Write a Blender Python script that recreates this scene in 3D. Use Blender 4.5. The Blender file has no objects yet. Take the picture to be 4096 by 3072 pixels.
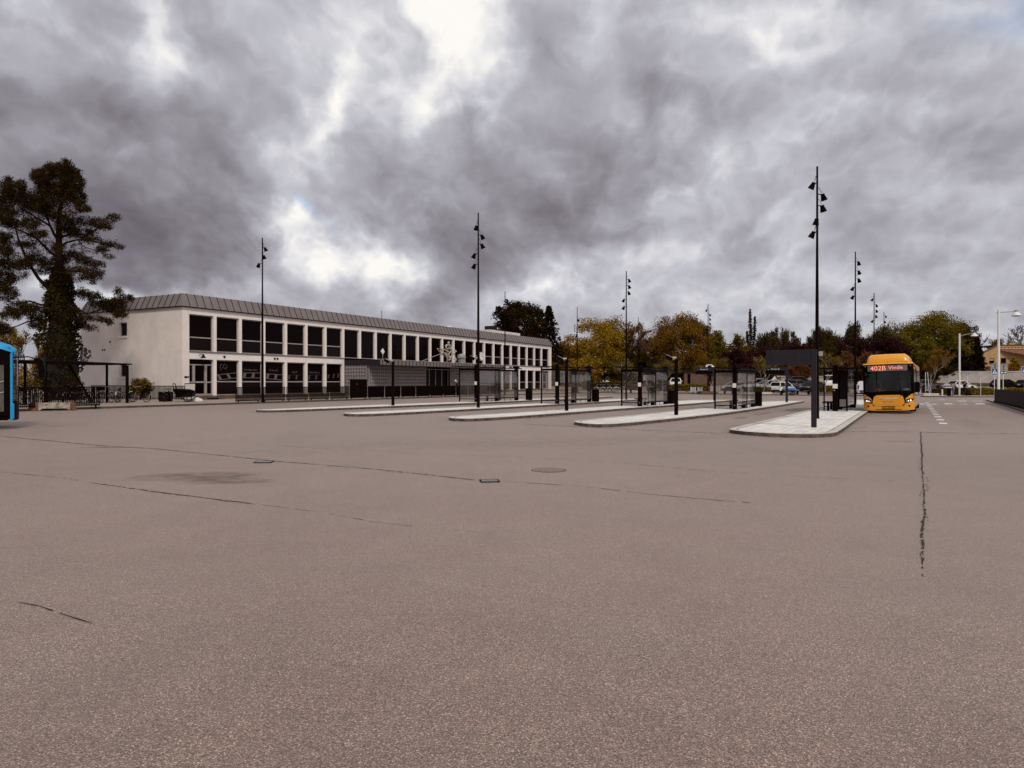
import bpy, math, random
import numpy as np
from mathutils import Vector, Matrix
S = bpy.context.scene
C = S.collection
rnd = random.Random(7)
R = math.radians
PI = math.pi
# ------------------------------------------------------------------ measured frame of the place
F = 2841.0; HY = 1530.0; HC = 1.75
TH = R(28.0)
SU = (math.sin(TH), math.cos(TH)); SV = (-math.cos(TH), math.sin(TH))
EXP = 0.5
def gz(x, y):
    v = x*SV[0] + y*SV[1]
    z = .0065*max(-10., min(60., v))
    st = 95 + max(0., 50-x)*.25
    return z + min(1.6, .045*max(0., y-st))
def P(px, py, zo=0.):
    """ground point (metres) seen at a place of the survey photo; plane + zo"""
    dx = (px-2048)/F; dz = (HY-py)/F
    k = dx*SV[0] + SV[1]
    t = (HC-zo)/(.0065*k-dz)
    return dx*t, t
def at(px, Y): return ((px-2048)/F*Y, Y)
def zat(py, Y): return HC + (HY-py)*Y/F

# ------------------------------------------------------------------ mesh builder
class MB:
    def __init__(s): s.v = []; s.f = []
    def add(s, vs, fs):
        o = len(s.v); s.v += [tuple(p) for p in vs]; s.f += [tuple(i+o for i in q) for q in fs]; return s
    def box(s, x0, x1, y0, y1, z0, z1):
        return s.add([(x0,y0,z0),(x1,y0,z0),(x1,y1,z0),(x0,y1,z0),(x0,y0,z1),(x1,y0,z1),(x1,y1,z1),(x0,y1,z1)],
                     [(3,2,1,0),(4,5,6,7),(0,1,5,4),(1,2,6,5),(2,3,7,6),(3,0,4,7)])
    def obox(s, c, size, m=None):
        x, y, z = [q/2 for q in size]
        b = MB().box(-x, x, -y, y, -z, z)
        m = m or Matrix.Identity(3)
        return s.add([Vector(c)+m@Vector(p) for p in b.v], b.f)
    def beam(s, a, b, w, h, up=(0,0,1)):
        a = Vector(a); b = Vector(b); d = b-a; L = d.length; d.normalize()
        sd = d.cross(Vector(up))
        if sd.length < 1e-5: sd = Vector((1,0,0))
        sd.normalize(); u = sd.cross(d)
        vs = []
        for p in (a, b):
            for i, j in ((-1,-1),(1,-1),(1,1),(-1,1)): vs.append(p+sd*(w/2*i)+u*(h/2*j))
        return s.add(vs, [(3,2,1,0),(4,5,6,7),(0,1,5,4),(1,2,6,5),(2,3,7,6),(3,0,4,7)])
    def tube(s, pts, r, n=6, cap=True):
        pts = [Vector(p) for p in pts]; m = len(pts)
        rs = r if isinstance(r, (list, tuple)) else [r]*m
        d0 = (pts[1]-pts[0]).normalized()
        ref = Vector((0,0,1)) if abs(d0.z) < .9 else Vector((1,0,0))
        vs = []; o = 0
        for i, p in enumerate(pts):
            d = (pts[min(i+1, m-1)]-pts[max(i-1, 0)])
            d = d.normalized() if d.length > 1e-9 else d0
            a = d.cross(ref)
            if a.length < 1e-4: a = d.cross(Vector((0,1,0)))
            a.normalize(); b = d.cross(a)
            ref = a.cross(d) if True else ref
            for k in range(n):
                t = 2*PI*k/n; vs.append(p+a*(math.cos(t)*rs[i])+b*(math.sin(t)*rs[i]))
        fs = []
        for i in range(m-1):
            for k in range(n):
                fs.append((i*n+k, i*n+(k+1)%n, (i+1)*n+(k+1)%n, (i+1)*n+k))
        if cap:
            fs.append(tuple(range(n))[::-1]); fs.append(tuple(range((m-1)*n, m*n)))
        return s.add(vs, fs)
    def lathe(s, prof, n=14, c=(0,0,0), m=None):
        m = m or Matrix.Identity(3); c = Vector(c); vs = []
        for r, z in prof:
            for k in range(n):
                t = 2*PI*k/n; vs.append(c+m@Vector((r*math.cos(t), r*math.sin(t), z)))
        fs = []
        for i in range(len(prof)-1):
            for k in range(n): fs.append((i*n+k, i*n+(k+1)%n, (i+1)*n+(k+1)%n, (i+1)*n+k))
        fs.append(tuple(range(n))[::-1]); fs.append(tuple(range((len(prof)-1)*n, len(prof)*n)))
        return s.add(vs, fs)
    def ball(s, c, r, n=10, sc=(1,1,1)):
        prof = [(max(.001, math.sin(PI*i/8)), -math.cos(PI*i/8)) for i in range(9)]
        m = Matrix.Diagonal(Vector((r*sc[0], r*sc[1], r*sc[2])))
        return s.lathe(prof, n, c, m)
    def prism(s, poly, a, b, ax='z'):
        """polygon extruded along an axis: 'z' poly=(x,y); 'y' poly=(x,z); 'x' poly=(y,z)"""
        def T(p, t):
            return (p[0],p[1],t) if ax == 'z' else (p[0],t,p[1]) if ax == 'y' else (t,p[0],p[1])
        n = len(poly)
        vs = [T(p, a) for p in poly]+[T(p, b) for p in poly]
        return s.add(vs, [tuple(range(n))[::-1], tuple(range(n, 2*n))]+[(i,(i+1)%n,n+(i+1)%n,n+i) for i in range(n)])
    def quad(s, *p): return s.add(p, [tuple(range(len(p)))])
    def loft(s, rings, close=True, caps=True):
        n = len(rings[0]); vs = [p for r in rings for p in r]; fs = []
        for i in range(len(rings)-1):
            for k in range(n if close else n-1): fs.append((i*n+k, i*n+(k+1)%n, (i+1)*n+(k+1)%n, (i+1)*n+k))
        if caps and close:
            fs.append(tuple(range(n))[::-1]); fs.append(tuple(range((len(rings)-1)*n, len(rings)*n)))
        return s.add(vs, fs)
    def build(s, name, mat, parent=None, smooth=None, label=None, bevel=0, seg=2):
        me = bpy.data.meshes.new(name); me.from_pydata(s.v, [], s.f)
        if smooth is not None:
            import bmesh
            bm = bmesh.new(); bm.from_mesh(me); bmesh.ops.recalc_face_normals(bm, faces=bm.faces); bm.to_mesh(me); bm.free()
            me.polygons.foreach_set('use_smooth', [True]*len(me.polygons))
            me.set_sharp_from_angle(angle=R(smooth))
        me.materials.append(mat); me.update()
        o = bpy.data.objects.new(name, me); C.objects.link(o)
        if parent: o.parent = parent
        if label: o['label'] = label
        if bevel:
            b = o.modifiers.new('bevel', 'BEVEL'); b.width = bevel; b.segments = seg; b.limit_method = 'ANGLE'; b.angle_limit = R(35)
        return o
def thing(name, label, cat, loc=(0,0,0), rz=0, group=None):
    o = bpy.data.objects.new(name, None); C.objects.link(o); o.empty_display_size = .2
    o.location = loc; o.rotation_euler = (0,0,rz); tag(o, label, cat, group); return o
def tag(o, label, cat, group=None):
    o['label'] = label; o['category'] = cat
    if group: o['group'] = group
    return o
def struct(o, label=None):
    o['kind'] = 'structure'
    if label: o['label'] = label
    return o
def dup(root, loc, rz, label, group=None, scale=None):
    r = root.copy(); C.objects.link(r); r.location = loc; r.rotation_euler = (0,0,rz); r['label'] = label
    if group: r['group'] = group
    if scale: r.scale = scale
    for ch in list(root.children):
        c = ch.copy(); C.objects.link(c); c.parent = r
        for g in list(ch.children):
            d = g.copy(); C.objects.link(d); d.parent = c
    return r
def text_mesh(body, h, depth=.004):
    cu = bpy.data.curves.new('txt', 'FONT'); cu.body = body; cu.size = h; cu.extrude = depth; cu.align_x = 'CENTER'; cu.align_y = 'CENTER'
    o = bpy.data.objects.new('txt', cu); C.objects.link(o)
    dg = bpy.context.evaluated_depsgraph_get(); dg.update()
    me = bpy.data.meshes.new_from_object(o.evaluated_get(dg))
    bpy.data.objects.remove(o); bpy.data.curves.remove(cu)
    return me
def text(name, body, h, mat, parent, M4, depth=.004, sx=1):
    me = text_mesh(body, h, depth); me.materials.clear(); me.materials.append(mat)
    me.transform(M4 @ Matrix.Diagonal(Vector((sx,1,1,1))))
    o = bpy.data.objects.new(name, me); C.objects.link(o); o.parent = parent
    return o
def frame4(o, x, y):
    """text plane: origin o, text runs along x, up along y"""
    x = Vector(x).normalized(); y = Vector(y).normalized(); z = x.cross(y)
    m = Matrix((x, y, z)).transposed().to_4x4(); m.translation = Vector(o); return m

# ------------------------------------------------------------------ materials
def nodes(name):
    m = bpy.data.materials.new(name); m.use_nodes = True
    nt = m.node_tree; nt.nodes.clear(); return m, nt
def lk(nt, a, b): nt.links.new(a, b)
def principled(nt, **k):
    o = nt.nodes.new('ShaderNodeOutputMaterial'); b = nt.nodes.new('ShaderNodeBsdfPrincipled'); lk(nt, b.outputs[0], o.inputs[0])
    for q, w in k.items(): b.inputs[q.replace('_', ' ')].default_value = w
    return b
def noise(nt, scale, detail=4, rough=.55, vec=None, out='Fac'):
    n = nt.nodes.new('ShaderNodeTexNoise'); n.inputs['Scale'].default_value = scale; n.inputs['Detail'].default_value = detail
    n.inputs['Roughness'].default_value = rough
    if vec is not None: lk(nt, vec, n.inputs['Vector'])
    return n.outputs[out]
def coord(nt, which='Object', scale=None):
    t = nt.nodes.new('ShaderNodeTexCoord').outputs[which]
    if scale:
        mp = nt.nodes.new('ShaderNodeMapping'); mp.inputs['Scale'].default_value = scale; lk(nt, t, mp.inputs[0]); t = mp.outputs[0]
    return t
def ramp(nt, fac, stops):
    r = nt.nodes.new('ShaderNodeValToRGB'); e = r.color_ramp.elements
    while len(e) < len(stops): e.new(.5)
    for i, (p, c) in enumerate(stops):
        e[i].position = p; e[i].color = (*c, 1) if len(c) == 3 else c
    lk(nt, fac, r.inputs[0]); return r.outputs[0]
def mixc(nt, fac, a, b, mode='MIX'):
    m = nt.nodes.new('ShaderNodeMix'); m.data_type = 'RGBA'; m.blend_type = mode
    for s, q in ((0, fac), (6, a), (7, b)):
        if hasattr(q, 'is_linked'): lk(nt, q, m.inputs[s])
        elif s == 0: m.inputs[0].default_value = q
        else: m.inputs[s].default_value = (*q, 1)
    return m.outputs[2]
def mth(nt, op, a, b=None, c=None):
    m = nt.nodes.new('ShaderNodeMath'); m.operation = op
    for i, q in enumerate((a, b, c)):
        if q is None: continue
        if hasattr(q, 'is_linked'): lk(nt, q, m.inputs[i])
        else: m.inputs[i].default_value = q
    return m.outputs[0]
def bump(nt, b, h, strength=.3, dist=.02):
    n = nt.nodes.new('ShaderNodeBump'); n.inputs['Strength'].default_value = strength; n.inputs['Distance'].default_value = dist
    lk(nt, h, n.inputs['Height']); lk(nt, n.outputs[0], b.inputs['Normal'])
def M(name, col, rough=.6, var=.18, scale=2.5, bmp=0, spec=.3, metal=0, bscale=None, coat=0):
    m, nt = nodes(name)
    b = principled(nt, Roughness=rough, Metallic=metal, Specular_IOR_Level=spec, Coat_Weight=coat)
    v = coord(nt)
    f = noise(nt, scale, 6, .6, v); g = noise(nt, scale*9, 3, .6, v)
    fac = mth(nt, 'ADD', mth(nt, 'MULTIPLY', f, .65), mth(nt, 'MULTIPLY', g, .35))
    lo = [max(0, c*(1-var*1.6)) for c in col]; hi = [min(1, c*(1+var*1.2)) for c in col]
    lk(nt, ramp(nt, fac, [(.32, lo), (.68, hi)]), b.inputs['Base Color'])
    if bmp: bump(nt, b, noise(nt, bscale or scale*14, 3, .6, v), bmp, .01)
    return m
def EM(name, col, st):
    m, nt = nodes(name); b = principled(nt, Roughness=.4)
    b.inputs['Base Color'].default_value = (*col, 1); b.inputs['Emission Color'].default_value = (*col, 1); b.inputs['Emission Strength'].default_value = st
    return m
def GL(name, tint, alpha, rough=.03, refl=.9):
    """clear pane: part see-through, part mirror by Fresnel"""
    m, nt = nodes(name)
    o = nt.nodes.new('ShaderNodeOutputMaterial')
    t = nt.nodes.new('ShaderNodeBsdfTransparent'); t.inputs[0].default_value = (*tint, 1)
    g = nt.nodes.new('ShaderNodeBsdfGlossy'); g.inputs['Roughness'].default_value = rough; g.inputs[0].default_value = (refl, refl, refl, 1)
    d = nt.nodes.new('ShaderNodeBsdfDiffuse'); d.inputs[0].default_value = (.25, .22, .2, 1)
    lw = nt.nodes.new('ShaderNodeFresnel'); gmt = nt.nodes.new('ShaderNodeNewGeometry'); lk(nt, mth(nt, 'ADD', 1.45, mth(nt, 'MULTIPLY', gmt.outputs['Backfacing'], 1/1.45-1.45)), lw.inputs[0])
    mx = nt.nodes.new('ShaderNodeMixShader'); lk(nt, lw.outputs[0], mx.inputs[0]); lk(nt, t.outputs[0], mx.inputs[1]); lk(nt, g.outputs[0], mx.inputs[2])
    m2 = nt.nodes.new('ShaderNodeMixShader')
    f = noise(nt, 3.0, 5, .65, coord(nt, 'Object', (1,1,.35)))
    lk(nt, mth(nt, 'MULTIPLY', f, alpha), m2.inputs[0]); lk(nt, mx.outputs[0], m2.inputs[1]); lk(nt, d.outputs[0], m2.inputs[2])
    lk(nt, m2.outputs[0], o.inputs[0]); return m
def LEAF(name, dark, light, trans=.3):
    m, nt = nodes(name)
    o = nt.nodes.new('ShaderNodeOutputMaterial')
    d = nt.nodes.new('ShaderNodeBsdfDiffuse'); t = nt.nodes.new('ShaderNodeBsdfTranslucent')
    gm = nt.nodes.new('ShaderNodeNewGeometry')
    f = noise(nt, .6, 3, .6, coord(nt))
    k = mth(nt, 'ADD', mth(nt, 'MULTIPLY', gm.outputs['Random Per Island'], .6), mth(nt, 'MULTIPLY', f, .5))
    c = ramp(nt, k, [(.2, dark), (.85, light)])
    lk(nt, c, d.inputs[0]); lk(nt, c, t.inputs[0])
    mx = nt.nodes.new('ShaderNodeMixShader'); mx.inputs[0].default_value = trans
    lk(nt, d.outputs[0], mx.inputs[1]); lk(nt, t.outputs[0], mx.inputs[2]); lk(nt, mx.outputs[0], o.inputs[0]); return m

def asphalt(name, base):
    m, nt = nodes(name); b = principled(nt, Roughness=.58, Specular_IOR_Level=.45, Sheen_Weight=.45, Sheen_Roughness=.40)
    b.inputs['Sheen Tint'].default_value = (1, .86, .73, 1)
    v = coord(nt)
    vo = nt.nodes.new('ShaderNodeTexVoronoi'); vo.inputs['Scale'].default_value = 170; lk(nt, v, vo.inputs['Vector'])
    sep = nt.nodes.new('ShaderNodeSeparateColor'); lk(nt, vo.outputs['Color'], sep.inputs[0])
    n1 = noise(nt, .11, 5, .6, v); n2 = noise(nt, 1.1, 6, .65, v); n3 = noise(nt, 85, 3, .7, v)
    agg = ramp(nt, sep.outputs[0], [(0, [c*.30 for c in base]), (.45, [c*.80 for c in base]), (.8, [c*1.3 for c in base]), (.93, [c*1.8 for c in base]), (1, [min(.9, c*3.2) for c in base])])
    fine = ramp(nt, n3, [(.3, (.5, .47, .47)), (.7, (1.45, 1.45, 1.43))])
    c = mixc(nt, 1, agg, fine, 'MULTIPLY')
    wear = ramp(nt, mth(nt, 'ADD', mth(nt, 'MULTIPLY', n1, .6), mth(nt, 'MULTIPLY', n2, .4)), [(.32, (.75, .72, .71)), (.5, (.98, .975, .97)), (.68, (1.17, 1.17, 1.16))])
    c = mixc(nt, 1, c, wear, 'MULTIPLY')
    # drawn-out tyre stains running with the lanes
    hue = noise(nt, .45, 5, .6, coord(nt, 'Object', (1,1.3,1)))
    c = mixc(nt, 1, c, ramp(nt, hue, [(.36, (1.035,.98,.97)), (.64, (.985,1.0,.99))]), 'MULTIPLY')
    st = noise(nt, .35, 4, .6, coord(nt, 'Object', (1.0, .22, 1)))
    c = mixc(nt, mth(nt, 'MULTIPLY', ramp(nt, st, [(.58, (0,0,0)), (.74, (1,1,1))]), .4), c, [q*.5 for q in base])
    lk(nt, c, b.inputs['Base Color'])
    h = mth(nt, 'ADD', vo.outputs['Distance'], n3)
    bump(nt, b, h, .4, .004)
    return m
def paving(name, base):
    m, nt = nodes(name); b = principled(nt, Roughness=.8, Specular_IOR_Level=.25)
    v = coord(nt)
    br = nt.nodes.new('ShaderNodeTexBrick'); lk(nt, v, br.inputs['Vector'])
    for q, w in (('Scale', 1), ('Mortar Size', .006), ('Brick Width', .6), ('Row Height', .3), ('Bias', 0), ('Mortar Smooth', .3)): br.inputs[q].default_value = w
    br.inputs['Color1'].default_value = (*[c*.9 for c in base], 1); br.inputs['Color2'].default_value = (*[c*1.08 for c in base], 1); br.inputs['Mortar'].default_value = (*[c*.32 for c in base], 1)
    n1 = noise(nt, .8, 6, .65, v); n2 = noise(nt, 25, 3, .6, v)
    w = ramp(nt, mth(nt, 'ADD', mth(nt, 'MULTIPLY', n1, .6), mth(nt, 'MULTIPLY', n2, .4)), [(.3, (.72, .7, .68)), (.62, (1.08, 1.08, 1.08))])
    lk(nt, mixc(nt, 1, br.outputs[0], w, 'MULTIPLY'), b.inputs['Base Color'])
    bump(nt, b, br.outputs['Fac'], -.4, .004); return m

ASPH = (.230, .168, .139)
m_asph = asphalt('asphalt', ASPH)
m_pave = paving('island_paving', (.74, .71, .66))
m_walk = paving('sidewalk_paving', (.33, .265, .225))
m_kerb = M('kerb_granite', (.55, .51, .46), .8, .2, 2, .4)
m_kerbside = M('kerb_face', (.115, .085, .07), .9, .7, 5, .4)  # darker than the kerb tops: both shade and dirt are in this colour
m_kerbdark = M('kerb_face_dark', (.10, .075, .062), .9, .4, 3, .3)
m_mark = M('road_paint', (.72, .69, .64), .7, .35, 5)
m_joint = M('crack_fill', (.052, .036, .031), .9, .4, 3)
m_wall = M('white_render', (.80, .71, .65), .85, .09, .7, .25)
m_beam = M('white_painted_concrete', (.84, .765, .715), .8, .07, 1.2, .1)
m_roof = M('zinc_sheet', (.178, .148, .142), .5, .12, 1.1, 0, .4)
m_seam = M('dark_seam', (.014, .007, .006), .6, .1, 2.5, 0, .1)
m_flat = M('roof_felt', (.022, .014, .013), .9, .2, 2.5, 0, .1)
m_frame = M('aluminium_frame', (.34, .29, .27), .5, .1)
m_pane = M('dark_window_glass', (.0042, .0010, .0010), .10, .3, .5, 0, .04)
m_panel = M('dark_spandrel_glass', (.0095, .0045, .0048), .15, .2, .5, 0, .07)
m_lat = M('lattice_block', (.26, .225, .225), .8, .12, 2)
m_latback = M('lattice_back', (.050, .036, .036), .9, .2, 2.5, 0, .1)
m_dark = M('dark_painted_steel', (.0070, .0026, .0025), .5, .25, 4, 0, .03)
m_black = M('black_plastic', (.0052, .0018, .0018), .5, .25, 4, 0, .04)
m_antra = M('anthracite_sheet', (.026, .023, .029), .5, .12, 3, 0, .08)
m_grey = M('grey_metal', (.30, .28, .27), .45, .15, 4, 0, .5)
m_white = M('white_paint', (.78, .76, .73), .45, .08, 3, 0, .4)
def stain_mat(name, col, amt):
    m, nt = nodes(name); o = nt.nodes.new('ShaderNodeOutputMaterial'); t = nt.nodes.new('ShaderNodeBsdfTransparent'); d = nt.nodes.new('ShaderNodeBsdfDiffuse'); d.inputs[0].default_value = (*col, 1)
    g = coord(nt, 'Generated'); sx = nt.nodes.new('ShaderNodeSeparateXYZ'); lk(nt, g, sx.inputs[0])
    dx = mth(nt, 'MULTIPLY', mth(nt, 'SUBTRACT', sx.outputs[0], .5), 2); dy = mth(nt, 'MULTIPLY', mth(nt, 'SUBTRACT', sx.outputs[1], .5), 2)
    r2 = mth(nt, 'ADD', mth(nt, 'MULTIPLY', dx, dx), mth(nt, 'MULTIPLY', dy, dy))
    n = noise(nt, 2.2, 6, .65, coord(nt))
    f = mth(nt, 'MAXIMUM', mth(nt, 'MULTIPLY', mth(nt, 'SUBTRACT', 1.0, r2), mth(nt, 'MULTIPLY', mth(nt, 'SUBTRACT', n, .34), 4.0)), 0)
    mx = nt.nodes.new('ShaderNodeMixShader'); lk(nt, mth(nt, 'MULTIPLY', mth(nt, 'MINIMUM', f, 1), amt), mx.inputs[0]); lk(nt, t.outputs[0], mx.inputs[1]); lk(nt, d.outputs[0], mx.inputs[2]); lk(nt, mx.outputs[0], o.inputs[0]); return m
m_stain = stain_mat('oil_stain', (.10,.07,.058), .36); m_stain2 = stain_mat('tyre_dirt', (.12,.088,.074), .09); m_stain3 = stain_mat('pale_wear', (.42,.35,.30), .18)
m_cream = M('cream_sticker', (.74, .68, .60), .7, .06)
m_glass = GL('shelter_glass', (.93, .915, .90), .13)
m_wind = GL('windscreen_glass', (.50, .46, .45), .045)
m_yel = M('bus_yellow_paint', (.80, .335, .011), .32, .05, .6, 0, .5, coat=.3)
m_blu = M('bus_blue_paint', (.008, .30, .62), .32, .05, .6, 0, .5, coat=.3)
m_beige = M('dusty_side_panel', (.46, .38, .33), .5, .15, .8)
m_led = EM('led_sign_text', (1, .33, .19), .50)
m_ledback = M('led_sign_board', (.17, .145, .15), .3, .2, .5)
m_lamp = EM('lit_headlamp', (1, .93, .78), .75)
m_lens = M('lamp_lens', (.35, .34, .34), .15, .2, 9, 0, .5)
m_rubber = M('tyre_rubber', (.008, .004, .004), .8, .2, 2.5, 0, .1)
m_rim = M('wheel_rim', (.35, .33, .32), .35, .1, 4, 0, .5, .6)
m_red = M('red_lamp', (.35, .02, .015), .3, .1)
m_blue = M('sign_blue', (.012, .085, .26), .4, .08)
m_signw = M('sign_white', (.80, .79, .77), .45, .04)
m_signback = M('sign_back', (.36, .37, .40), .4, .1, 4, 0, .5)
m_bark = M('bark', (.050, .030, .022), .9, .35, 5, .5)
m_pale = M('pale_bark', (.36, .30, .26), .9, .3, 8, .3)
m_conc = M('concrete_wall', (.42, .365, .335), .9, .18, .5, .2)
m_brick = M('yellow_brick', (.46, .285, .14), .9, .2, 2.2, .3)
m_brown = M('brown_brick', (.13, .075, .052), .9, .25, 2, .3)
m_tile = M('red_roof_tile', (.20, .085, .06), .85, .2, 2, .2)
m_skin = M('skin', (.45, .24, .17), .6, .05)
m_hair = M('dark_hair', (.02, .010, .008), .7, .2)
m_yplast = M('yellow_plastic', (.65, .30, .02), .4, .1)
m_fab = M('seat_fabric', (.09, .075, .07), .9, .3, 8)
m_mint = M('mint_cloth', (.55, .72, .60), .8, .1)

# ------------------------------------------------------------------ ground
def lines(dense0, dense1, step, far):
    a = list(np.arange(dense0, dense1+.01, step)); g = step
    lo = [dense0]; hi = [dense1]
    while hi[-1] < far: g *= 1.5; hi.append(hi[-1]+g)
    g = step
    while lo[-1] > -far*.8: g *= 1.5; lo.append(lo[-1]-g)
    return sorted(set(lo[1:]+a+hi[1:]))
xs = lines(-60, 120, 4, 1500); ys = [y for y in lines(0, 160, 4, 2200) if y > -160]
g = MB(); nx = len(xs)
g.v = [(x, y, gz(x, y)) for y in ys for x in xs]
g.f = [(j*nx+i, j*nx+i+1, (j+1)*nx+i+1, (j+1)*nx+i) for j in range(len(ys)-1) for i in range(nx-1)]
o = g.build('ground', m_asph); struct(o)

# raised strips (pavements)
def strip(name, front, back, zo, mat, mk=None, side=None, n=24, lab=None):
    def res(pl):
        pl = [Vector((*p, 0)) for p in pl]; L = [0]
        for a, b in zip(pl, pl[1:]): L.append(L[-1]+(b-a).length)
        out = []
        for i in range(n+1):
            t = L[-1]*i/n
            for k in range(len(pl)-1):
                if t <= L[k+1]+1e-6:
                    q = (t-L[k])/max(1e-6, L[k+1]-L[k]); out.append(pl[k].lerp(pl[k+1], min(1, q))); break
        return out
    A = res(front); B = res(back)
    kw = .22
    In = [a+(b-a).normalized()*kw for a, b in zip(A, B)]
    top = MB(); kb = MB(); fc = MB()
    zt = lambda p, d=0: (p.x, p.y, gz(p.x, p.y)+zo+d)
    ND = 5
    for i in range(n):
        for j in range(ND):
            q = [In[i].lerp(B[i], j/ND), In[i+1].lerp(B[i+1], j/ND), In[i+1].lerp(B[i+1], (j+1)/ND), In[i].lerp(B[i], (j+1)/ND)]
            top.quad(*[zt(p, -.004) for p in q])
        kb.quad(zt(A[i]), zt(A[i+1]), zt(In[i+1]), zt(In[i]))
        for X in (A, B):
            fc.quad((X[i].x, X[i].y, gz(X[i].x, X[i].y)-.1), (X[i+1].x, X[i+1].y, gz(X[i+1].x, X[i+1].y)-.1), zt(X[i+1], -.001), zt(X[i], -.001))
    for i in (0, n):
        fc.quad((A[i].x, A[i].y, gz(A[i].x, A[i].y)-.1), (B[i].x, B[i].y, gz(B[i].x, B[i].y)-.1), zt(B[i], -.006), zt(A[i], -.006))
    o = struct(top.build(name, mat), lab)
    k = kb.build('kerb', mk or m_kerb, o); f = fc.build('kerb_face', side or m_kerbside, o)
    return o
kd = (math.sin(R(28.5)), math.cos(R(28.5))); K0 = (-20.25, 46.11)
def along(p, d, t): return (p[0]+d[0]*t, p[1]+d[1]*t)
kp = [along(K0, kd, t) for t in (-40, 0, 40, 75)]
fb = [(p[0]-kd[1]*22, p[1]+kd[0]*22) for p in kp]
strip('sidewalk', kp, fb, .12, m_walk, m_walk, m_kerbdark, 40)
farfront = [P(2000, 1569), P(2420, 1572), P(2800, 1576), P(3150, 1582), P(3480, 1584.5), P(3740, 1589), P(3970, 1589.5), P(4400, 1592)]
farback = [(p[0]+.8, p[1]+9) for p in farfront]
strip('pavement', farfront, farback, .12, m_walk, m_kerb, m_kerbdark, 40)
# corner pavement under the dark panel fence on the right
cf = [P(4300, 1692), P(4096, 1651), P(4040, 1632), P(3990, 1617), P(3960, 1608), P(3945, 1603), P(3955, 1600), P(3985, 1598)]
cb = [(p[0]+9, p[1]-4) for p in cf[:-2]]+[(cf[5][0]+11, cf[5][1]-1.5), (cf[5][0]+12, cf[5][1]+1)]
strip('corner_pavement', cf, cb, .12, m_walk, m_walk, m_kerbside, 30)

# platforms (traffic islands) in the 29.3 degree frame
IA = R(29.3)
def uvxy(u, v): return (u*math.sin(IA)-v*math.cos(IA), u*math.cos(IA)+v*math.sin(IA))
ISL = {
 'A': [(26.3,30.35),(25.8,29.8),(25.9,29.2),(26.6,28.75),(28.5,28.5),(34,27.95),(43,27.3),(55,27.15),(69.5,27.1),(70.2,27.25),(69.5,27.9),(66,29.4),(60,29.5),(45,29.7),(32,30.4)],
 'B': [(26.6,24.3),(25.9,23.9),(25.4,23.2),(25.6,22.5),(26.6,22.15),(30,21.85),(40,21.3),(52,21.05),(66.5,20.9),(67.5,21.1),(66.8,21.8),(63,23.4),(55,23.5),(43,23.5),(32,23.9)],
 'C': [(26.7,18.1),(25.8,17.7),(25.0,16.9),(25.2,16.2),(26.4,15.85),(29,15.55),(36,15.1),(42,14.75),(52,14.0),(65.5,13.5),(66.6,13.8),(66,14.4),(62,17.0),(52,17.0),(37,17.2),(32,17.5)],
 'D': [(26.6,12.0),(25.7,11.6),(24.9,10.8),(24.8,10.15),(25.6,9.7),(28.5,9.3),(33,8.8),(38,8.4),(50,8.0),(65.4,7.9),(66.5,8.2),(66,8.9),(62,11.0),(47,11.1),(34,11.5)],
 'E': [(26.2,5.5),(24.7,5.45),(23.95,4.7),(23.65,3.9),(23.7,3.2),(24.1,2.55),(25.0,2.12),(26.5,2.08),(35,2.1),(44,2.12),(60,2.1),(73,2.1),(73.6,2.7),(73,5.0),(60,5.2),(46,5.2),(34,5.3)],
}
ILAB = {'A': 'farthest pale paved platform, beside the station building', 'B': 'second pale platform from the station building', 'C': 'middle pale platform of the five',
        'D': 'pale platform under the Perron D sign', 'E': 'nearest pale platform, beside the yellow bus'}
def chaikin(p, it=2, keep=None):
    for _ in range(it):
        q = []
        for i in range(len(p)):
            a = p[i]; b = p[(i+1) % len(p)]
            q += [(a[0]*.78+b[0]*.22, a[1]*.78+b[1]*.22), (a[0]*.22+b[0]*.78, a[1]*.22+b[1]*.78)]
        p = q
    return p
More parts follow.
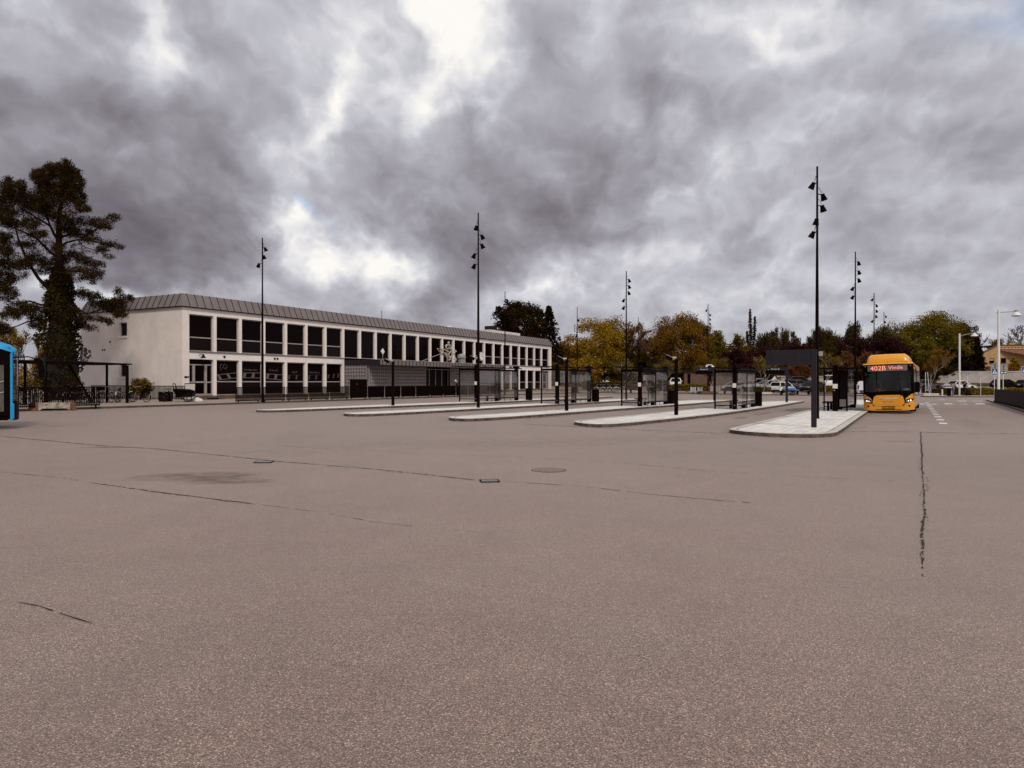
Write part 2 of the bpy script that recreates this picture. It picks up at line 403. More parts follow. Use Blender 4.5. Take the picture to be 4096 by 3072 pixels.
for k, pl in ISL.items():
    pl = chaikin(pl, 2); n = len(pl)
    # make the long edges follow the ground: split long segments
    q = []
    for i in range(n):
        a = pl[i]; b = pl[(i+1) % n]; L = math.dist(a, b); s = max(1, int(L/3))
        q += [(a[0]+(b[0]-a[0])*j/s, a[1]+(b[1]-a[1])*j/s) for j in range(s)]
    pl = q; n = len(pl)
    cx = sum(p[0] for p in pl)/n
    inn = []
    for i in range(n):
        a = Vector(pl[i-1]); b = Vector(pl[(i+1) % n]); d = (b-a).normalized(); nv = Vector((-d.y, d.x))
        inn.append((pl[i][0]+nv.x*.24, pl[i][1]+nv.y*.24))
    area = sum(pl[i-1][0]*pl[i][1]-pl[i][0]*pl[i-1][1] for i in range(n))
    if area < 0: inn = [(2*a[0]-b[0], 2*a[1]-b[1]) for a, b in zip(pl, inn)]
    Z = lambda p, d: gz(*uvxy(*p))+d
    L = lambda p, d: (p[0], -0.0+p[1], Z(p, d))
    top = MB().add([L(p, .116) for p in inn], [tuple(range(n))])
    o = top.build('platform', m_pave); struct(o, ILAB[k])
    # local frame: x along u, y along v
    o.rotation_euler = (0, 0, PI/2-IA)
    kb = MB(); fc = MB()
    for i in range(n):
        j = (i+1) % n
        kb.quad(L(pl[i], .12), L(pl[j], .12), L(inn[j], .12), L(inn[i], .12))
        fc.quad(L(pl[i], -.05), L(pl[j], -.05), L(pl[j], .119), L(pl[i], .119))
        fc.quad(L(inn[i], .10), L(inn[j], .10), L(inn[j], .119), L(inn[i], .119))
    jt = MB()
    for i in range(n):
        j = (i+1) % n
        t1 = [(a[0]+(b[0]-a[0])*1.12, a[1]+(b[1]-a[1])*1.12) for a, b in ((pl[i], inn[i]), (pl[j], inn[j]))]
        t0 = [(a[0]+(b[0]-a[0])*1.0, a[1]+(b[1]-a[1])*1.0) for a, b in ((pl[i], inn[i]), (pl[j], inn[j]))]
        jt.quad(L(t0[0], .119), L(t0[1], .119), L(t1[1], .119), L(t1[0], .119))
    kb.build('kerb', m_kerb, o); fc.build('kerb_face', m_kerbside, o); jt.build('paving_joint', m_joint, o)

IA_ = IA
# cracks and joints, road markings
def crack(pix, w, gaps=0, seed=1, jit=.05, mat=None, name='asphalt_crack'):
    rr = random.Random(seed); pts = [Vector((*P(*p), 0)) for p in pix]; mb = MB()
    for a, b in zip(pts, pts[1:]):
        L = (b-a).length; n = max(2, int(L/(.05 if w > .03 and L < 12 else .10))); d = (b-a).normalized(); nv = Vector((-d.y, d.x, 0))
        prev = None; off = 0
        for i in range(n+1):
            off = off*.9+rr.uniform(-jit, jit)*.22
            ww = w*rr.uniform(.35, 1.5)*(0.25 if rr.random() < .12 else 1)
            p = a.lerp(b, i/n)+nv*off*min(1, min(i, n-i)/4)
            cur = [(q.x, q.y, gz(q.x, q.y)+.005) for q in (p+nv*ww/2, p-nv*ww/2)]
            if prev and rr.random() > gaps: mb.quad(prev[0], prev[1], cur[1], cur[0])
            prev = cur
    return struct(mb.build(name, mat or m_joint))
crack([(0,1745),(400,1783),(640,1797),(1100,1845)], .045, .06, 1, .03)
crack([(1100,1845),(1490,1876),(1900,1920)], .034, .04, 2, .03)
crack([(1900,1920),(2330,1946),(2600,1978),(3000,2012)], .02, .15, 3, .03)
crack([(0,1888),(250,1912),(400,1937)], .015, .3, 4, .03)
crack([(400,1937),(700,1978),(1000,2015)], .034, .04, 5, .03)
crack([(1000,2015),(1300,2052),(1500,2090),(2000,2140)], .011, .4, 6, .03)
crack([(0,2395),(150,2425),(300,2475),(400,2505)], .014, .08, 7, .03)
crack([(3683,1728),(3686,1800),(3690,1900)], .034, .10, 8, .03)
crack([(3690,1900),(3700,2050),(3694,2190)], .028, .10, 9, .03)
crack([(3694,2190),(3692,2250),(3690,2330)], .014, .45, 10, .03)
crack([(3684,1735),(3690,1830),(3694,1990)], .012, .55, 28, .10)
crack([(3694,1990),(3698,2080),(3690,2260)], .009, .55, 29, .09)
crack([(3700,2050),(3712,2085)], .012, .2, 30, .04)
crack([(3692,1960),(3678,1985)], .012, .2, 31, .04)
crack([(400,1937),(700,1980),(1000,2017)], .014, .5, 32, .10)
crack([(1100,1845),(1490,1878),(1900,1922)], .014, .5, 33, .12)
crack([(3300,1726),(3560,1727),(3700,1730),(4096,1736),(4300,1740)], .07, .15, 11, .04)
crack([(3100,1759),(3683,1768)], .03, .3, 12)
crack([(2100,1697),(2480,1716),(2600,1722),(2900,1734)], .09, .1, 13, .04)
crack([(1960,1825),(2400,1845),(2900,1890),(3683,1932)], .02, .45, 14)
crack([(700,1740),(1200,1790),(1960,1826)], .018, .5, 15)
def mark(corners, seed=3):
    mb = MB(); mb.quad(*[(x, y, gz(x, y)+.005) for x, y in corners]); return struct(mb.build('road_marking', m_mark))
def markuv(u0, u1, v0, v1): mark([uvxy(u0, v0), uvxy(u1, v0), uvxy(u1, v1), uvxy(u0, v1)])
for k in range(12):
    u = 35.2+k*3.35
    markuv(u, u+1.2, -1.38, -1.08)
for px, py, w, h in ((3795,1615.5,32,3.2),(3860,1616.5,31,1.6),(3922,1615.5,37,3.4),(3736,1617,26,2.2),(3690,1616,20,3),(3850,1604.5,36,2),(3912,1604.8,42,1.4),(3770,1599,20,1.6)):
    mark([P(px-w/2, py+h/2), P(px+w/2, py+h/2), P(px+w/2-3, py-h/2), P(px-w/2-3, py-h/2)])
def stain(px, py, L, Wd, ang, m=None, k=[0]):
    x, y = P(px, py); k[0] += 1; h = .0035+.00015*k[0]
    mb = MB(); c_, s_ = math.cos(ang), math.sin(ang)
    mb.quad(*[(a*L/2, b*Wd/2, gz(x+(a*L*c_-b*Wd*s_)/2, y+(a*L*s_+b*Wd*c_)/2)-gz(x, y)) for a, b in ((-1,-1),(1,-1),(1,1),(-1,1))])
    o = struct(mb.build('ground_stain', m or m_stain)); o.location = (x, y, gz(x, y)+h); o.rotation_euler = (0,0,ang)
ug = PI/2-IA_
for px, py, L, Wd, an, mm in ((800,1905,2.6,1.4,.2,0),(900,1925,1.8,.9,.1,0),(3050,1655,5.5,.7,ug,0),(3170,1638,6.0,.7,ug,0),(2960,1672,3.0,.6,ug,0),(2600,1672,6,.8,ug,0),(2700,1655,5,.6,ug,0),(2200,1668,6,.6,ug,0),(1750,1650,7,.7,ug,0),(430,1790,1.6,.5,.2,0),(3470,1700,3,.9,0,1),(3560,1690,2.4,.6,.2,0),(3380,1712,2.2,.5,0,0),
    (1700,1780,14,3,.5,2),(2500,1760,14,2.6,.5,2),(3900,1700,12,1.4,ug,1)):
    stain(px, py, L, Wd, an, (m_stain, m_stain2, m_stain3)[mm])
# zebra behind the near platform
for k in range(5):
    markuv(75.2+k*1.0, 75.7+k*1.0, 1.0, 6.0)
# pale seam in the bay beside platform D
# ------------------------------------------------------------------ station building (local x along facade, y inwards, z up)
BZ = .43
C0 = at(729, 54.2)
bld = thing('station_building', 'long white two-storey station building with dark window bands and a zinc clad roof edge', 'building', (C0[0], C0[1], BZ), PI/2-TH)
def zb(a): return a+.1-BZ          # heights were surveyed against camera height 1.65
LEN = 67.0; DEP = 13.0; MOD = 2.52; X1 = 3.14; GAPW = .28
RB, RT = zb(7.47), zb(8.52)
w = MB()
ys0, ys1 = DEP-6.7, DEP-7.7       # end wall windows run along y
wy0, wy1 = 6.7, 7.7
uz0, uz1, lz0, lz1 = zb(5.40), zb(6.52), zb(2.10), zb(3.21)
T = .35
# end wall with two openings
for (a, b, c, d) in ((0, wy0, -.6, RB), (wy1, DEP, -.6, RB), (wy0, wy1, -.6, lz0), (wy0, wy1, lz1, uz0), (wy0, wy1, uz1, RB)):
    w.box(0, T, a, b, c, d)
w.box(T, X1-2.52, 0, T, -.6, RB)                      # corner pier
w.box(T, LEN, DEP-T, DEP, -.6, RB)                    # rear
w.box(LEN-T, LEN, 0, DEP-T, -.6, RB)                  # far end
w.box(LEN-.9, LEN-T, 0, T, -.6, RB)
w.build('wall', m_wall, bld)
XW0, XW1 = X1-2.52, LEN-.9
be = MB(); be.box(XW0, XW1, .02, T, zb(6.95), RB); be.build('eaves_beam', m_beam, bld)
AX0, AX1 = X1+6*MOD, X1+16*MOD                       # annexe spans bays 8..17
for a, b in ((XW0, AX0), (AX1+.25, XW1)):
    sb = MB(); sb.box(a, b, .02, T, zb(3.47), zb(4.0)); sb.build('storey_beam', m_beam, bld)
for a, b in ((XW0, AX0), (AX1+.25, XW1)): sl = MB(); sl.box(a, b, -.04, T, zb(4.0), zb(4.09)); sl.build('sill_band', m_roof, bld)
for a, b in ((XW0, AX0), (AX1+.25, XW1)): pl = MB(); pl.box(a, b, .05, T, -.6, zb(.62)); pl.build('plinth', m_brown, bld)
core = MB(); core.box(T, LEN-T, 1.2, DEP-T, -.5, RB-.1); core.build('interior', m_pane, bld)
# columns
for i in range(25):
    xr = X1+i*MOD
    c = MB(); c.box(xr-GAPW, xr, 0, T-.02, zb(4.09), zb(6.95)-.004)
    if not (AX0-.1 < xr-GAPW and xr < AX1-.05): c.box(xr-GAPW, xr, .003, T-.02, zb(.60), zb(3.47)-.004)
    c.build('column', m_beam, bld)
# windows
def window(x0, x1, z0, z1, tr, y=.24, label=None, fr=.07, low=True):
    f = MB()
    f.box(x0, x0+fr, y-.06, y+.06, z0, z1); f.box(x1-fr, x1, y-.06, y+.06, z0, z1)
    f.box(x0+fr, x1-fr, y-.06, y+.06, z0, z0+fr); f.box(x0+fr, x1-fr, y-.06, y+.06, z1-fr, z1)
    if tr: f.box(x0+fr, x1-fr, y-.06, y+.06, tr-.045, tr+.045)
    o = f.build('window', m_frame, bld, label=label)
    p = MB(); p.box(x0+fr, x1-fr, y, y+.03, (tr+.045) if tr else z0+fr, z1-fr); p.build('pane', m_pane, o)
    if tr:
        p = MB(); p.box(x0+fr, x1-fr, y, y+.03, z0+fr, tr-.045); p.build('lower_pane', m_panel, o)
    return o
for i in range(26):
    a = X1+(i-1)*MOD; b = X1+i*MOD-GAPW
    if i == 0: a = XW0
    if i == 25: b = XW1
    mid = 7 <= i <= 16
    window(a+.004, b-.004, zb(4.09)+.003, zb(6.95)-.003, None if mid else zb(5.17))
gwin = []
for i in list(range(1, 7))+list(range(17, 25)):
    a = X1+(i-1)*MOD; b = X1+i*MOD-GAPW
    if i == 17: a += .25
    gwin.append((i, window(a+.004, b-.004, zb(.62)+.003, zb(3.47)-.003, zb(1.72))))
def door(x0, x1):
    f = MB(); z0 = zb(.62)+.003; z1 = zb(3.47)-.003; y = .24; t = zb(3.0)
    for a, b in ((x0, x0+.07), (x1-.07, x1), (x0+.42, x0+.54), (x1-.62, x1-.50)): f.box(a, b, y-.07, y+.07, z0, t)
    f.box(x0, x1, y-.068, y+.068, t, t+.08); f.box(x0, x1, y-.068, y+.068, z0-.001, z0+.14)
    f.box(x0+.54, x1-.62, y-.066, y+.066, z0+1.0, z0+1.12); f.box(x0+.54, x0+.64, y-.066, y+.066, z0+.14, t); f.box(x1-.72, x1-.62, y-.066, y+.066, z0+.14, t)
    f.box(x0+.07, x0+.42, y-.066, y+.066, z0+1.0, z0+1.1); f.box(x1-.5, x1-.07, y-.066, y+.066, z0+1.0, z0+1.1)
    o = f.build('door', m_frame, bld)
    p = MB(); p.box(x0+.07, x1-.07, y, y+.03, z0+.14, z1); p.build('pane', m_pane, o)
    h = MB(); h.tube([(x1-.68, y-.12, z0+.95), (x1-.68, y-.12, z0+1.25)], .02); h.build('handle', m_grey, o)
door(XW0+.004, X1-GAPW-.004); door(X1+24*MOD+.004, XW1-.004)
st = MB(); st.box(XW0+.1, X1-GAPW+.2, -1.0, .04, -.3, .12); st.box(XW0+.25, X1-GAPW, -.5, .045, .12, .25); st.build('doorstep', m_brown, bld)
gr = MB(); gr.box(XW0+.8, XW0+1.9, -1.02, -.99, 0, .11); gr.build('step_grille', m_black, bld)
# end wall windows
for z0, z1 in ((uz0, uz1), (lz0, lz1)):
    f = MB(); x = .2
    f.box(x-.05, x+.05, wy0, wy0+.07, z0, z1); f.box(x-.05, x+.05, wy1-.07, wy1, z0, z1); f.box(x-.05, x+.05, wy0+.07, wy1-.07, z0, z0+.07); f.box(x-.05, x+.05, wy0+.07, wy1-.07, z1-.07, z1)
    o = f.build('window', m_frame, bld)
    p = MB(); p.box(x, x+.03, wy0+.07, wy1-.07, z0+.07, z1-.07); p.build('pane', m_pane, o)
    s = MB(); s.box(-.07, .19, wy0-.08, wy1+.08, z0-.14, z0-.003); s.build('sill', m_beam, o)
# zinc roof edge, sloping inwards
rf = MB(); ov = .12; ins = .35
P0 = [(-ov,-ov),(LEN+ov,-ov),(LEN+ov,DEP+ov),(-ov,DEP+ov)]; P1 = [(ins,ins),(LEN-ins,ins),(LEN-ins,DEP-ins),(ins,DEP-ins)]
for i in range(4):
    j = (i+1) % 4
    rf.quad((*P0[i], RB+.02), (*P0[j], RB+.02), (*P1[j], RT), (*P1[i], RT))
rf.quad(*[(*p, RB+.02) for p in reversed(P0)])
roof = rf.build('roof', m_roof, bld)
fl = MB(); fl.quad(*[(*p, RT-.03) for p in P1]); fl.build('roof_felt', m_flat, roof)
ed = MB(); ed.box(-ov-.02, LEN+ov+.02, -ov-.02, -ov+.02, RB-.05, RB+.03); ed.box(-ov-.02, -ov+.02, -ov+.03, DEP+ov, RB-.05, RB+.03); ed.build('drip_edge', m_seam, roof)
se = MB(); k = 0
x = .62
while x < LEN-.3:
    t = .018
    se.beam((x, -ov-.01, RB+.02), (x, ins-.01, RT+.01), .042, .03, (1,0,0)); x += .70
y = .62
while y < DEP-.3:
    se.beam((-ov-.01, y, RB+.02), (ins-.01, y, RT+.01), .042, .03, (0,1,0)); y += .70
se.build('standing_seams', m_seam, roof)
# roof structures
pb = MB(); pb.box(56.5, 66.2, 5.2, 9.5, RT-.05, zb(9.6)); pb.build('roof_penthouse', m_wall, bld)
ch = MB(); ch.box(58.2, 59.6, 5.8, 7.2, zb(9.6)+.002, zb(10.3)); ch.build('chimney', m_flat, bld)
vt = MB(); vt.box(44.3, 45.5, 4.5, 5.7, RT-.05, RT+.45); vt.lathe([(1.0,0),(.05,.35)], 4, (44.9,5.1,RT+.45), Matrix.Rotation(PI/4,3,'Z')); vt.build('roof_vent', m_beam, bld)
an = MB(); an.tube([(26,1.5,RT-.1),(26,1.5,RT+1.0)], .03); an.build('aerial', m_black, bld)
hb = MB(); hb.box(2.5, 4.5, 8.5, 12.3, RT+.12, RT+.30); hb.box(3, 4, 9, 11.5, RT-.1, RT+.12); hb.build('roof_hatch', m_flat, bld)
# small fittings on the storey beam
def disc(x, z, r=.10, y=-.03): return MB().lathe([(r,0),(r,.05)], 14, (x,y,z), Matrix.Rotation(PI/2,3,'X'))
for i, (x, z) in enumerate(((X1+.75, 3.74), (X1+6.1, 3.74), (X1+6.42, 3.74))): disc(x, zb(z), .1, .02).build('vent', m_flat, bld)
wl = MB(); wl.tube([(1.55,.02,zb(3.82)),(1.55,-.25,zb(3.85)),(1.62,-.3,zb(3.8))], .02); wl.lathe([(.03,0),(.06,-.05),(.20,-.32)], 12, (1.65,-.3,zb(3.88))); wl.build('wall_lamp', m_flat, bld)
wl = MB(); wl.lathe([(.03,0),(.06,-.05),(.20,-.32)], 12, (X1+19.7*MOD,-.3,zb(3.92))); wl.tube([(X1+19.7*MOD,.02,zb(3.8)),(X1+19.7*MOD,-.3,zb(3.9))], .02); wl.build('wall_lamp', m_flat, bld)
for y, z in ((9.9, 4.35), (9.6, 4.35), (11.6, 4.3), (8.9, 5.0)):
    b = MB(); b.lathe([(.07,0),(.07,.05)], 10, (.005,y,zb(z)), Matrix.Rotation(-PI/2,3,'Y')); b.build('vent', m_flat, bld)
db = MB(); db.box(.18,.45,-.03,.0,zb(2.0),zb(2.14)); db.box(.5,.56,-.03,.0,zb(2.0),zb(2.16)); db.build('door_bell_panel', m_flat, bld)
# window graphics of the ground floor: a train of grey strips and short texts
m_gfx = M('window_film', (.135, .105, .10), .7, .1)
m_gfxd = M('window_film_faint', (.06, .043, .042), .7, .1)
tx = {2: 'De frivilliges station', 3: 'Vil du med?', 4: 'Kig ind!', 5: 'Find et tilbud e.l'}
for i, win in gwin:
    if i > 6: continue
    a = X1+(i-1)*MOD+.08; b = X1+i*MOD-GAPW-.08; yy = .225; mt = m_gfx if i < 4 else m_gfxd
    g = MB()
    prof = {1: (2.28, 2.48, 1.80, 2.02), 2: (2.48, 2.50, 2.02, 2.02), 3: (2.44, 2.36, 1.98, 1.86), 4: (2.34, 2.34, 1.92, 1.92), 5: (2.34, 2.40, 1.90, 1.95), 6: (2.44, 2.60, 2.0, 2.15)}[i]
    t0, t1, b0, b1 = [zb(q) for q in prof]
    th = .05 if i < 4 else .02
    if i != 6 and i < 4: g.quad((a,yy,b0),(b,yy,b1),(b,yy,b1+th),(a,yy,b0+th))
    if i < 6: g.quad((a,yy,t0-th),(b,yy,t1-th),(b,yy,t1),(a,yy,t0))
    for q in (.12, .56) if i < 6 else (.15,.5,.8):
        xa = a+(b-a)*q; wd = .28 if i < 4 else .22; lean = (-.14 if i == 1 else .05)
        ta = t0+(t1-t0)*q-th-.003; ba = b0+(b1-b0)*q+th+.003
        g.quad((xa-lean,yy,ba),(xa-lean+wd,yy,ba),(xa+wd+lean,yy,ta),(xa+lean,yy,ta))
        if i == 6: g.build('window_graphic', mt, win); g = MB()
    if g.f: g.build('window_graphic', mt, win)
    if i in tx: text('window_lettering', tx[i], .21, m_gfx, win, frame4(((a+b)/2, .224, zb(2.72 if i < 4 else 2.6)), (1,0,0), (0,0,1)), .001, .85 if i == 2 else 1)
    if i == 1:
        pts = [(.55,2.62),(.42,2.85),(.48,3.1),(.62,3.16),(.75,3.0),(.9,3.17),(1.05,3.1),(1.12,2.92),(1.0,2.72),(.93,2.9),(.85,2.72),(.75,2.98),(.62,2.80)]
        h = MB(); h.tube([(a+p[0], .22, zb(p[1])) for p in pts], .014, 4); h.build('window_emblem', m_gfx, win)
# annexe with canopy
an0, an1 = AX0+.05, AX1+.1
cz0, cz1 = zb(3.36), zb(3.86)
cp = MB(); cf_ = -4.4
cp.box(an0, an1, cf_, -.003, cz0, cz1-.02); canopy = cp.build('canopy', m_roof, bld)
c2 = MB(); c2.box(an0-.02, an0-.004, cf_-.02, -.01, cz0-.01, cz1+.01); c2.build('canopy_end_fascia', m_antra, canopy)
s2 = MB(); x = an0+.35
while x < an1: s2.box(x-.025, x+.025, cf_-.035, cf_-.004, cz0, cz1); x += .62
s2.build('standing_seams', m_seam, canopy)
ce = MB(); ce.box(an0, an1, cf_-.03, cf_+.03, cz0-.05, cz0-.003); ce.build('drip_edge', m_seam, canopy)
wf = -2.9; lt = MB(); lb = MB()
dx0, dx1 = 64.2-36-.06, 68.97-36
lb.box(an0+.15, dx0, wf+.16, wf+.3, -.5, cz0-.004); lb.box(dx1, an1-.15, wf+.16, wf+.3, -.5, cz0-.004); lb.box(an0+.17, an0+.32, wf+.3, -.01, -.5, cz0-.004)
lb.build('annexe_wall', m_latback, bld)
PITCH = .34; BW = .17
def lattice_x(x0, x1, y):
    n = int((x1-x0)/PITCH)
    for i in range(n+1): lt.box(x0+i*PITCH, min(x1, x0+i*PITCH+BW), y, y+.158, -.5, cz0-.006)
    z = .0
    while z < cz0-.1:
        lt.box(x0, x1, y+.006, y+.152, z, min(z+BW, cz0-.01)); z += PITCH
lattice_x(an0+.15, dx0, wf)
n = int((-.02-wf)/PITCH)
for i in range(n+1): lt.box(an0+.01, an0+.168, wf+.165+i*PITCH, min(-.02, wf+.165+i*PITCH+BW), -.5, cz0-.006)
z = 0.
while z < cz0-.1: lt.box(an0+.016, an0+.165, wf+.165, -.02, z, min(z+BW, cz0-.01)); z += PITCH
lt.build('lattice_wall', m_lat, bld)
lt = MB(); lattice_x(dx1, an1-.15, wf); lt.build('lattice_wall', m_lat, bld)
dr = MB()
for x in (dx0+.02, dx0+.68, dx0+1.9, dx0+3.15, dx0+4.4): dr.box(x, x+.06, wf+.05, wf+.13, -.4, 2.75)
dr.box(dx0, dx1, wf+.045, wf+.135, 2.75, 2.82); edr = dr.build('entrance_door', m_frame, bld)
p = MB(); p.box(dx0, dx1-.75, wf+.14, wf+.155, -.4, 2.75); p.build('pane', m_panel, edr)
p = MB(); p.box(dx1-.55, dx1, wf+.06, wf+.155, -.4, cz0-.01); p.box(dx0, dx1-.55, wf+.06, wf+.155, 2.83, cz0-.01); p.build('dark_panel', m_dark, edr)
hr = MB(); hr.tube([(dx1+.6,wf-.5,1.15),(dx1+1.2,wf-.6,1.2),(dx1+9,wf-.6,.95)], .03); hr.tube([(dx1+.6,wf-.5,1.15),(dx1+.6,wf-.5,0)], .03); hr.tube([(dx1+4.5,wf-.6,1.1),(dx1+4.5,wf-.6,-.1)], .03); hr.tube([(dx1+9,wf-.6,.95),(dx1+9,wf-.6,-.2)], .03)
hr.build('ramp_handrail', m_grey, bld)
gs = MB(); gs.box(57.2, 62.4, -1.1, -.25, -.25, .22); gs = gs.build('planting_kerb', m_walk, bld)
gq = MB()
rg = random.Random(9)
for i in range(420):
    x = rg.uniform(57.3, 62.3); y = rg.uniform(-1.05, -.3); h = rg.uniform(.08, .24); a = rg.uniform(0, PI)
    gq.quad((x-.05*math.cos(a), y-.05*math.sin(a), .215), (x+.05*math.cos(a), y+.05*math.sin(a), .215), (x+.06, y, .215+h))
gq.build('grass', M('verge_grass', (.085,.072,.016), .9, .3), gs)['kind'] = 'stuff'
# things on the canopy roof
def on_canopy(px, back=.5):
    r = (px-2048)/F; v = 43.3+back
    u = (.8829*v+r*.4695*v)/(.4695-r*.8829)
    return (u*SU[0]+v*SV[0], u*SU[1]+v*SV[1])
CT = BZ+cz1
loc = on_canopy(1790, .7)
em = thing('rooftop_emblem', 'sculpted winged wheel emblem under a crown, standing on the canopy roof', 'emblem', (*loc, CT), PI/2-TH)
m_em = M('weathered_emblem_paint', (.46, .40, .32), .6, .25, 4)
def E(p): return ((p[0]-815)/108., 0, (715-p[1])/196.)
def tubeE(name, pts, r, dy=0, parent=em):
    t = MB(); t.tube([tuple(Vector(E(p))+Vector((0,dy,0))) for p in pts], r, 6); return t.build(name, m_em, parent, 40)
tubeE('wing_outline', [(655,410),(690,450),(740,500),(780,535),(800,580),(825,640),(850,658),(872,635),(882,585),(925,525),(985,465),(1014,440),(1000,430),(950,434),(890,455),(858,490),(842,540),(848,590),(880,580)], .075)
tubeE('wing_upper', [(655,410),(720,418),(780,442),(828,475)], .07)
tubeE('wheel_loop', [(860,450),(835,455),(822,500),(825,570),(835,630)], .07, .12)
tubeE('wing_back', [(655,410),(685,455),(735,510),(775,545)], .07, .35)
t = MB(); t.prism([(E(p)[0], E(p)[2]) for p in [(745,510),(790,490),(825,480),(822,600),(800,575),(780,545)]], .1, .25, 'y'); t.build('wing_plate', m_em, em)
cr = tubeE('crown', [(768,345),(782,395),(820,402),(860,395),(890,410),(908,345),(885,322),(850,310),(838,318),(800,312),(768,345)], .065)
tubeE('crown_rib', [(782,395),(800,340),(840,312)], .05, 0, cr); tubeE('crown_rib', [(850,396),(850,340),(845,312)], .05, 0, cr); tubeE('crown_rib', [(890,405),(890,345),(850,312)], .05, 0, cr)
b = MB(); b.ball(E((840,290)), .10, 8); b.ball(E((840,265)), .14, 10); b.build('orb', m_em, cr, 60)
t = MB(); t.tube([E((810,440)), E((806,400))], .05); t.tube([E((806,640)), E((806,722))], .05); t.tube([E((730,495)), (-4.6,.2,.1)], .035); t.tube([E((806,640)), E((840,640))], .04); t.build('support_pole', m_grey, em)
loc = on_canopy(1846, .9)
v = thing('roof_ventilator', 'grey domed ventilator on the canopy roof right of the emblem', 'ventilator', (*loc, CT))
t = MB(); t.lathe([(.42,-.02),(.42,.62)], 12); t.build('duct', m_lat, v, 40)
t = MB(); t.lathe([(.5,.63),(.52,.8),(.44,1.0),(.2,1.12),(.02,1.15)], 14); t.build('cap', m_grey, v, 40)
loc = on_canopy(1531, .8)
v = thing('roof_sign', 'small pale diamond sign on a thin post at the left part of the canopy roof', 'sign', (*loc, CT), PI/2-TH)
t = MB(); t.tube([(0,0,-.02),(0,0,.6)], .03); t.build('post', m_grey, v)
t = MB(); t.prism([(-.28,.85),(0,.55),(.28,.85),(0,1.15)], -.03, .03, 'y'); t.build('plate', m_signw, v)
loc = on_canopy(1820, .5)
v = thing('roof_sign', 'tilted pale diamond sign standing on the canopy just right of the emblem', 'sign', (*loc, CT), PI/2-TH)
t = MB(); t.tube([(0,0,-.02),(0,0,.95),(-.15,0,1.1)], .03); t.build('post', m_grey, v)
t = MB(); t.prism([(-.35,.45),(0,.12),(.3,.42),(0,.75)], -.06, -.03, 'y'); t.prism([(-.8,1.15),(-.2,.95),(0,1.1),(-.3,1.22)], -.04, .0, 'y'); t.build('plate', m_em, v)
loc = on_canopy(1924, .6)
v = thing('platform_clock', 'round station clock on a short post at the right of the canopy roof', 'clock', (*loc, CT), PI/2-TH)
rot = Matrix.Rotation(PI/2, 3, 'Y')
t = MB(); t.tube([(0,0,-.02),(0,0,.55)], .05); t.build('post', m_dark, v)
t = MB(); t.lathe([(.52,-.12),(.55,-.1),(.55,.1),(.52,.12)], 20, (0,0,.95), Matrix.Rotation(PI/2,3,'X')); ck = t.build('case', m_grey, v, 40)
t = MB(); t.lathe([(.47,.123),(.47,.13)], 20, (0,0,.95), Matrix.Rotation(PI/2,3,'X')); t.build('dial', m_signw, ck)
t = MB(); t.box(-.02,.02,-.15,-.135,.95,1.32); t.box(0,.25,-.15,-.135,.93,.97); t.build('hands', m_black, ck)

# ------------------------------------------------------------------ railing fences
def fence_run(name, label, p0, d, n, pitch, h, zo, m=m_dark, bar=.040, gap=.092, ln=None, legs=True, cat='fence', sheet_from=0):
    """n railing panels along direction d; every panel is a part"""
    ang = math.atan2(d[1], d[0]); root = thing(name, label, cat, (*p0, gz(*p0)+zo), ang)
    z00 = gz(*p0)+zo
    ln = ln or pitch*.93
    for i in range(n):
        a = i*pitch; q = (p0[0]+d[0]*a, p0[1]+d[1]*a); dz = gz(*q)+zo-z00
        q2 = (p0[0]+d[0]*(a+ln), p0[1]+d[1]*(a+ln)); dz2 = gz(*q2)+zo-z00
        mb = MB(); e = lambda x: dz+(dz2-dz)*(x-a)/ln
        mb.beam((a,0,dz+h), (a+ln,0,dz2+h), .045, .05); mb.beam((a,0,dz+.13), (a+ln,0,dz2+.13), .045, .05)
        k = int(ln/gap)
        for j in range(k+1):
            x = a+ln*j/k; mb.box(x-bar/2, x+bar/2, -.016, .016, e(x)+.06, e(x)+h)
        p = mb.build('panel', m, root)
        lg = MB()
        for x in (a+ln*.1, a+ln*.9): lg.box(x-.03, x+.03, -.03, .03, e(x)-.12, e(x)+.13)
        lg.build('legs', m, p)
        if sheet_from and i >= sheet_from:
            s = MB(); s.quad((a,.02,dz+.12),(a+ln,.02,dz2+.12),(a+ln,.02,dz2+h),(a,.02,dz+h)); s.build('added_dark_sheet', m_dark, p)  # dark sheet added where bars seen obliquely read as solid; no real infill
    return root
fence_run('railing_fence', 'long row of dark bar railing panels along the kerb before the station building', (-18.95+.0, 48.72), kd, 16, 2.31, 1.03, .12, sheet_from=6)
fl0 = P(405, 1627, .12)
fence_run('railing_fence', 'dark bar railing behind the concrete barrier, in front of the bicycle shelter', along(fl0, kd, -9.6), kd, 4, 2.42, 1.12, .12)
fence_run('railing_fence', 'black bar railing along the blank end wall of the station building', (-31.8, 53.7), (1,0), 4, 1.75, 1.05, .12, ln=1.75)

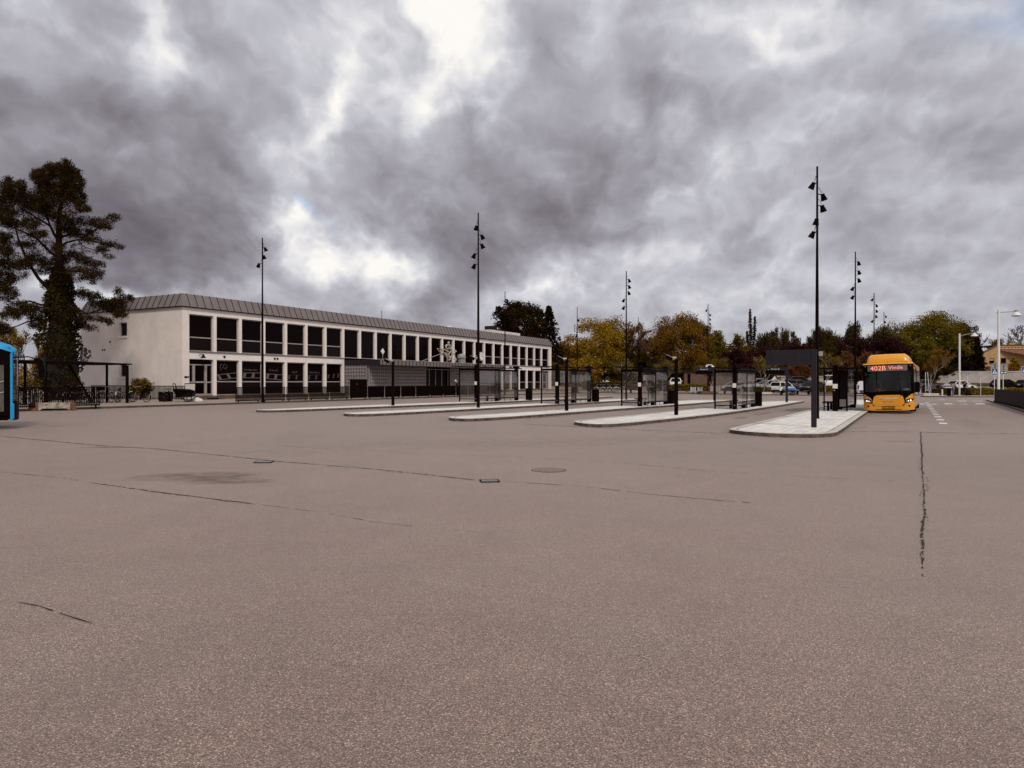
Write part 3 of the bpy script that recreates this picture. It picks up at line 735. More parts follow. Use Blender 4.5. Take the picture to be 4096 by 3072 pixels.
# ------------------------------------------------------------------ bicycle shelter
q = (-25.2, 46.5); d28 = SU
bs = thing('bicycle_shelter', 'dark flat-roofed bicycle shelter between the big pine and the station end wall', 'shelter', (*q, gz(*q)+.12), PI/2-TH)
t = MB(); t.loft([[(.25,-.15,2.50),(.25,2.3,2.62),(.25,2.3,2.68),(.25,-.15,2.58)],[(-2.2,-.15,2.42),(-2.2,2.3,2.5),(-2.2,2.3,2.72),(-2.2,-.15,2.62)],[(-14,-.15,2.40),(-14,2.3,2.5),(-14,2.3,2.72),(-14,-.15,2.62)]]); t.build('roof', m_dark, bs)
for x in (0, -5.1, -9.6, -13.6):
    t = MB(); t.box(x-.07, x+.07, -.07, .07, -.05, 2.45); t.build('post', m_dark, bs)
    t = MB(); t.box(x-.06, x+.06, 2.1, 2.2, -.05, 2.5); t.build('post', m_dark, bs)
t = MB(); t.beam((-3.2,.9,2.45), (-2.3,.0,.1), .12, .12); t.build('brace', m_dark, bs)
t = MB()
for i in range(16): t.tube([(-.6-i*.85,1.2,0),(-.6-i*.85,1.2,.6),(-.6-i*.85,1.7,.6),(-.6-i*.85,1.7,0)], .02, 5)
t.build('bike_rack', m_dark, bs)

# ------------------------------------------------------------------ bus shelters
def shelter(k, u0, v0, W, L, H, label, mirror=False):
    x, y = uvxy(u0, v0)
    s = thing('bus_shelter', label, 'bus shelter', (x, y, gz(x, y)+.12), PI/2-IA, 'glass bus shelters on the platforms')
    for i, xx in enumerate((0, L*.48, L)):
        t = MB(); t.box(xx-.10, xx+.10, -.11, .12, -.02, H+(.17 if i != 1 else -.1)); py = t.build('pylon', m_black, s)
        if i == 0:
            t = MB(); t.box(-.115, -.102, -.10, .11, 1.28, 1.53); t.build('notice', m_cream, py)
            t = MB(); t.box(-.11, -.102, -.03, .03, .22, .26); t.build('badge', m_grey, py)
    t = MB(); zr = H-.08
    t.loft([[(xx,-.38,zr),(xx,W+.25,zr+.10),(xx,W+.62,zr+.15),(xx,W+.62,zr+.19),(xx,W+.25,zr+.17),(xx,-.38,zr+.08)] for xx in (-.25, L+.3)])
    rf = t.build('roof', m_black, s)
    t = MB()
    for xx in (.8, 1.8, 3.4, 4.4): t.lathe([(.05,0),(.08,.03),(.04,.06)], 8, (xx*L/5.7,-.2,zr+.085))
    t.box(L-.22, L+.22, -.2, .2, zr+.09, zr+.22); t.build('roof_fittings', m_black, rf)
    fr = MB(); b0, b1 = .22, H-.28
    yy = -.16
    for xx in (.13, L*.48-.03, L*.48+.32, L-.0, L+.03): pass
    for xx in (L*.5, L+.02): fr.box(xx-.035, xx+.035, yy-.03, yy+.03, 0, H-.1)
    fr.box(.1, L, yy-.03, yy+.03, b0-.03, b0+.03); fr.box(.1, L, yy-.03, yy+.03, b1, b1+.14)
    for xx in (.95, 1.9, L*.5+.9, L*.5+1.8): fr.box(xx-.015, xx+.015, yy-.015, yy+.015, 0, b0-.03)
    fr.build('wall_frame', m_black, s)
    g = MB(); g.box(.11, L*.5-.035, yy-.006, yy+.006, b0+.03, b1); g.box(L*.5+.035, L-.02, yy-.006, yy+.006, b0+.03, b1); g.build('glass_wall', m_glass, s)
    for xe in (0, L):
        f = MB(); f.box(xe-.04, xe+.04, W-.04, W+.04, 0, H-.02); f.box(xe-.03, xe+.03, .12, W-.04, b0-.03, b0+.03); f.box(xe-.03, xe+.03, .12, W-.04, b1+.02, b1+.16)
        e = f.build('end_frame', m_black, s)
        g = MB(); g.box(xe-.006, xe+.006, .12, W-.04, b0+.03, b1+.02); g.build('glass_pane', m_glass, e)
    b = MB(); b.box(.7, 2.6, .25, .65, .44, .49); bn = b.build('bench_seat', m_dark, s)
    for xx in (1.0, 2.3):
        b = MB(); b.box(xx-.05, xx+.05, .38, .52, 0, .44); b.build('leg', m_dark, bn)
    return s
shelter('A', 44.84, 28.2, 1.5, 6.1, 2.62, 'bus shelter on the farthest platform, standing before the station annexe')
shelter('B', 44.99, 21.6, 1.25, 5.6, 2.60, 'bus shelter on the second platform from the station building')
shelter('C', 43.96, 15.2, 1.25, 5.4, 2.50, 'bus shelter on the middle platform, between two lamp columns')
shelter('D', 42.79, 9.0, 1.15, 5.4, 2.42, 'bus shelter in front of the parked cars and the Perron C sign')
# the nearest one is built the other way round: open to both sides of its pylon
def shelter_near(u0, v0):
    H = 2.46; x, y = uvxy(u0, v0); L = 6.0
    s = thing('bus_shelter', 'bus shelter beside the yellow bus, with a dark advertising panel', 'bus shelter', (x, y, gz(x, y)+.12), PI/2-IA, 'glass bus shelters on the platforms')
    for xx in (0, L*.5, L):
        t = MB(); t.box(xx-.10, xx+.10, -.14, .14, -.02, H+.12); py = t.build('pylon', m_black, s)
        if xx == 0:
            t = MB(); t.box(-.115, -.102, -.13, .13, 1.28, 1.53); t.build('notice', m_cream, py)
            t = MB(); t.lathe([(.035,0),(.035,.008)], 10, (-.102,.05,1.17), Matrix.Rotation(-PI/2,3,'Y')); t.build('badge', m_grey, py)
    t = MB(); zr = H-.12
    t.loft([[(xx,-1.0,zr),(xx,.9,zr+.02),(xx,1.2,zr+.08),(xx,1.2,zr+.12),(xx,.9,zr+.12),(xx,-1.0,zr+.10)] for xx in (-.25, L+.3)]); t.build('roof', m_black, s)
    for yy in (.58, -.60):
        for xx in (0, L):
            f = MB(); f.box(xx-.035, xx+.035, yy-.035, yy+.035, 0, zr); e = f.build('post', m_black, s)
        f = MB(); f.box(.04, L-.04, yy-.025, yy+.025, .22, .28) if yy < 0 else f.box(-.025, .025, .14, yy-.04, .22, .28); f.box(-.03, .03, min(yy, .14 if yy > 0 else yy)+.03, max(yy, -.14 if yy < 0 else yy)-.03, zr-.25, zr-.12) if abs(yy) > .2 else None; f.build('rail', m_black, s)
    f = MB(); f.box(-.03, .03, -.56, -.14, .18, .26); f.build('rail', m_black, s)
    g = MB(); g.box(.04, L-.04, -.606, -.594, .28, zr-.02); g.build('glass_wall', m_glass, s)
    f = MB(); f.box(.55, .75, -.52, -.16, .2, 2.15); ad = f.build('advert_case', m_dark, s)
    g = MB(); g.box(.535, .545, -.50, -.18, .7, 2.08); g.build('poster_glass', m_panel, ad)
    g = MB(); g.box(.53, .545, -.50, -.18, .25, .66); g.build('lower_panel', m_lat, ad)
    b = MB(); b.box(.3, 2.4, .2, .72, .44, .50); bn = b.build('bench_seat', m_dark, s)
    for xx in (.42, 2.2):
        b = MB(); b.box(xx-.06, xx+.06, .35, .47, 0, .44); b.build('leg', m_dark, bn)
shelter_near(43.84, 3.70)
# litter bins beside the shelters
def make_bin(label):
    b = thing('litter_bin', label, 'litter bin', (0,0,0), 0, 'litter bins beside the shelters')
    t = MB(); t.lathe([(.26,0),(.29,.05),(.29,.86),(.285,.9)], 20); t.build('drum', m_black, b, 40)
    t = MB(); t.lathe([(.30,.9),(.30,.955),(.26,.975),(.2,.93)], 20); t.build('rim', m_dark, b, 40)
    return b
BN = [((52.35,27.75),'litter bin by the shelter nearest the station building'),((51.66,21.5),'litter bin right of the second shelter, with bicycles behind it'),((50.57,15.2),'litter bin at the right end of the middle shelter'),((49.59,8.95),'litter bin at the right end of the shelter near the Perron D sign'),((50.9,3.35),'litter bin between the nearest shelter and the yellow bus')]
b0 = None
for (u, v), lab in BN:
    x, y = uvxy(u, v); l = (x, y, gz(x, y)+.116)
    if b0 is None: b0 = make_bin(lab); b0.location = l
    else: dup(b0, l, 0, lab)

# ------------------------------------------------------------------ platform signs
def platform_sign(u, v, label, txt=None, w=1.55):
    x, y = uvxy(u, v)
    s = thing('platform_sign', label, 'sign', (x, y, gz(x, y)+.116), PI/2-IA, 'platform signs on square posts')
    H = 2.82
    t = MB(); t.box(-.06, .06, -.09, .09, 0, H); t.build('post', m_antra, s, bevel=.008)
    t = MB(); t.box(-.05, .05, .10, .10+w, H-.56, H-.01); bd = t.build('board', m_antra, s, bevel=.01)
    if txt:
        t = MB(); t.box(-.058, -.052, .16, .04+w, H-.53, H-.26); t.build('display', m_black, bd)
        text('sign_lettering', txt, .17, m_signw, bd, frame4((-.056, .10+w*.5, H-.14), (0,-1,0), (0,0,1)), .002)
        text('sign_lettering', '· –', .16, m_signw, bd, frame4((-.056, .10+w*.86, H-.16), (0,-1,0), (0,0,1)), .002)
        text('sign_lettering', '––– –––', .07, m_grey, bd, frame4((-.056, .10+w*.19, H-.15), (0,-1,0), (0,0,1)), .002, .9)
    return s
platform_sign(27.68, 3.04, 'large blank anthracite sign back on a square post on the nearest platform')
platform_sign(61.62, 14.67, 'dark platform sign reading Perron C', 'Perron C')
platform_sign(61.16, 8.76, 'dark platform sign reading Perron D', 'Perron D')

# ------------------------------------------------------------------ tall masts with spotlights
def mast(px, Y, H, lamps, label, z=.12, b=None):
    x, y = b or at(px, Y)
    s = thing('lamp_mast', label, 'lamp post', (x, y, gz(x, y)+z), 0, 'tall black masts with spotlights')
    t = MB(); t.tube([(0,0,-.02),(0,0,H*.45),(0,0,H*.7),(0,0,H)], [.095,.07,.05,.04], 10); t.build('pole', m_dark, s, 60)
    t = MB(); t.lathe([(.13,0),(.13,.02),(.10,.03)], 12); t.build('base_plate', m_dark, s)
    for off, side in lamps:
        z0 = H-off; sx = side
        tilt = Matrix.Rotation(-sx*R(24), 3, 'Y') @ Matrix.Rotation(R(14), 3, 'X')
        c = Vector((sx*.245, -.07, z0)); k_ = .74
        t = MB(); t.lathe([(r_k*k_, z_k*k_) for r_k, z_k in ((.10,.20),(.12,.17),(.12,.05),(.145,.03),(.15,-.01),(.18,-.14),(.20,-.2),(.19,-.2))], 14, c, tilt)
        lp = t.build('spotlight', m_black, s, 40)
        t = MB(); t.tube([(0,0,z0+.14),(sx*.15,-.04,z0+.13),tuple(c+Vector((0,0,.10)))], .022, 6); t.build('bracket', m_black, lp)
        t = MB(); t.tube([(0,0,z0+.35),(sx*.06,-.02,z0+.45),tuple(c+tilt@Vector((0,0,.2)))], .012, 4); t.build('cable', m_black, lp)
        t = MB(); t.lathe([(.14,-.149),(.14,-.145)], 14, c, tilt); t.build('lens', m_panel, lp)
    return s
r_, l_ = 1, -1
mast(1050, 50.7, 11.7, [(.84,r_),(1.4,.6),(1.98,l_)], 'mast with three spotlights, behind the railing at the left end of the building')
mast(0, 0, 11.6, [(.92,-.5),(1.46,r_),(2.0,r_),(2.58,l_),(3.2,l_)], 'tall mast with five spotlights on the second platform, before the building', .116, uvxy(35.92, 22.46))
mast(2020, 78, 11.4, [(1.0,r_)], 'thin far mast with one spotlight before the dark pines')
mast(2308.7, 95, 11.5, [(1.8,.6),(2.7,r_),(3.9,-.4)], 'far mast in front of the yellow-green tree')
mast(2505, 62.5, 11.3, [(.85,r_),(1.4,r_),(1.95,.9),(2.6,l_),(3.25,l_)], 'mast behind the middle shelter, before bare brown trees', .116)
mast(2832, 97, 12.2, [(.9,l_),(1.5,r_),(2.1,r_),(2.7,r_),(3.5,l_),(4.0,l_)], 'mast rising above the white globe lamp and the Perron C sign')
mast(2553, 119, 11.6, [(1.0,r_),(1.6,l_)], 'faintest far mast, half lost in the bare trees')
mast(0, 0, 11.3, [(.88,l_),(1.39,r_),(1.9,.9),(2.5,-.3),(3.07,l_)], 'tallest nearest mast, right beside the blank sign on the nearest platform', .116, uvxy(34.48, 3.66))
mast(3421, 54.2, 11.6, [(.9,.9),(1.6,r_),(2.2,r_),(2.85,l_),(3.5,l_)], 'mast rising behind the nearest shelter, just left of the yellow bus', .116)
mast(3496, 79, 11.6, [(.8,l_),(1.45,r_),(2.05,r_),(2.65,.8),(3.2,l_)], 'mast directly above the roof of the yellow bus')
mast(3535.5, 105, 11.6, [(.7,r_),(1.5,.5)], 'small far mast above the bus roof, before the dark trees')
# floodlight columns
def floodcol(u, v, H, label, yaw=0, z=.116):
    x, y = uvxy(u, v)
    s = thing('floodlight_column', label, 'lamp post', (x, y, gz(x, y)+z), yaw, 'short columns with a floodlight')
    t = MB(); t.tube([(0,0,-.02),(0,0,H)], [.10,.085], 12); t.build('column', m_dark, s, 60)
    return s
def flood(s, z, sx=-1):
    t = MB(); t.box(-.03+sx*.12, .03+sx*.12, -.05, .05, z-.08, z+.08); t.tube([(0,0,z),(sx*.2,0,z)], .06, 8); br = t.build('bracket', m_grey, s)
    m = Matrix.Rotation(sx*R(-28), 3, 'Y')
    t = MB(); t.obox((sx*.38, 0, z-.0), (.34, .30, .17), m); h = t.build('floodlight', m_black, s, bevel=.02)
    t = MB(); t.obox(Vector((sx*.38,0,z))+m@Vector((0,0,.095)), (.33,.29,.02), m); t.build('housing_top', m_grey, h)
f1 = floodcol(35.55, 28.6, 2.78, 'short dark column with a floodlight on the farthest platform, before the lattice wall'); flood(f1, 2.82)
f2 = floodcol(35.11, 16.3, 2.78, 'short dark column with a floodlight between the second and middle shelters'); flood(f2, 2.82)
f3 = floodcol(33.9, 9.9, 2.72, 'short dark column with a floodlight left of the shelter by the parked cars'); flood(f3, 2.76)
fm = [o for o in C.objects if o.name.startswith('lamp_mast') and o.parent is None]
flood(fm[1], 2.95)
t = MB(); t.obox((.10,-.1,2.9), (.16,.16,.2)); t.build('camera_box', m_grey, fm[7])
# ------------------------------------------------------------------ buses (local: +x forward, y left, z up, origin on the ground under the front)
def fx(y, z, off=0):
    ay = abs(y)/1.275
    return -.05*ay**2-.26*ay**8-(.09*(z-1.1)/1.4 if z > 1.1 else 0)+off
def patch(ys, zl, zh, off, th=.03, nz=3, fx=fx):
    """curved sheet on the bus front between heights zl(y) and zh(y)"""
    mb = MB(); grid = []
    for y in ys:
        col = []
        for k in range(nz+1):
            z = zl(y)+(zh(y)-zl(y))*k/nz; col.append((fx(y, z, off), y, z))
        grid.append(col)
    n = len(ys)
    for i in range(n-1):
        for k in range(nz): mb.quad(grid[i][k], grid[i+1][k], grid[i+1][k+1], grid[i][k+1])
    for i in range(n-1):   # rim
        for k in (0, nz):
            a, b = grid[i][k], grid[i+1][k]; mb.quad(a, b, (b[0]-th, b[1], b[2]), (a[0]-th, a[1], a[2]))
    for c in (grid[0], grid[-1]):
        for k in range(nz):
            a, b = c[k], c[k+1]; mb.quad(a, b, (b[0]-th, b[1], b[2]), (a[0]-th, a[1], a[2]))
    return mb
def lin(pts):
    def f(y):
        for (a, za), (b, zb_) in zip(pts, pts[1:]):
            if y <= b: return za+(zb_-za)*max(0, (y-a)/(b-a))
        return pts[-1][1]
    return f
def yr(a, b, n): return [a+(b-a)*i/n for i in range(n+1)]
def wheel(mbT, mbR, x, y, r, w):
    m = Matrix.Rotation(PI/2, 3, 'X')
    mbT.lathe([(r*.62,-w/2),(r*.93,-w/2),(r,-w*.36),(r,w*.36),(r*.93,w/2),(r*.62,w/2)], 20, (x,y,r), m)
    mbR.lathe([(r*.6,-w*.46),(r*.45,-w*.40),(r*.2,-w*.46),(r*.2,w*.46),(r*.45,w*.40),(r*.6,w*.46)], 16, (x,y,r), m)
def bus_rest(root, paint, side, L=12.0, dark=m_black):
    Wd = 1.275
    t = MB(); t.box(-L, -.42, -Wd, Wd, .30, 1.12)
    sd = t.build('side_panel', side, root, bevel=.03)
    t = MB()
    for s in (-1, 1): t.box(-L+.02, -.44, s*Wd-.02*(s>0)-.0*(s<0), s*Wd+.02*(s<0), 1.12, 2.62)
    t.build('side_window', m_wind if False else m_panel, root)
    t = MB(); t.box(-L, -.42, -Wd, Wd, 2.62, 2.98); t.build('cant_rail', paint, root, bevel=.05)
    t = MB(); t.box(-L, -L+.05, -Wd+.03, Wd-.03, 1.12, 2.62); t.build('rear_panel', paint, root)
    for x in (-2.75, -9.2):
        for s in (-1, 1):
            a, b = MB(), MB(); wheel(a, b, x, s*1.10, .48, .30)
            w = a.build('wheel', m_rubber, root, 40); b.build('rim', m_rim, w, 40)
# --- yellow bus
bx, by = uvxy(44.9, 1.06)
bus = thing('city_bus', 'yellow city bus showing 402B Vinde, with lit headlamps, standing at the nearest platform', 'bus', (bx, by, gz(bx, by)+.02), PI/2-R(31.2)+PI); bus.rotation_euler[0] = R(1.8)
bus_rest(bus, m_yel, m_beige)
Y = yr(-1.27, 1.27, 26)
t = patch(Y, lambda y: .40, lambda y: 1.30, -.025, .3); t.build('front_panel', m_black, bus, 50)
hornL = lin([(-1.27,1.12),(-1.12,1.05),(-.84,.82),(-.80,.55)])
t = patch(yr(-1.27,-.80,8), lambda y: .46, hornL, .0, .05); t.build('front_wing', m_yel, bus, 50)
t = patch(yr(.80,1.27,8), lambda y: .46, lambda y: hornL(-y), .0, .05); t.build('front_wing', m_yel, bus, 50)
ctop = lin([(-.80,.60),(-.86+.06,.60),(-.74,.93),(-.55,1.03),(.55,1.03),(.74,.95),(.80,.60)])
t = patch(yr(-.79,.79,20), lambda y: .50, ctop, .005, .05, 4); t.build('bonnet_panel', m_yel, bus, 50)
t = patch(Y, lin([(-1.27,.20),(-.75,.16),(.75,.16),(1.27,.20)]), lin([(-1.27,.455),(-.85,.48),(-.7,.40),(.7,.40),(.85,.48),(1.27,.455)]), .02, .3); bp = t.build('bumper', m_yel, bus, 50)
t = patch(yr(-.70,.70,10), lambda y: .415, lambda y: .495, .012, .05); t.build('bumper_insert', m_yel, bp, 50)
t = patch(yr(-.65,.65,8), lin([(-.65,.20),(.65,.20)]), lambda y: .235, .024, .02); t.build('bumper_groove', m_seam, bp)
t = patch(yr(-.30,.30,4), lambda y: .255, lambda y: .405, .045, .03); npl = t.build('number_plate', m_black, bus)
t = patch(yr(-.262,.262,4), lambda y: .283, lambda y: .377, .048, .01); t.build('plate_face', M('plate_orange', (.75,.25,.015), .5, .05), npl)
text('plate_number', 'AY 58 876', .105, m_black, npl, frame4((fx(0,.33,.05), .02, .33), (0,1,0), (0,0,1)), .002, .95)
for s in (-1, 1):
    zl = lin([(-1.22,.74),(-1.05,.64),(-.9,.58),(-.80,.56)]); zh = lin([(-1.22,.80),(-.98,.79),(-.84,.72),(-.80,.60)])
    ys_ = yr(-1.22,-.80,7) if s < 0 else [-q for q in yr(-1.22,-.80,7)][::-1]
    t = patch(ys_, (lambda y: zl(-abs(y))-.02), (lambda y: zh(-abs(y))+.02), .012, .03); hl = t.build('headlight', m_black, bus, 50)
    for (yy, zz, rr, mm) in ((-1.08,.715,.050,m_lamp),(-.975,.69,.036,m_lamp),(-.885,.655,.042,m_lens)):
        b = MB(); b.lathe([(rr,0),(rr*.8,.012),(.001,.016)], 12, (fx(yy,zz,.012), s*-yy*-1 if False else (yy if s < 0 else -yy), zz), Matrix.Rotation(PI/2,3,'Y')); b.build('lamp', mm, hl, 60)
    b = MB(); pts = [(fx(yy, zl(yy), .016), yy if s < 0 else -yy, zl(yy)+.0) for yy in yr(-1.2,-.82,6)]; b.tube(pts, .010, 5); b.build('light_strip', m_lens, hl)
    b = MB(); b.lathe([(.055,0),(.045,.01),(.001,.012)], 12, (fx(1.0,.42,.022), s*1.02, .415), Matrix.Rotation(PI/2,3,'Y')); b.build('fog_light', m_panel, bus, 60)
# windscreen, black surround and destination display
t = patch(Y, lambda y: 2.50, lambda y: 2.96, .0, .1); t.build('display_surround', m_black, bus, 50)
for s in (-1, 1):
    ys_ = yr(-1.27,-1.17,3) if s < 0 else yr(1.17,1.27,3)
    t = patch(ys_, lambda y: 1.12, lambda y: 2.5, .0, .12); t.build('front_pillar', m_black, bus, 50)
t = patch(Y, lambda y: 1.10, lin([(-1.27,1.13),(-1.1,1.24),(1.1,1.24),(1.27,1.13)]), .004, .1); t.build('windscreen_lower_edge', m_black, bus, 50)
t = patch(yr(-1.17,1.17,20), lambda y: 1.22, lambda y: 2.5, -.02, .01); ws = t.build('windscreen', m_wind, bus, 60)
t = MB(); t.tube([(fx(-.55,1.2,.01),-.55,1.2),(fx(.1,1.28,.02),.1,1.28),(fx(.9,1.30,.02),.85,1.26)], .014, 5); t.tube([(fx(.62,1.2,.02),.62,1.2),(fx(.8,1.9,.02),.60,1.7),(fx(.8,2.4,.02),.52,2.45)], .012, 5); t.build('wiper', m_black, ws)
t = patch(yr(-1.0,.98,14), lambda y: 2.54, lambda y: 2.91, .006, .02); dp = t.build('destination_display', m_ledback, bus, 50)
text('display_route', '402B', .40, m_led, dp, frame4((fx(.45,2.72,.03), -.47, 2.715), (0,1,0.02), (0,0,1)), .002, .95)
text('display_destination', 'Vinde', .31, m_led, dp, frame4((fx(.3,2.72,.03), .40, 2.735), (0,1,0.02), (0,0,1)), .002, 1.0)
for s in (-1, 1):
    b = MB(); b.ball((fx(1.15,2.85,.01), s*1.12, 2.86), .022, 8); b.build('marker_lamp', m_signw, bus)
# roof cap, gas tank pod
t = MB(); rings = []
for z, sh in ((2.965,0),(3.03,-.03),(3.06,-.10)):
    rings.append([(fx(y, z, .01+sh), y*(1+sh*.3), z+.02*(1-(y/1.27)**2)) for y in Y]+[(-.6, 1.27*(1+sh*.3), z), (-.6, -1.27*(1+sh*.3), z)])
t.loft(rings); t.build('roof_front', m_yel, bus, 50)
t = MB(); t.box(-12, -.5, -1.22, 1.22, 2.985, 3.04); t.build('roof', m_yel, bus, bevel=.02)
t = MB(); rings = []
for x, k, h in ((-.42,.90,.02),(-.46,.92,.26),(-.62,.95,.49),(-.95,.97,.58),(-5.2,.97,.58),(-5.6,.93,.26)):
    zt = 3.05+h; w_ = 1.12*k
    rings.append([(x,-w_,3.05),(x,-w_+.02,3.05+h*.35),(x,-w_+.10,3.05+h*.8),(x,-w_+.24,zt),(x,0,zt+.02),(x,w_-.24,zt),(x,w_-.10,3.05+h*.8),(x,w_-.02,3.05+h*.35),(x,w_,3.05)])
t.loft(rings); pod = t.build('roof_tank_cover', m_yel, bus, 50)
t = MB(); t.tube([(-.455,.02,3.30),(-.63,.02,3.56),(-.96,.02,3.652),(-5.2,.02,3.652)], .008, 4); t.build('cover_seam', m_seam, pod)
t = MB(); t.tube([(-.40,.0,3.06),(-.40,.0,3.14)], .012, 5); t.tube([(-.38,-.9,3.06),(-.38,-.9,3.10)], .02, 5); t.tube([(-.38,.93,3.06),(-.38,.93,3.11)], .02, 5); t.build('roof_aerial', m_black, bus)
t = MB(); t.tube([(fx(y,3.07,-.1)-.02, y, 3.075) for y in yr(-1.0,1.05,12)], .012, 5); t.build('roof_gasket', m_seam, bus)
# lettering
text('operator_lettering', 'midttrafik', .165, m_signw, bus, frame4((fx(0,.83,.014), .12, .835), (0,1,0), (0,0,1)), .002, 1.05)
t = MB(); t.tube([(fx(0,.86,.02),-.45,.84),(fx(0,.86,.02),-.40,.90),(fx(0,.86,.02),-.36,.86),(fx(0,.86,.02),-.30,.90),(fx(0,.86,.02),-.27,.84),(fx(0,.86,.02),-.33,.83)], .013, 4); t.build('operator_emblem', m_signw, bus)
text('maker_lettering', 'SCANIA', .125, m_grey, bus, frame4((fx(0,.65,.012), 0, .655), (0,1,0), (0,0,1)), .004, 1.25)
text('fleet_number', '241', .11, m_signw, bus, frame4((fx(1.12,.56,.012), 1.13, .565), (.55,1,0), (0,0,1)), .002)
b = MB(); b.lathe([(.03,0),(.01,.012)], 10, (fx(.58,.96,.006), .60, .955), Matrix.Rotation(PI/2,3,'Y')); b.build('bonnet_badge', m_black, bus)
m_sticker = M('blue_sticker', (.05,.22,.48), .5, .05)
for yy in (-1.11, -.98):
    b = MB(); b.lathe([(.055,0),(.055,.006)], 12, (fx(yy,.87,.004), yy, .88), Matrix.Rotation(PI/2,3,'Y')); o = b.build('sticker', m_sticker, bus)
    b = MB(); b.lathe([(.02,.006),(.02,.009)], 8, (fx(yy,.87,.004), yy, .89), Matrix.Rotation(PI/2,3,'Y')); b.build('pictogram', m_signw, o)
# mirrors
t = MB(); t.loft([[(.05+a,-1.54+q[0],q[1]) for q in ((-.10,1.80),(.08,1.80),(.11,1.92),(.12,2.36),(.06,2.46),(-.10,2.44),(-.12,2.3),(-.12,1.92))] for a in (0,.16)]); mi = t.build('mirror', m_black, bus, 40)
t = MB(); t.tube([(-.1,-1.2,2.68),(.1,-1.4,2.76),(.16,-1.52,2.72),(.14,-1.54,2.44)], .045, 8); t.build('mirror_arm', m_black, mi, 50)
t = MB(); t.loft([[(-.25+a,1.40+q[0],q[1]-.12) for q in ((-.11,1.28),(.13,1.26),(.15,1.40),(.15,1.78),(.09,1.86),(-.11,1.84))] for a in (0,.15)]); mi = t.build('mirror', m_black, bus, 40)
t = MB(); t.tube([(-.3,1.29,2.65),(-.12,1.38,2.5),(-.12,1.40,1.74)], .022, 6); t.tube([(-.15,1.46,1.15),(-.12,1.50,1.0),(-.12,1.38,.98),(-.2,1.29,1.05)], .02, 6); t.build('mirror_arm', m_black, mi, 50)
# interior seen through the windscreen
t = MB(); t.box(-11.9, -.3, -1.22, 1.22, .35, .42); t.box(-7.6,-7.5,-1.22,1.22,.42,2.6); t.build('floor', m_black, bus)
t = MB(); t.box(-.75, -.28, -1.15, 1.15, .9, 1.2); t.build('dashboard', m_dark, bus, bevel=.05)
t = MB(); t.lathe([(.23,-.02),(.25,0),(.23,.02)], 16, (-.95,.55,1.32), Matrix.Rotation(R(60),3,'Y')); t.build('steering_wheel', m_black, bus, 40)
t = MB(); t.box(-2.0,-1.5,.28,.85,.9,1.05); t.box(-2.05,-1.9,.3,.83,1.05,1.95); t.build('driver_seat', m_fab, bus, bevel=.06)
for x in (-3.6,-4.6,-5.6,-6.6):
    for y in (-.85,.85):
        t = MB(); t.box(x,x+.45,y-.4,y+.4,.8,.92); t.box(x-.08,x,y-.4,y+.4,.92,1.75); t.build('passenger_seat', m_fab, bus, bevel=.04)
t = MB(); t.tube([(-1.2,-.42,.42),(-1.2,-.42,1.75),(-1.2,-.55,1.95),(-1.25,-.62,1.6),(-1.25,-.64,1.2)], .028, 6); t.tube([(-3.2,-.3,.42),(-3.2,-.3,2.5)], .022, 6); t.tube([(-3.2,.3,.42),(-3.2,.3,2.5)], .022, 6); t.build('grab_rail', m_yplast, bus)
t = MB(); t.box(-.72,-.60,-.52,-.40,1.2,1.42); t.box(-.70,-.62,-.40,-.12,1.27,1.32); t.box(-.85,-.75,-.66,-.56,1.25,1.48); t.build('ticket_reader', m_yplast, bus)
t = MB(); t.loft([[(-.42+a,.78+q[0],1.22+q[1]) for q in ((0,0),(.3,-.02),(.34,.10),(.18,.20),(-.06,.16))] for a in (0,.10)]); t.tube([(-.36,.82,1.24),(-.33,1.05,1.36)], .055, 8); t.tube([(-.40,1.02,1.24),(-.38,1.14,1.28)], .05, 8); t.build('folded_cloth', m_mint, bus, 50)
# the surveyed bus is lower above the waistline than the first layout: squeeze it
for ch in list(bus.children):
    for o_ in [ch]+list(ch.children):
        if o_.name.startswith('mirror'): continue
        for v_ in o_.data.vertices:
            if v_.co.z > 1.1: v_.co.z = 1.1+(v_.co.z-1.1)*.885
# --- blue bus leaving the frame at the left
hx, hy = .83, .5578
cornx, corny = at(56, 24.0)
def fb_(y, z, off=0): ay = abs(y)/1.275; return -.04*ay**2-.10*ay**8+off
# local front-right corner sits at (-.31,-1.275)
ox = cornx-(-.14*hx-(-1.27)*hy); oy = corny-(-.14*hy+(-1.27)*hx)
bb = thing('city_bus', 'blue and black city bus cut off by the left edge of the view', 'bus', (ox, oy, gz(ox, oy)), math.atan2(hy, hx))
L = 12.; W_ = 1.27
def zt(x): return 2.78+.33*(1-math.exp(min(0, (x+.1))*1.6)) if x < -.1 else 2.74
t = MB(); rings = []
for x in (-.10,-.25,-.5,-.9,-1.5,-2.5,-L):
    z = zt(x); sh = .06 if x > -.2 else 0
    rings.append([(x,-W_+sh,z-.24),(x,-W_+.03+sh,z-.08),(x,-W_+.14+sh,z),(x,W_-.14-sh,z),(x,W_-.03-sh,z-.08),(x,W_-sh,z-.24)])
t.loft(rings); t.build('roof', m_blu, bb, 50)
t = MB(); t.box(-L,-.24,-W_+.02,-W_+.05,.34,2.75); t.box(-L,-.4,W_-.05,W_-.02,.34,2.75); t.box(-L,-L+.1,-W_+.05,W_-.05,.34,2.75); t.build('side_panel', m_black, bb)
t = MB(); t.box(-L,-.3,-W_+.05,W_-.05,.30,.40); t.build('floor', m_black, bb)
t = patch(yr(-1.26,1.26,20), lambda y: .95, lambda y: 2.62, -.02, .02, 3, fb_); t.build('windscreen', m_wind, bb, 50)
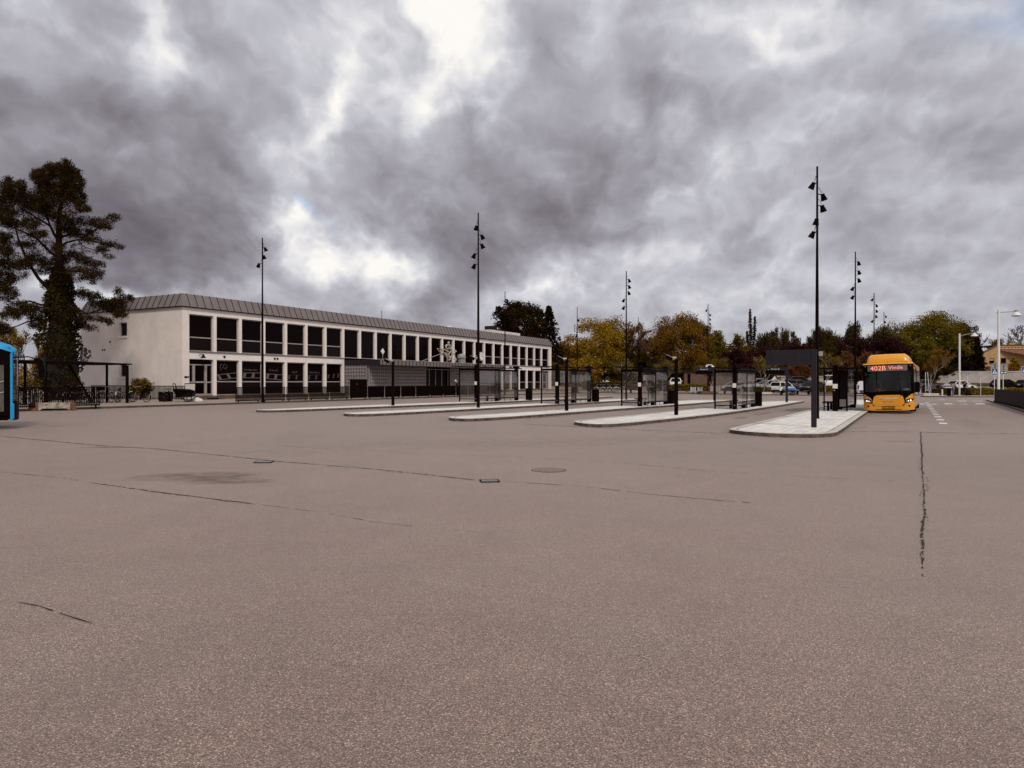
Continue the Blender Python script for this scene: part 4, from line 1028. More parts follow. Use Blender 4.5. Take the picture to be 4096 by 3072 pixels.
t = patch(yr(-1.27,1.27,20), lambda y: .30, lambda y: .95, -.02, .1, 3, fb_); t.build('front_panel', m_black, bb, 50)
t = MB(); t.loft([[(-.245,-W_-.01,z),(-.18,-W_-.012,z),(-.15,-W_+.05,z),(-.15,-W_+.09,z),(-.245,-W_+.09,z)] for z in (.30,2.55)]); t.build('front_pillar', m_blu, bb, 50)
t = MB(); t.box(-.26,-.13,-W_-.02,-W_+.2,.30,.90); t.build('bumper', m_blu, bb, bevel=.06)
t = MB(); t.box(-1.45,-.30,-W_-.0,-W_+.03,.44,2.30); dr = t.build('door', m_black, bb)
t = MB(); t.box(-1.32,-.42,-W_-.012,-W_-.004,.60,2.16); t.build('door_glass', M('door_glass', (.09,.075,.062), .08, .45, 2.2, 0, .6), dr)
t = MB(); t.tube([(-1.5,-W_-.03,1.22),(-.42,-W_-.03,1.62)], .02, 6); t.tube([(-1.5,-W_-.03,.98),(-.42,-W_-.03,1.25)], .018, 6); t.build('door_rail', m_grey, dr)
t = MB(); t.tube([(-.15,-1.22,2.42),(.25,-1.35,2.45),(.50,-1.42,2.38)], .022, 6); ma = t.build('mirror_arm', m_black, bb)
t = MB(); t.loft([[(.50+q[0]+a*.3,-1.50+a,q[1]) for q in ((-.10,2.36),(.06,2.42),(.18,2.30),(.22,1.95),(.18,1.72),(.05,1.70),(.04,2.05),(-.02,2.22))] for a in (0,.2)]); t.build('mirror', m_black, ma, 40)
for x in (-2.75,-9.2):
    for s in (-1,1):
        a, b = MB(), MB(); wheel(a, b, x, s*1.10, .48, .30); w = a.build('wheel', m_rubber, bb, 40); b.build('rim', m_rim, w, 40)

# ------------------------------------------------------------------ cars
def paint(name, c): return M(name, c, .3, .05, .5, 0, .3, 0, None, .12)
PW = paint('car_white', (.76,.75,.73)); PK = paint('car_black', (.010,.006,.006)); PG = paint('car_grey', (.10,.09,.088)); PS = paint('car_silver', (.36,.36,.37)); PB = paint('car_dark_blue', (.03,.032,.04))
CARS = {
 # body profile (x,z) clockwise, belt z, cabin bottom x0,x3, cabin top x1,x2, roof z, length
 'suv':   ([(2.1,.34),(2.13,.62),(2.02,.86),(1.1,1.0),(-2.0,1.02),(-2.1,.8),(-2.1,.34)], 1.0, (-1.98,1.15), (-1.75,.35), 1.60, .88),
 'hatch': ([(2.05,.28),(2.1,.55),(1.95,.74),(1.05,.92),(-1.9,.96),(-2.03,.72),(-2.0,.28)], .93, (-1.88,1.2), (-1.45,.25), 1.47, .86),
 'sedan': ([(2.35,.26),(2.4,.52),(2.25,.70),(1.2,.88),(-1.5,.93),(-2.3,.92),(-2.4,.7),(-2.36,.28)], .89, (-1.75,1.15), (-1.0,.2), 1.42, .88),
 'van':   ([(2.4,.3),(2.42,.7),(2.25,1.0),(1.75,1.15),(-2.35,1.15),(-2.4,.8),(-2.4,.3)], 1.1, (-2.33,1.75), (-2.28,.95), 1.95, .94),
}
def car(kind, label, px, Y, heading, pm, zoff=0, front_lit=False):
    pr, belt, (x0, x3), (x1, x2), zr, half = CARS[kind]
    x, y = at(px, Y)
    c = thing('parked_car', label, 'car', (x, y, gz(x, y)+zoff), math.atan2(heading[1], heading[0]), 'cars parked beyond the hedge')
    t = MB(); n = len(pr)
    rings = [[(p[0]*(1-.03*k), s*(half-.10*k), p[1]+(.04*k if p[1] < .5 else -.02*k)) for p in pr] for s, k in ((-1,1),(-1,0),(1,0),(1,1))]
    t.loft(rings); bd = t.build('body', pm, c, 40, bevel=.03)
    hb, ht = half-.05, half-.20
    t = MB(); bt = [(x3,-hb,belt),(x3,hb,belt),(x0,hb,belt),(x0,-hb,belt)]; tp = [(x2,-ht,zr-.05),(x2,ht,zr-.05),(x1,ht,zr-.05),(x1,-ht,zr-.05)]
    t.loft([bt, tp]); gl = t.build('window', m_panel, c)
    t = MB()
    t.loft([[(p[0]*q+(x1+x2)/2*(1-q), p[1]*q, z) for p in tp] for q, z in ((1.02,zr-.07),(1.0,zr-.01),(.9,zr+.02))])
    for a, b in zip(bt, tp): t.beam(Vector(a)*1.0, Vector(b), .09, .07)
    xm = (x0+x3)/2-.1; xt = (x1+x2)/2-.1
    for s in (-1, 1): t.beam((xm,s*hb,belt), (xt,s*ht,zr-.05), .07, .05)
    t.build('roof', pm, c, 40)
    xf = max(p[0] for p in pr); xb = min(p[0] for p in pr)
    for s in (-1, 1):
        t = MB(); t.obox((xf-.12, s*(half-.22), .70), (.16,.36,.15)); t.build('headlight', m_lens if not front_lit else m_lens, c)
        t = MB(); t.obox((xb+.09, s*(half-.16), .84), (.12,.26,.16)); t.build('taillight', m_red, c)
        t = MB(); t.obox((x3-.45, s*(half+.08), belt+.08), (.12,.18,.12)); t.build('wing_mirror', pm, c)
        for xx in (xf-.82, xb+.80):
            a, b = MB(), MB(); wheel(a, b, xx, s*(half-.09), .32, .22); w = a.build('wheel', m_rubber, c, 40); b.build('rim', m_rim, w, 40)
    t = MB(); t.obox((xb-.01, 0, .72), (.03,.5,.11)); t.build('number_plate', m_signw, c)
    t = MB(); t.box(xb+.02, xf-.02, -half+.06, half-.06, .20, .36); t.box(xb-.03,xb+.1,-half+.12,half-.12,.36,.5); t.build('sill', m_black, c)
    return c
car('suv', 'white sport utility car seen from its rear left, behind the long bench', 3132, 101, (.80,.60), PW)
car('hatch', 'black car with its front turned to the left, right of the white sport utility car', 3246, 104, (-.80,-.60), PK)
car('hatch', 'dark hatchback with a roof spoiler in the back row, against the concrete wall', 3194, 118, (.98,.2), PB, .2)
car('hatch', 'grey car squeezed between the white sport utility car and the black car', 3186, 110, (.7,.7), PG)
car('sedan', 'silver white saloon beside the two pedestrians', 3838, 110, (.97,.25), PW, .0)
car('hatch', 'dark hatchback behind the white lamp post at the right, facing right', 4020, 114, (.99,.12), PK)
car('hatch', 'dark grey car behind the leaning white posts, right of the yellow bus', 3708, 112, (.98,.2), PG)
car('hatch', 'dark car cut off by the right edge of the view', 4118, 112, (.98,.2), PK)
car('van', 'white van facing the view, between the near shelter and the tall mast', 3318, 115, (-.4,-.91), PW)
car('suv', 'white car seen beside the lamp column, behind the left hedge', 2703, 116, (-.25,-.97), PW)
car('suv', 'silver car seen through the glass of the shelter near the Perron D sign', 3006, 112, (-.95,.3), PS)
car('hatch', 'pale grey car beside the pale multi-stemmed tree, half behind the white sport utility car', 3070, 109, (-.9,-.4), PS)
car('hatch', 'silver car whose front just shows behind the pylon of the fourth shelter', 2941, 106, (-.9,-.4), PS)

# ------------------------------------------------------------------ bicycles
m_spoke = M('dull_spokes', (.075,.062,.058), .5, .2, 4, 0, .2)
def make_bike(label, group, frame=m_black, basket=True, fender=m_grey):
    b = thing('bicycle', label, 'bicycle', (0,0,0), 0, group)
    for x in (-.53,.53):
        t = MB(); m = Matrix.Rotation(PI/2,3,'X'); pts = [(x+.33*math.cos(2*PI*k/20), 0, .35+.33*math.sin(2*PI*k/20)) for k in range(21)]
        t.tube(pts, .020, 5, False); w = t.build('wheel', m_rubber, b, 60)
        t = MB()
        for k in range(8): a = PI*k/8; t.tube([(x-.31*math.cos(a),0,.35-.31*math.sin(a)),(x+.31*math.cos(a),0,.35+.31*math.sin(a))], .004, 3)
        t.tube([(x+.31*math.cos(2*PI*k/20), 0, .35+.31*math.sin(2*PI*k/20)) for k in range(21)], .010, 4, False)
        t.tube([(x,-.05,.35),(x,.05,.35)], .03, 6); t.build('spokes', m_spoke, w)
        t = MB(); a0 = PI*.05 if x < 0 else PI*.15
        t.tube([(x+.37*math.cos(a0+PI*.75*k/8), 0, .35+.37*math.sin(a0+PI*.75*k/8)) for k in range(9)], .022, 4); t.build('mudguard', fender, b)
    t = MB(); bbk = (-.1,0,.32)
    for a, c in (((-.22,0,.80),bbk),((.40,0,.78),bbk),((-.20,0,.62),(.40,0,.70)),((-.53,0,.35),bbk),((-.53,0,.35),(-.20,0,.62)),((.38,0,.98),(.42,0,.70)),((.42,0,.70),(.53,0,.35))): t.tube([a,c], .018, 5)
    t.build('frame', frame, b)
    t = MB(); t.loft([[(-.38,-.10,.86),(-.38,.10,.86),(-.36,.08,.91),(-.36,-.08,.91)],[(-.1,-.03,.87),(-.1,.03,.87),(-.1,.02,.90),(-.1,-.02,.90)]]); t.tube([(-.22,0,.78),(-.24,0,.87)], .015, 5); t.build('saddle', m_black, b)
    t = MB(); t.tube([(.18,-.28,1.06),(.36,-.24,1.07),(.40,0,1.02),(.36,.24,1.07),(.18,.28,1.06)], .014, 5); t.tube([(.40,0,1.02),(.385,0,.95)], .016, 5); t.build('handlebar', m_grey, b)
    if basket:
        t = MB(); t.loft([[(.44,-.17,.82),(.72,-.17,.82),(.72,.17,.82),(.44,.17,.82)],[(.42,-.20,1.06),(.78,-.20,1.06),(.78,.20,1.06),(.42,.20,1.06)]]); t.build('basket', m_black, b)
    return b
def put(o, px, Y, rz, z=.12):
    x, y = at(px, Y); o.location = (x, y, gz(x, y)+z); o.rotation_euler = (0,0,rz)
kA = make_bike('black bicycle with a front basket by the slanting shelter brace', 'bicycles at the bike shelter'); put(kA, 425, 47.0, R(-95))
def bike_copy(src, px, Y, rz, label, z=.12):
    x, y = at(px, Y); return dup(src, (x, y, gz(x, y)+z), rz, label)
kB = make_bike('bicycle with a pale front mudguard, left of the shelter end post', 'bicycles at the bike shelter', basket=False, fender=m_signw); put(kB, 472, 47.2, R(-70))
m_redf = M('red_frame_paint', (.26,.03,.03), .4, .1)
kC = make_bike('bicycle with a red frame tube before the round bush', 'bicycles at the bike shelter', frame=m_black, basket=False, fender=m_black); t = MB(); t.tube([(.40,.0,.70),(-.02,0,.38)], .028, 6); t.build('down_tube', m_redf, kC); put(kC, 560, 48.2, R(165))
for i, (px, Y, rz, lab) in enumerate(((380, 46.6, R(-85), 'dark bicycle right of the middle shelter post'), (335, 46.0, R(-95), 'dark bicycle behind the last railing bars before the brace'), (275, 45.0, R(-80), 'dark bicycle behind the railing, right of the ivy covered pine trunk'), (215, 44.0, R(-100), 'dark bicycle behind the railing, before the ivy covered pine trunk'), (160, 43.3, R(-90), 'dark bicycle behind the left part of the railing'), (110, 42.5, R(-85), 'leftmost bicycle, behind the concrete barrier'), (500, 48.0, R(-110), 'dark bicycle close behind the shelter end post'))):
    bike_copy(kA if i % 2 else kB, px, Y, rz, lab)
kD = make_bike('silver bicycle at the left end of the far rack', 'bicycles in the far rack', frame=m_grey, basket=False, fender=m_signw); put(kD, 2398, 103, R(150))
for i, px in enumerate((2412, 2426, 2440, 2452, 2466, 2478)):
    bike_copy(kD if i % 2 else kA, px, 103+(i % 3)*.6, R(150+((i*37) % 50)), ['second','third','fourth','fifth','sixth','seventh'][i]+' bicycle from the left in the far rack', .12)['group'] = 'bicycles in the far rack'
kE = make_bike('red hire bicycle seen through the left pane of the middle shelter', 'red bicycles seen through the middle shelter', frame=m_redf, basket=False, fender=m_redf); put(kE, 2514, 103, R(140))
for i, px in enumerate((2530, 2538, 2546, 2553)):
    bike_copy(kE, px, 103+(i % 2)*.5, R(118), 'red hire bicycle in the row left of the middle shelter pylon')
    # these four cannot be told apart in the photograph
# cargo bike by the building corner
x, y = at(718, 49.5)
cb_ = thing('cargo_bike', 'black box cargo tricycle parked by the corner of the station building', 'cargo bike', (x, y, gz(x, y)+.12), R(12))
t = MB(); t.loft([[(-.15,-.36,.30),(.85,-.36,.34),(.85,.36,.34),(-.15,.36,.30)],[(-.25,-.45,.84),(1.0,-.42,.74),(1.0,.42,.74),(-.25,.45,.84)]]); t.build('box', m_black, cb_)
t = MB(); t.loft([[(-.27,-.46,.845),(1.02,-.43,.745),(1.02,.43,.745),(-.27,.46,.845)],[(-.2,-.3,.92),(.6,-.3,.88),(.6,.3,.88),(-.2,.3,.92)]]); t.build('cover', m_dark, cb_)
for xx, yy in ((.62,-.5),(.62,.5),(-1.0,0)):
    t = MB(); r_w = .28; t.tube([(xx+r_w*math.cos(2*PI*k/20), yy, .30+r_w*math.sin(2*PI*k/20)) for k in range(21)], .028, 5, False); w = t.build('wheel', m_rubber, cb_, 60)
    t = MB()
    for k in range(6): a = PI*k/6; t.tube([(xx-.27*math.cos(a),yy,.30-.27*math.sin(a)),(xx+.27*math.cos(a),yy,.30+.27*math.sin(a))], .005, 3)
    t.build('spokes', m_spoke, w)
t = MB(); t.tube([(-.15,0,.35),(-.55,0,.36),(-.72,0,.8)], .025, 6); t.tube([(-.55,0,.36),(-1.0,0,.30)], .02, 6); t.tube([(-.15,0,.5),(-.68,0,.66)], .02, 6); t.build('frame', m_black, cb_)
t = MB(); t.tube([(-.28,-.34,.7),(-.34,-.36,1.2),(-.36,-.2,1.28),(-.36,.2,1.28),(-.34,.36,1.2),(-.28,.34,.7)], .025, 6); t.build('handlebar', m_dark, cb_)
t = MB(); t.loft([[(-.86,-.1,.86),(-.86,.1,.86),(-.84,.08,.92),(-.84,-.08,.92)],[(-.58,-.03,.87),(-.58,.03,.87),(-.58,.02,.90),(-.58,-.02,.90)]]); t.build('saddle', m_black, cb_)
x, y = at(663, 50.2)
bx_ = thing('storage_box', 'low black storage box on the pavement left of the cargo tricycle', 'box', (x, y, gz(x, y)+.12), R(10))
t = MB(); t.box(-.38,.38,-.3,.3,0,.62); t.build('body', m_black, bx_, bevel=.02); t = MB(); t.box(-.40,.40,-.32,.32,.62,.68); t.build('lid', m_dark, bx_, bevel=.02)
t = MB(); t.box(-.1,.0,-.325,-.318,.64,.67); t.box(.08,.2,-.308,-.302,.48,.52); t.build('label_plate', m_grey, bx_)
x, y = at(760, 53.1)
bo = thing('notice_board', 'pale grey board leaning beside the left station entrance', 'board', (x, y, gz(x, y)+.12), R(8))
t = MB(); t.obox((0,0,.66), (.74,.03,1.16), Matrix.Rotation(R(-6),3,'X')); t.build('panel', M('pale_board', (.50,.46,.43), .6, .05), bo)
t = MB()
for a, c in (((-.37,-.08,.06),(-.37,.05,1.26)),((.37,-.08,.06),(.37,.05,1.26)),((-.37,.05,1.26),(.37,.05,1.26)),((-.37,-.08,.06),(.37,-.08,.06))): t.beam(a, c, .035, .045)
t.build('frame', m_dark, bo)
x, y = at(775, 50.3)
t = MB(); rr = random.Random(4); rings = []
for z, k in ((0,1),(.08,1.02),(.17,.8),(.24,.45),(.26,.1)): rings.append([(.60*k*math.cos(a)*(1+.12*math.sin(3*a)), .32*k*math.sin(a)*(1+.1*math.cos(5*a)), z*(1+.25*math.cos(a))) for a in [2*PI*i/18 for i in range(18)]])
t.loft(rings); o = t.build('plastic_sack', M('sack_plastic', (.62,.60,.62), .45, .15, 6, .4), None, 60); o.location = (x, y, gz(x, y)+.12); tag(o, 'crumpled pale plastic sack lying on the pavement below the pale board', 'sack')
# concrete barrier
bx0 = P(106, 1644); bx1 = P(310, 1641)
bd = Vector((bx1[0]-bx0[0], bx1[1]-bx0[1])); BL = bd.length
cbm, nt = nodes('barrier_concrete'); b = principled(nt, Roughness=.9, Specular_IOR_Level=.2); v = coord(nt)
sx_ = nt.nodes.new('ShaderNodeSeparateXYZ'); lk(nt, v, sx_.inputs[0])
fac = mth(nt, 'ABSOLUTE', mth(nt, 'SUBTRACT', sx_.outputs[0], BL*.54))
redend = mth(nt, 'GREATER_THAN', fac, BL*.31)
nb = noise(nt, 4, 6, .7, v)
c1 = ramp(nt, nb, [(.35, (.10,.07,.05)), (.5, (.36,.30,.25)), (.7, (.50,.44,.38))]); c2 = ramp(nt, nb, [(.35, (.07,.035,.025)), (.6, (.20,.075,.05)), (.8, (.30,.20,.15))])
lk(nt, mixc(nt, redend, c1, c2), b.inputs['Base Color']); bump(nt, b, nb, .4, .02)
br = thing('concrete_barrier', 'weathered red and white concrete barrier block lying by the kerb', 'barrier', (*bx0, gz(*bx0)), math.atan2(bd.y, bd.x))
t = MB(); t.loft([[(.02,-w_,0),(.15,-w_*.9,.42),(BL-.15,-w_*.9,.42),(BL-.02,-w_,0),(BL*.82,-w_,0),(BL*.78,-w_,.10),(BL*.30,-w_,.10),(BL*.26,-w_,0)] for w_ in (.26,-.26)]); t.build('block', cbm, br, bevel=.03)
# dark cabinet before the annexe
x, y = at(1434, 66)
ca = thing('switch_cabinet', 'black utility cabinet standing before the lattice wall of the annexe', 'cabinet', (x, y, gz(x, y)+.12), R(8))
t = MB(); t.box(-.76,.76,-.35,.35,0,1.55); t.build('body', m_black, ca, bevel=.02); t = MB(); t.box(-.80,.80,-.38,.38,1.55,1.64); t.build('lid', m_dark, ca, bevel=.01)
for s in (-1,1):
    t = MB(); t.box(-.38+s*.37-.35, -.38+s*.37+.35+.0, -.365, -.355, .1, 1.45) if False else t.box(s*.38-.36, s*.38+.36, -.365, -.352, .1, 1.48); dd = t.build('door', m_black, ca)
    if s < 0:
        t = MB(); t.obox((.0-.1,-.37,1.2), (.1,.01,.08)); t.build('warning_label', m_red, dd)
# drain grates and a manhole
def grate(px, py, label, s=.42):
    x, y = P(px, py); g = thing('drain_grate', label, 'drain grate', (x, y, gz(x, y)+.003), R(8))
    t = MB()
    for i in range(8): t.box(-s/2+.03+i*(s-.06)/7.5, -s/2+.03+i*(s-.06)/7.5+.022, -s/2+.03, s/2-.03, .001, .012)
    t.build('bars', m_grey, g); t = MB(); t.box(-s/2,s/2,-s/2,-s/2+.03,0,.012); t.box(-s/2,s/2,s/2-.03,s/2,0,.012); t.box(-s/2,-s/2+.03,-s/2+.03,s/2-.03,0,.012); t.box(s/2-.03,s/2,-s/2+.03,s/2-.03,0,.012); t.build('frame', m_dark, g)
    t = MB(); t.quad((-s/2,-s/2,.0005),(s/2,-s/2,.0005),(s/2,s/2,.0005),(-s/2,s/2,.0005)); t.build('shaft', m_black, g)
grate(1958, 1925, 'square drain grate at the middle of the foreground joint', .33); grate(1056, 1849, 'farther square drain grate on the foreground joint', .36)
x, y = P(2195, 1881)
mh = thing('manhole_cover', 'round manhole cover flush with the asphalt', 'manhole', (x, y, gz(x, y)+.003))
t = MB(); t.lathe([(.345,0),(.345,.006),(.33,.006),(.33,0)], 28); t.build('rim', M('cast_rim', (.15,.115,.10), .85, .2, 8), mh); t = MB(); t.lathe([(.325,0),(.325,.005),(.001,.006)], 28); t.build('lid', M('cast_lid', (.22,.168,.146), .8, .2, 8), mh)

# ------------------------------------------------------------------ people
def person(label, px, Y, yaw, J, cloth, legsm, hair, z=.12, extra=None, hat=None, s=1.0, coat_len=None, base=None):
    """J: joint overrides; one continuous skinned body, clothing as slightly larger skins"""
    x, y = at(px, Y) if base is None else base
    root = thing('person', label, 'person', (x, y, gz(x, y)+z), yaw)
    j = dict(pel=(0,0,.95), wai=(0,0,1.12), che=(0,0,1.34), nec=(0,0,1.50), hea=(.02,0,1.62), top=(.02,0,1.72),
             shL=(0,.19,1.43), elL=(-.02,.25,1.15), wrL=(.06,.25,.90), haL=(.10,.25,.80), shR=(0,-.19,1.43), elR=(-.02,-.25,1.15), wrR=(.06,-.25,.90), haR=(.10,-.25,.80),
             hiL=(0,.10,.90), knL=(.03,.11,.50), anL=(-.02,.11,.09), toL=(.16,.12,.04), hiR=(0,-.10,.90), knR=(.03,-.11,.50), anR=(-.02,-.11,.09), toR=(.16,-.12,.04))
    j.update(J)
    rad = dict(pel=.14, wai=.125, che=.145, nec=.058, hea=.095, top=.07, shL=.07, shR=.07, elL=.045, elR=.045, wrL=.03, wrR=.03, haL=.034, haR=.034, hiL=.095, hiR=.095, knL=.06, knR=.06, anL=.042, anR=.042, toL=.035, toR=.035)
    E_ = [('pel','wai'),('wai','che'),('che','nec'),('nec','hea'),('hea','top'),('che','shL'),('shL','elL'),('elL','wrL'),('wrL','haL'),('che','shR'),('shR','elR'),('elR','wrR'),('wrR','haR'),('pel','hiL'),('hiL','knL'),('knL','anL'),('anL','toL'),('pel','hiR'),('hiR','knR'),('knR','anR'),('anR','toR')]
    def skin(name, edges, grow, mat, parent, fingers=False, flare=None):
        names = []; 
        for a, b in edges:
            for q in (a, b):
                if q not in names: names.append(q)
        vs = [Vector(j[q])*s for q in names]; rr = [(rad[q]+grow)*s*(flare or {}).get(q, 1) for q in names]; ed = [(names.index(a), names.index(b)) for a, b in edges]
        if fingers:
            for sd in ('L','R'):
                h = Vector(j['ha'+sd])*s; w = Vector(j['wr'+sd])*s; d = (h-w).normalized(); pr = d.cross(Vector((1,0,0)) if abs(d.x) < .8 else Vector((0,0,1))).normalized(); iw = names.index('ha'+sd)
                for k, (off, ln) in enumerate(((-.028,.07),(-.010,.085),(.010,.08),(.028,.062))):
                    vs += [h+d*.035+pr*off, h+d*(.035+ln*.6)+pr*off, h+d*(.035+ln)+pr*off+Vector((.01,0,0))]; n0 = len(vs); rr += [.011,.0095,.008]; ed += [(iw,n0-3),(n0-3,n0-2),(n0-2,n0-1)]
                vs += [h+pr*-.045, h+d*.03+pr*-.065]; n0 = len(vs); rr += [.012,.010]; ed += [(iw,n0-2),(n0-2,n0-1)]
        me = bpy.data.meshes.new(name); me.from_pydata([tuple(p) for p in vs], ed, [])
        o = bpy.data.objects.new(name, me); C.objects.link(o)
        o.modifiers.new('s', 'SKIN')
        if not me.skin_vertices: 
            me.attributes.new('skin_tmp', 'FLOAT', 'POINT')
        sv = me.skin_vertices[0].data
        for i, r in enumerate(rr): sv[i].radius = (r, r); sv[i].use_root = (i == 0)
        sub = o.modifiers.new('d', 'SUBSURF'); sub.levels = 2; sub.render_levels = 2
        dg = bpy.context.evaluated_depsgraph_get(); dg.update()
        m2 = bpy.data.meshes.new_from_object(o.evaluated_get(dg)); m2.materials.clear(); m2.materials.append(mat)
        m2.polygons.foreach_set('use_smooth', [True]*len(m2.polygons))
        bpy.data.objects.remove(o); bpy.data.meshes.remove(me)
        o = bpy.data.objects.new(name, m2); C.objects.link(o); o.parent = parent; return o
    body = skin('body', E_, 0, m_skin, root, True)
    TS = [e for e in E_ if e[0] in ('wai','che','shL','shR','elL','elR') and e[1] not in ('nec','haL','haR')]
    skin('jacket', [('pel','wai')]+TS+[('pel','hiL'),('pel','hiR')], .022, cloth, root, flare=coat_len)
    skin('trousers', [('pel','hiL'),('hiL','knL'),('knL','anL'),('pel','hiR'),('hiR','knR'),('knR','anR')], .014, legsm, root)
    for sd in ('L','R'): skin('shoe', [('an'+sd,'to'+sd)], .012, m_black, root)
    hd = Vector(j['hea'])*s; tp = (Vector(j['top'])-Vector(j['hea'])).normalized(); fw = Vector(j.get('face', (1,0,0))).normalized()
    t = MB(); t.ball(hd+tp*.045*s-fw*.022*s, .108*s, 12, (1,.95,1.08)); t.build('hat' if hat else 'hair', hat or hair, root, 60)
    t = MB(); t.obox(hd+fw*.105*s+tp*-.01, (.03,.025,.045)); 
    for q in (-1,1): t.ball(hd+fw*.088*s+fw.cross(tp).normalized()*(q*.034*s)+tp*.022*s, .011*s, 6)
    t.build('face', m_skin, root)
    return root
CG = M('coat_grey', (.30,.25,.22), .9, .1); CK = M('jacket_black', (.013,.008,.009), .85, .2); JN = M('jeans_blue', (.12,.16,.24), .9, .15); TK = M('trousers_black', (.014,.009,.009), .9, .2); CB = M('shirt_light_blue', (.26,.42,.58), .85, .1)
hatw = M('white_knit', (.72,.68,.62), .9, .1)
person('person in a long grey coat and blue jeans leaning over the black bin post', 3812, 89, R(15), dict(che=(.10,0,1.32), nec=(.16,0,1.47), hea=(.20,0,1.58), top=(.22,0,1.68), shL=(.10,.19,1.40), shR=(.10,-.19,1.40), elL=(.05,.24,1.14), elR=(.22,-.26,1.15), wrL=(.2,.2,.95), wrR=(.42,-.2,1.05), haL=(.26,.18,.88), haR=(.50,-.18,1.02), knL=(.12,.11,.5), anL=(.0,.11,.09), toL=(.16,.12,.04), knR=(-.02,-.11,.5), anR=(-.22,-.11,.12), toR=(-.05,-.12,.04)), CG, JN, m_hair, coat_len=dict(hiL=1.5, hiR=1.5, pel=1.25))
person('person in black walking a dog, stepping to the right', 3858, 89, R(5), dict(hea=(.06,0,1.64), top=(.07,0,1.74), elR=(.05,-.27,1.17), wrR=(.27,-.24,1.12), haR=(.35,-.22,1.10), elL=(.02,.26,1.17), wrL=(.26,.22,1.10), haL=(.34,.20,1.08), knL=(.16,.11,.5), anL=(.22,.11,.09), toL=(.40,.12,.05), knR=(-.05,-.11,.5), anR=(-.30,-.11,.14), toR=(-.14,-.12,.04)), CK, TK, m_hair, s=1.04)
b = MB(); x, y = at(3858, 89)
# reflective back print stays part of the jacket
ppl = [o for o in C.objects if o.name.startswith('person') and o.parent is None]
t = MB(); t.obox((-.17,.03,1.42), (.02,.22,.05)); t.build('back_print', m_signw, ppl[1])
person('stooping person in a black jacket and white knitted cap behind the railing', 1838, 76.3, R(-160), dict(pel=(0,0,.93), wai=(.08,0,1.08), che=(.22,0,1.26), nec=(.34,0,1.38), hea=(.42,0,1.46), top=(.46,0,1.55), shL=(.20,.19,1.33), shR=(.20,-.19,1.33), elL=(.25,.25,1.05), elR=(.25,-.25,1.05), wrL=(.42,.22,.92), wrR=(.42,-.22,.92), haL=(.50,.2,.86), haR=(.50,-.2,.86)), CK, TK, m_hair, hat=hatw, s=1.03)
sit = dict(pel=(0,0,.55), wai=(.02,0,.72), che=(.14,0,.92), nec=(.24,0,1.05), hea=(.32,0,1.13), top=(.36,0,1.22), shL=(.14,.18,1.0), shR=(.14,-.18,1.0), elL=(.30,.24,.78), elR=(.30,-.24,.78), wrL=(.5,.18,.72), wrR=(.5,-.18,.72), haL=(.58,.16,.70), haR=(.58,-.16,.70), hiL=(.05,.10,.55), hiR=(.05,-.10,.55), knL=(.45,.12,.56), knR=(.45,-.12,.56), anL=(.42,.12,.10), anR=(.42,-.12,.10), toL=(.58,.12,.05), toR=(.58,-.12,.05))
person('long-haired person in a light blue shirt bent forward on the long bench', 3135, 92, R(10), sit, CB, JN, M('brown_hair', (.07,.035,.02), .8, .2))
person('seated person in a dark top beside the blue bags on the long bench', 3190, 92, R(-150), dict(sit, wai=(0,0,.75), che=(.03,0,.98), nec=(.05,0,1.12), hea=(.07,0,1.22), top=(.08,0,1.31), shL=(.03,.18,1.06), shR=(.03,-.18,1.06)), CK, JN, m_hair)
# dog
x, y = at(3873, 88.7)
dg_ = thing('dog', 'small dark dog sniffing the pavement beside the person in black', 'dog', (x, y, gz(x, y)+.12), R(10))
t = MB(); t.loft([[(xx, r*math.cos(a), zz+r*1.15*math.sin(a)) for a in [2*PI*k/10 for k in range(10)]] for xx, zz, r in ((-.30,.30,.05),(-.26,.30,.10),(-.05,.29,.10),(.16,.29,.125),(.28,.31,.10),(.36,.27,.07),(.44,.22,.065),(.52,.16,.045),(.60,.12,.03))])
for xx, sy, hind in ((.2,.07,0),(.2,-.07,0),(-.24,.07,1),(-.24,-.07,1)):
    t.tube([(xx,sy,.28),(xx+(.06 if hind else 0),sy,.18),(xx-(.05 if hind else -.01),sy,.11),(xx-(.03 if hind else 0),sy,.02),(xx+.05,sy,.012)], [.05,.032,.02,.018,.018], 6)
t.tube([(-.3,0,.33),(-.42,0,.40),(-.50,0,.38)], [.025,.018,.01], 6)
for sy in (-.05,.05): t.tube([(.42,sy,.27),(.45,sy*1.5,.22),(.47,sy*1.5,.16)], [.025,.03,.012], 5)
t.build('body', m_black, dg_, 60)
t = MB(); t.tube([(.3,0,.36),(.05,.1,.75),(-.25,.1,.98)], .008, 4); t.build('leash', m_black, dg_)
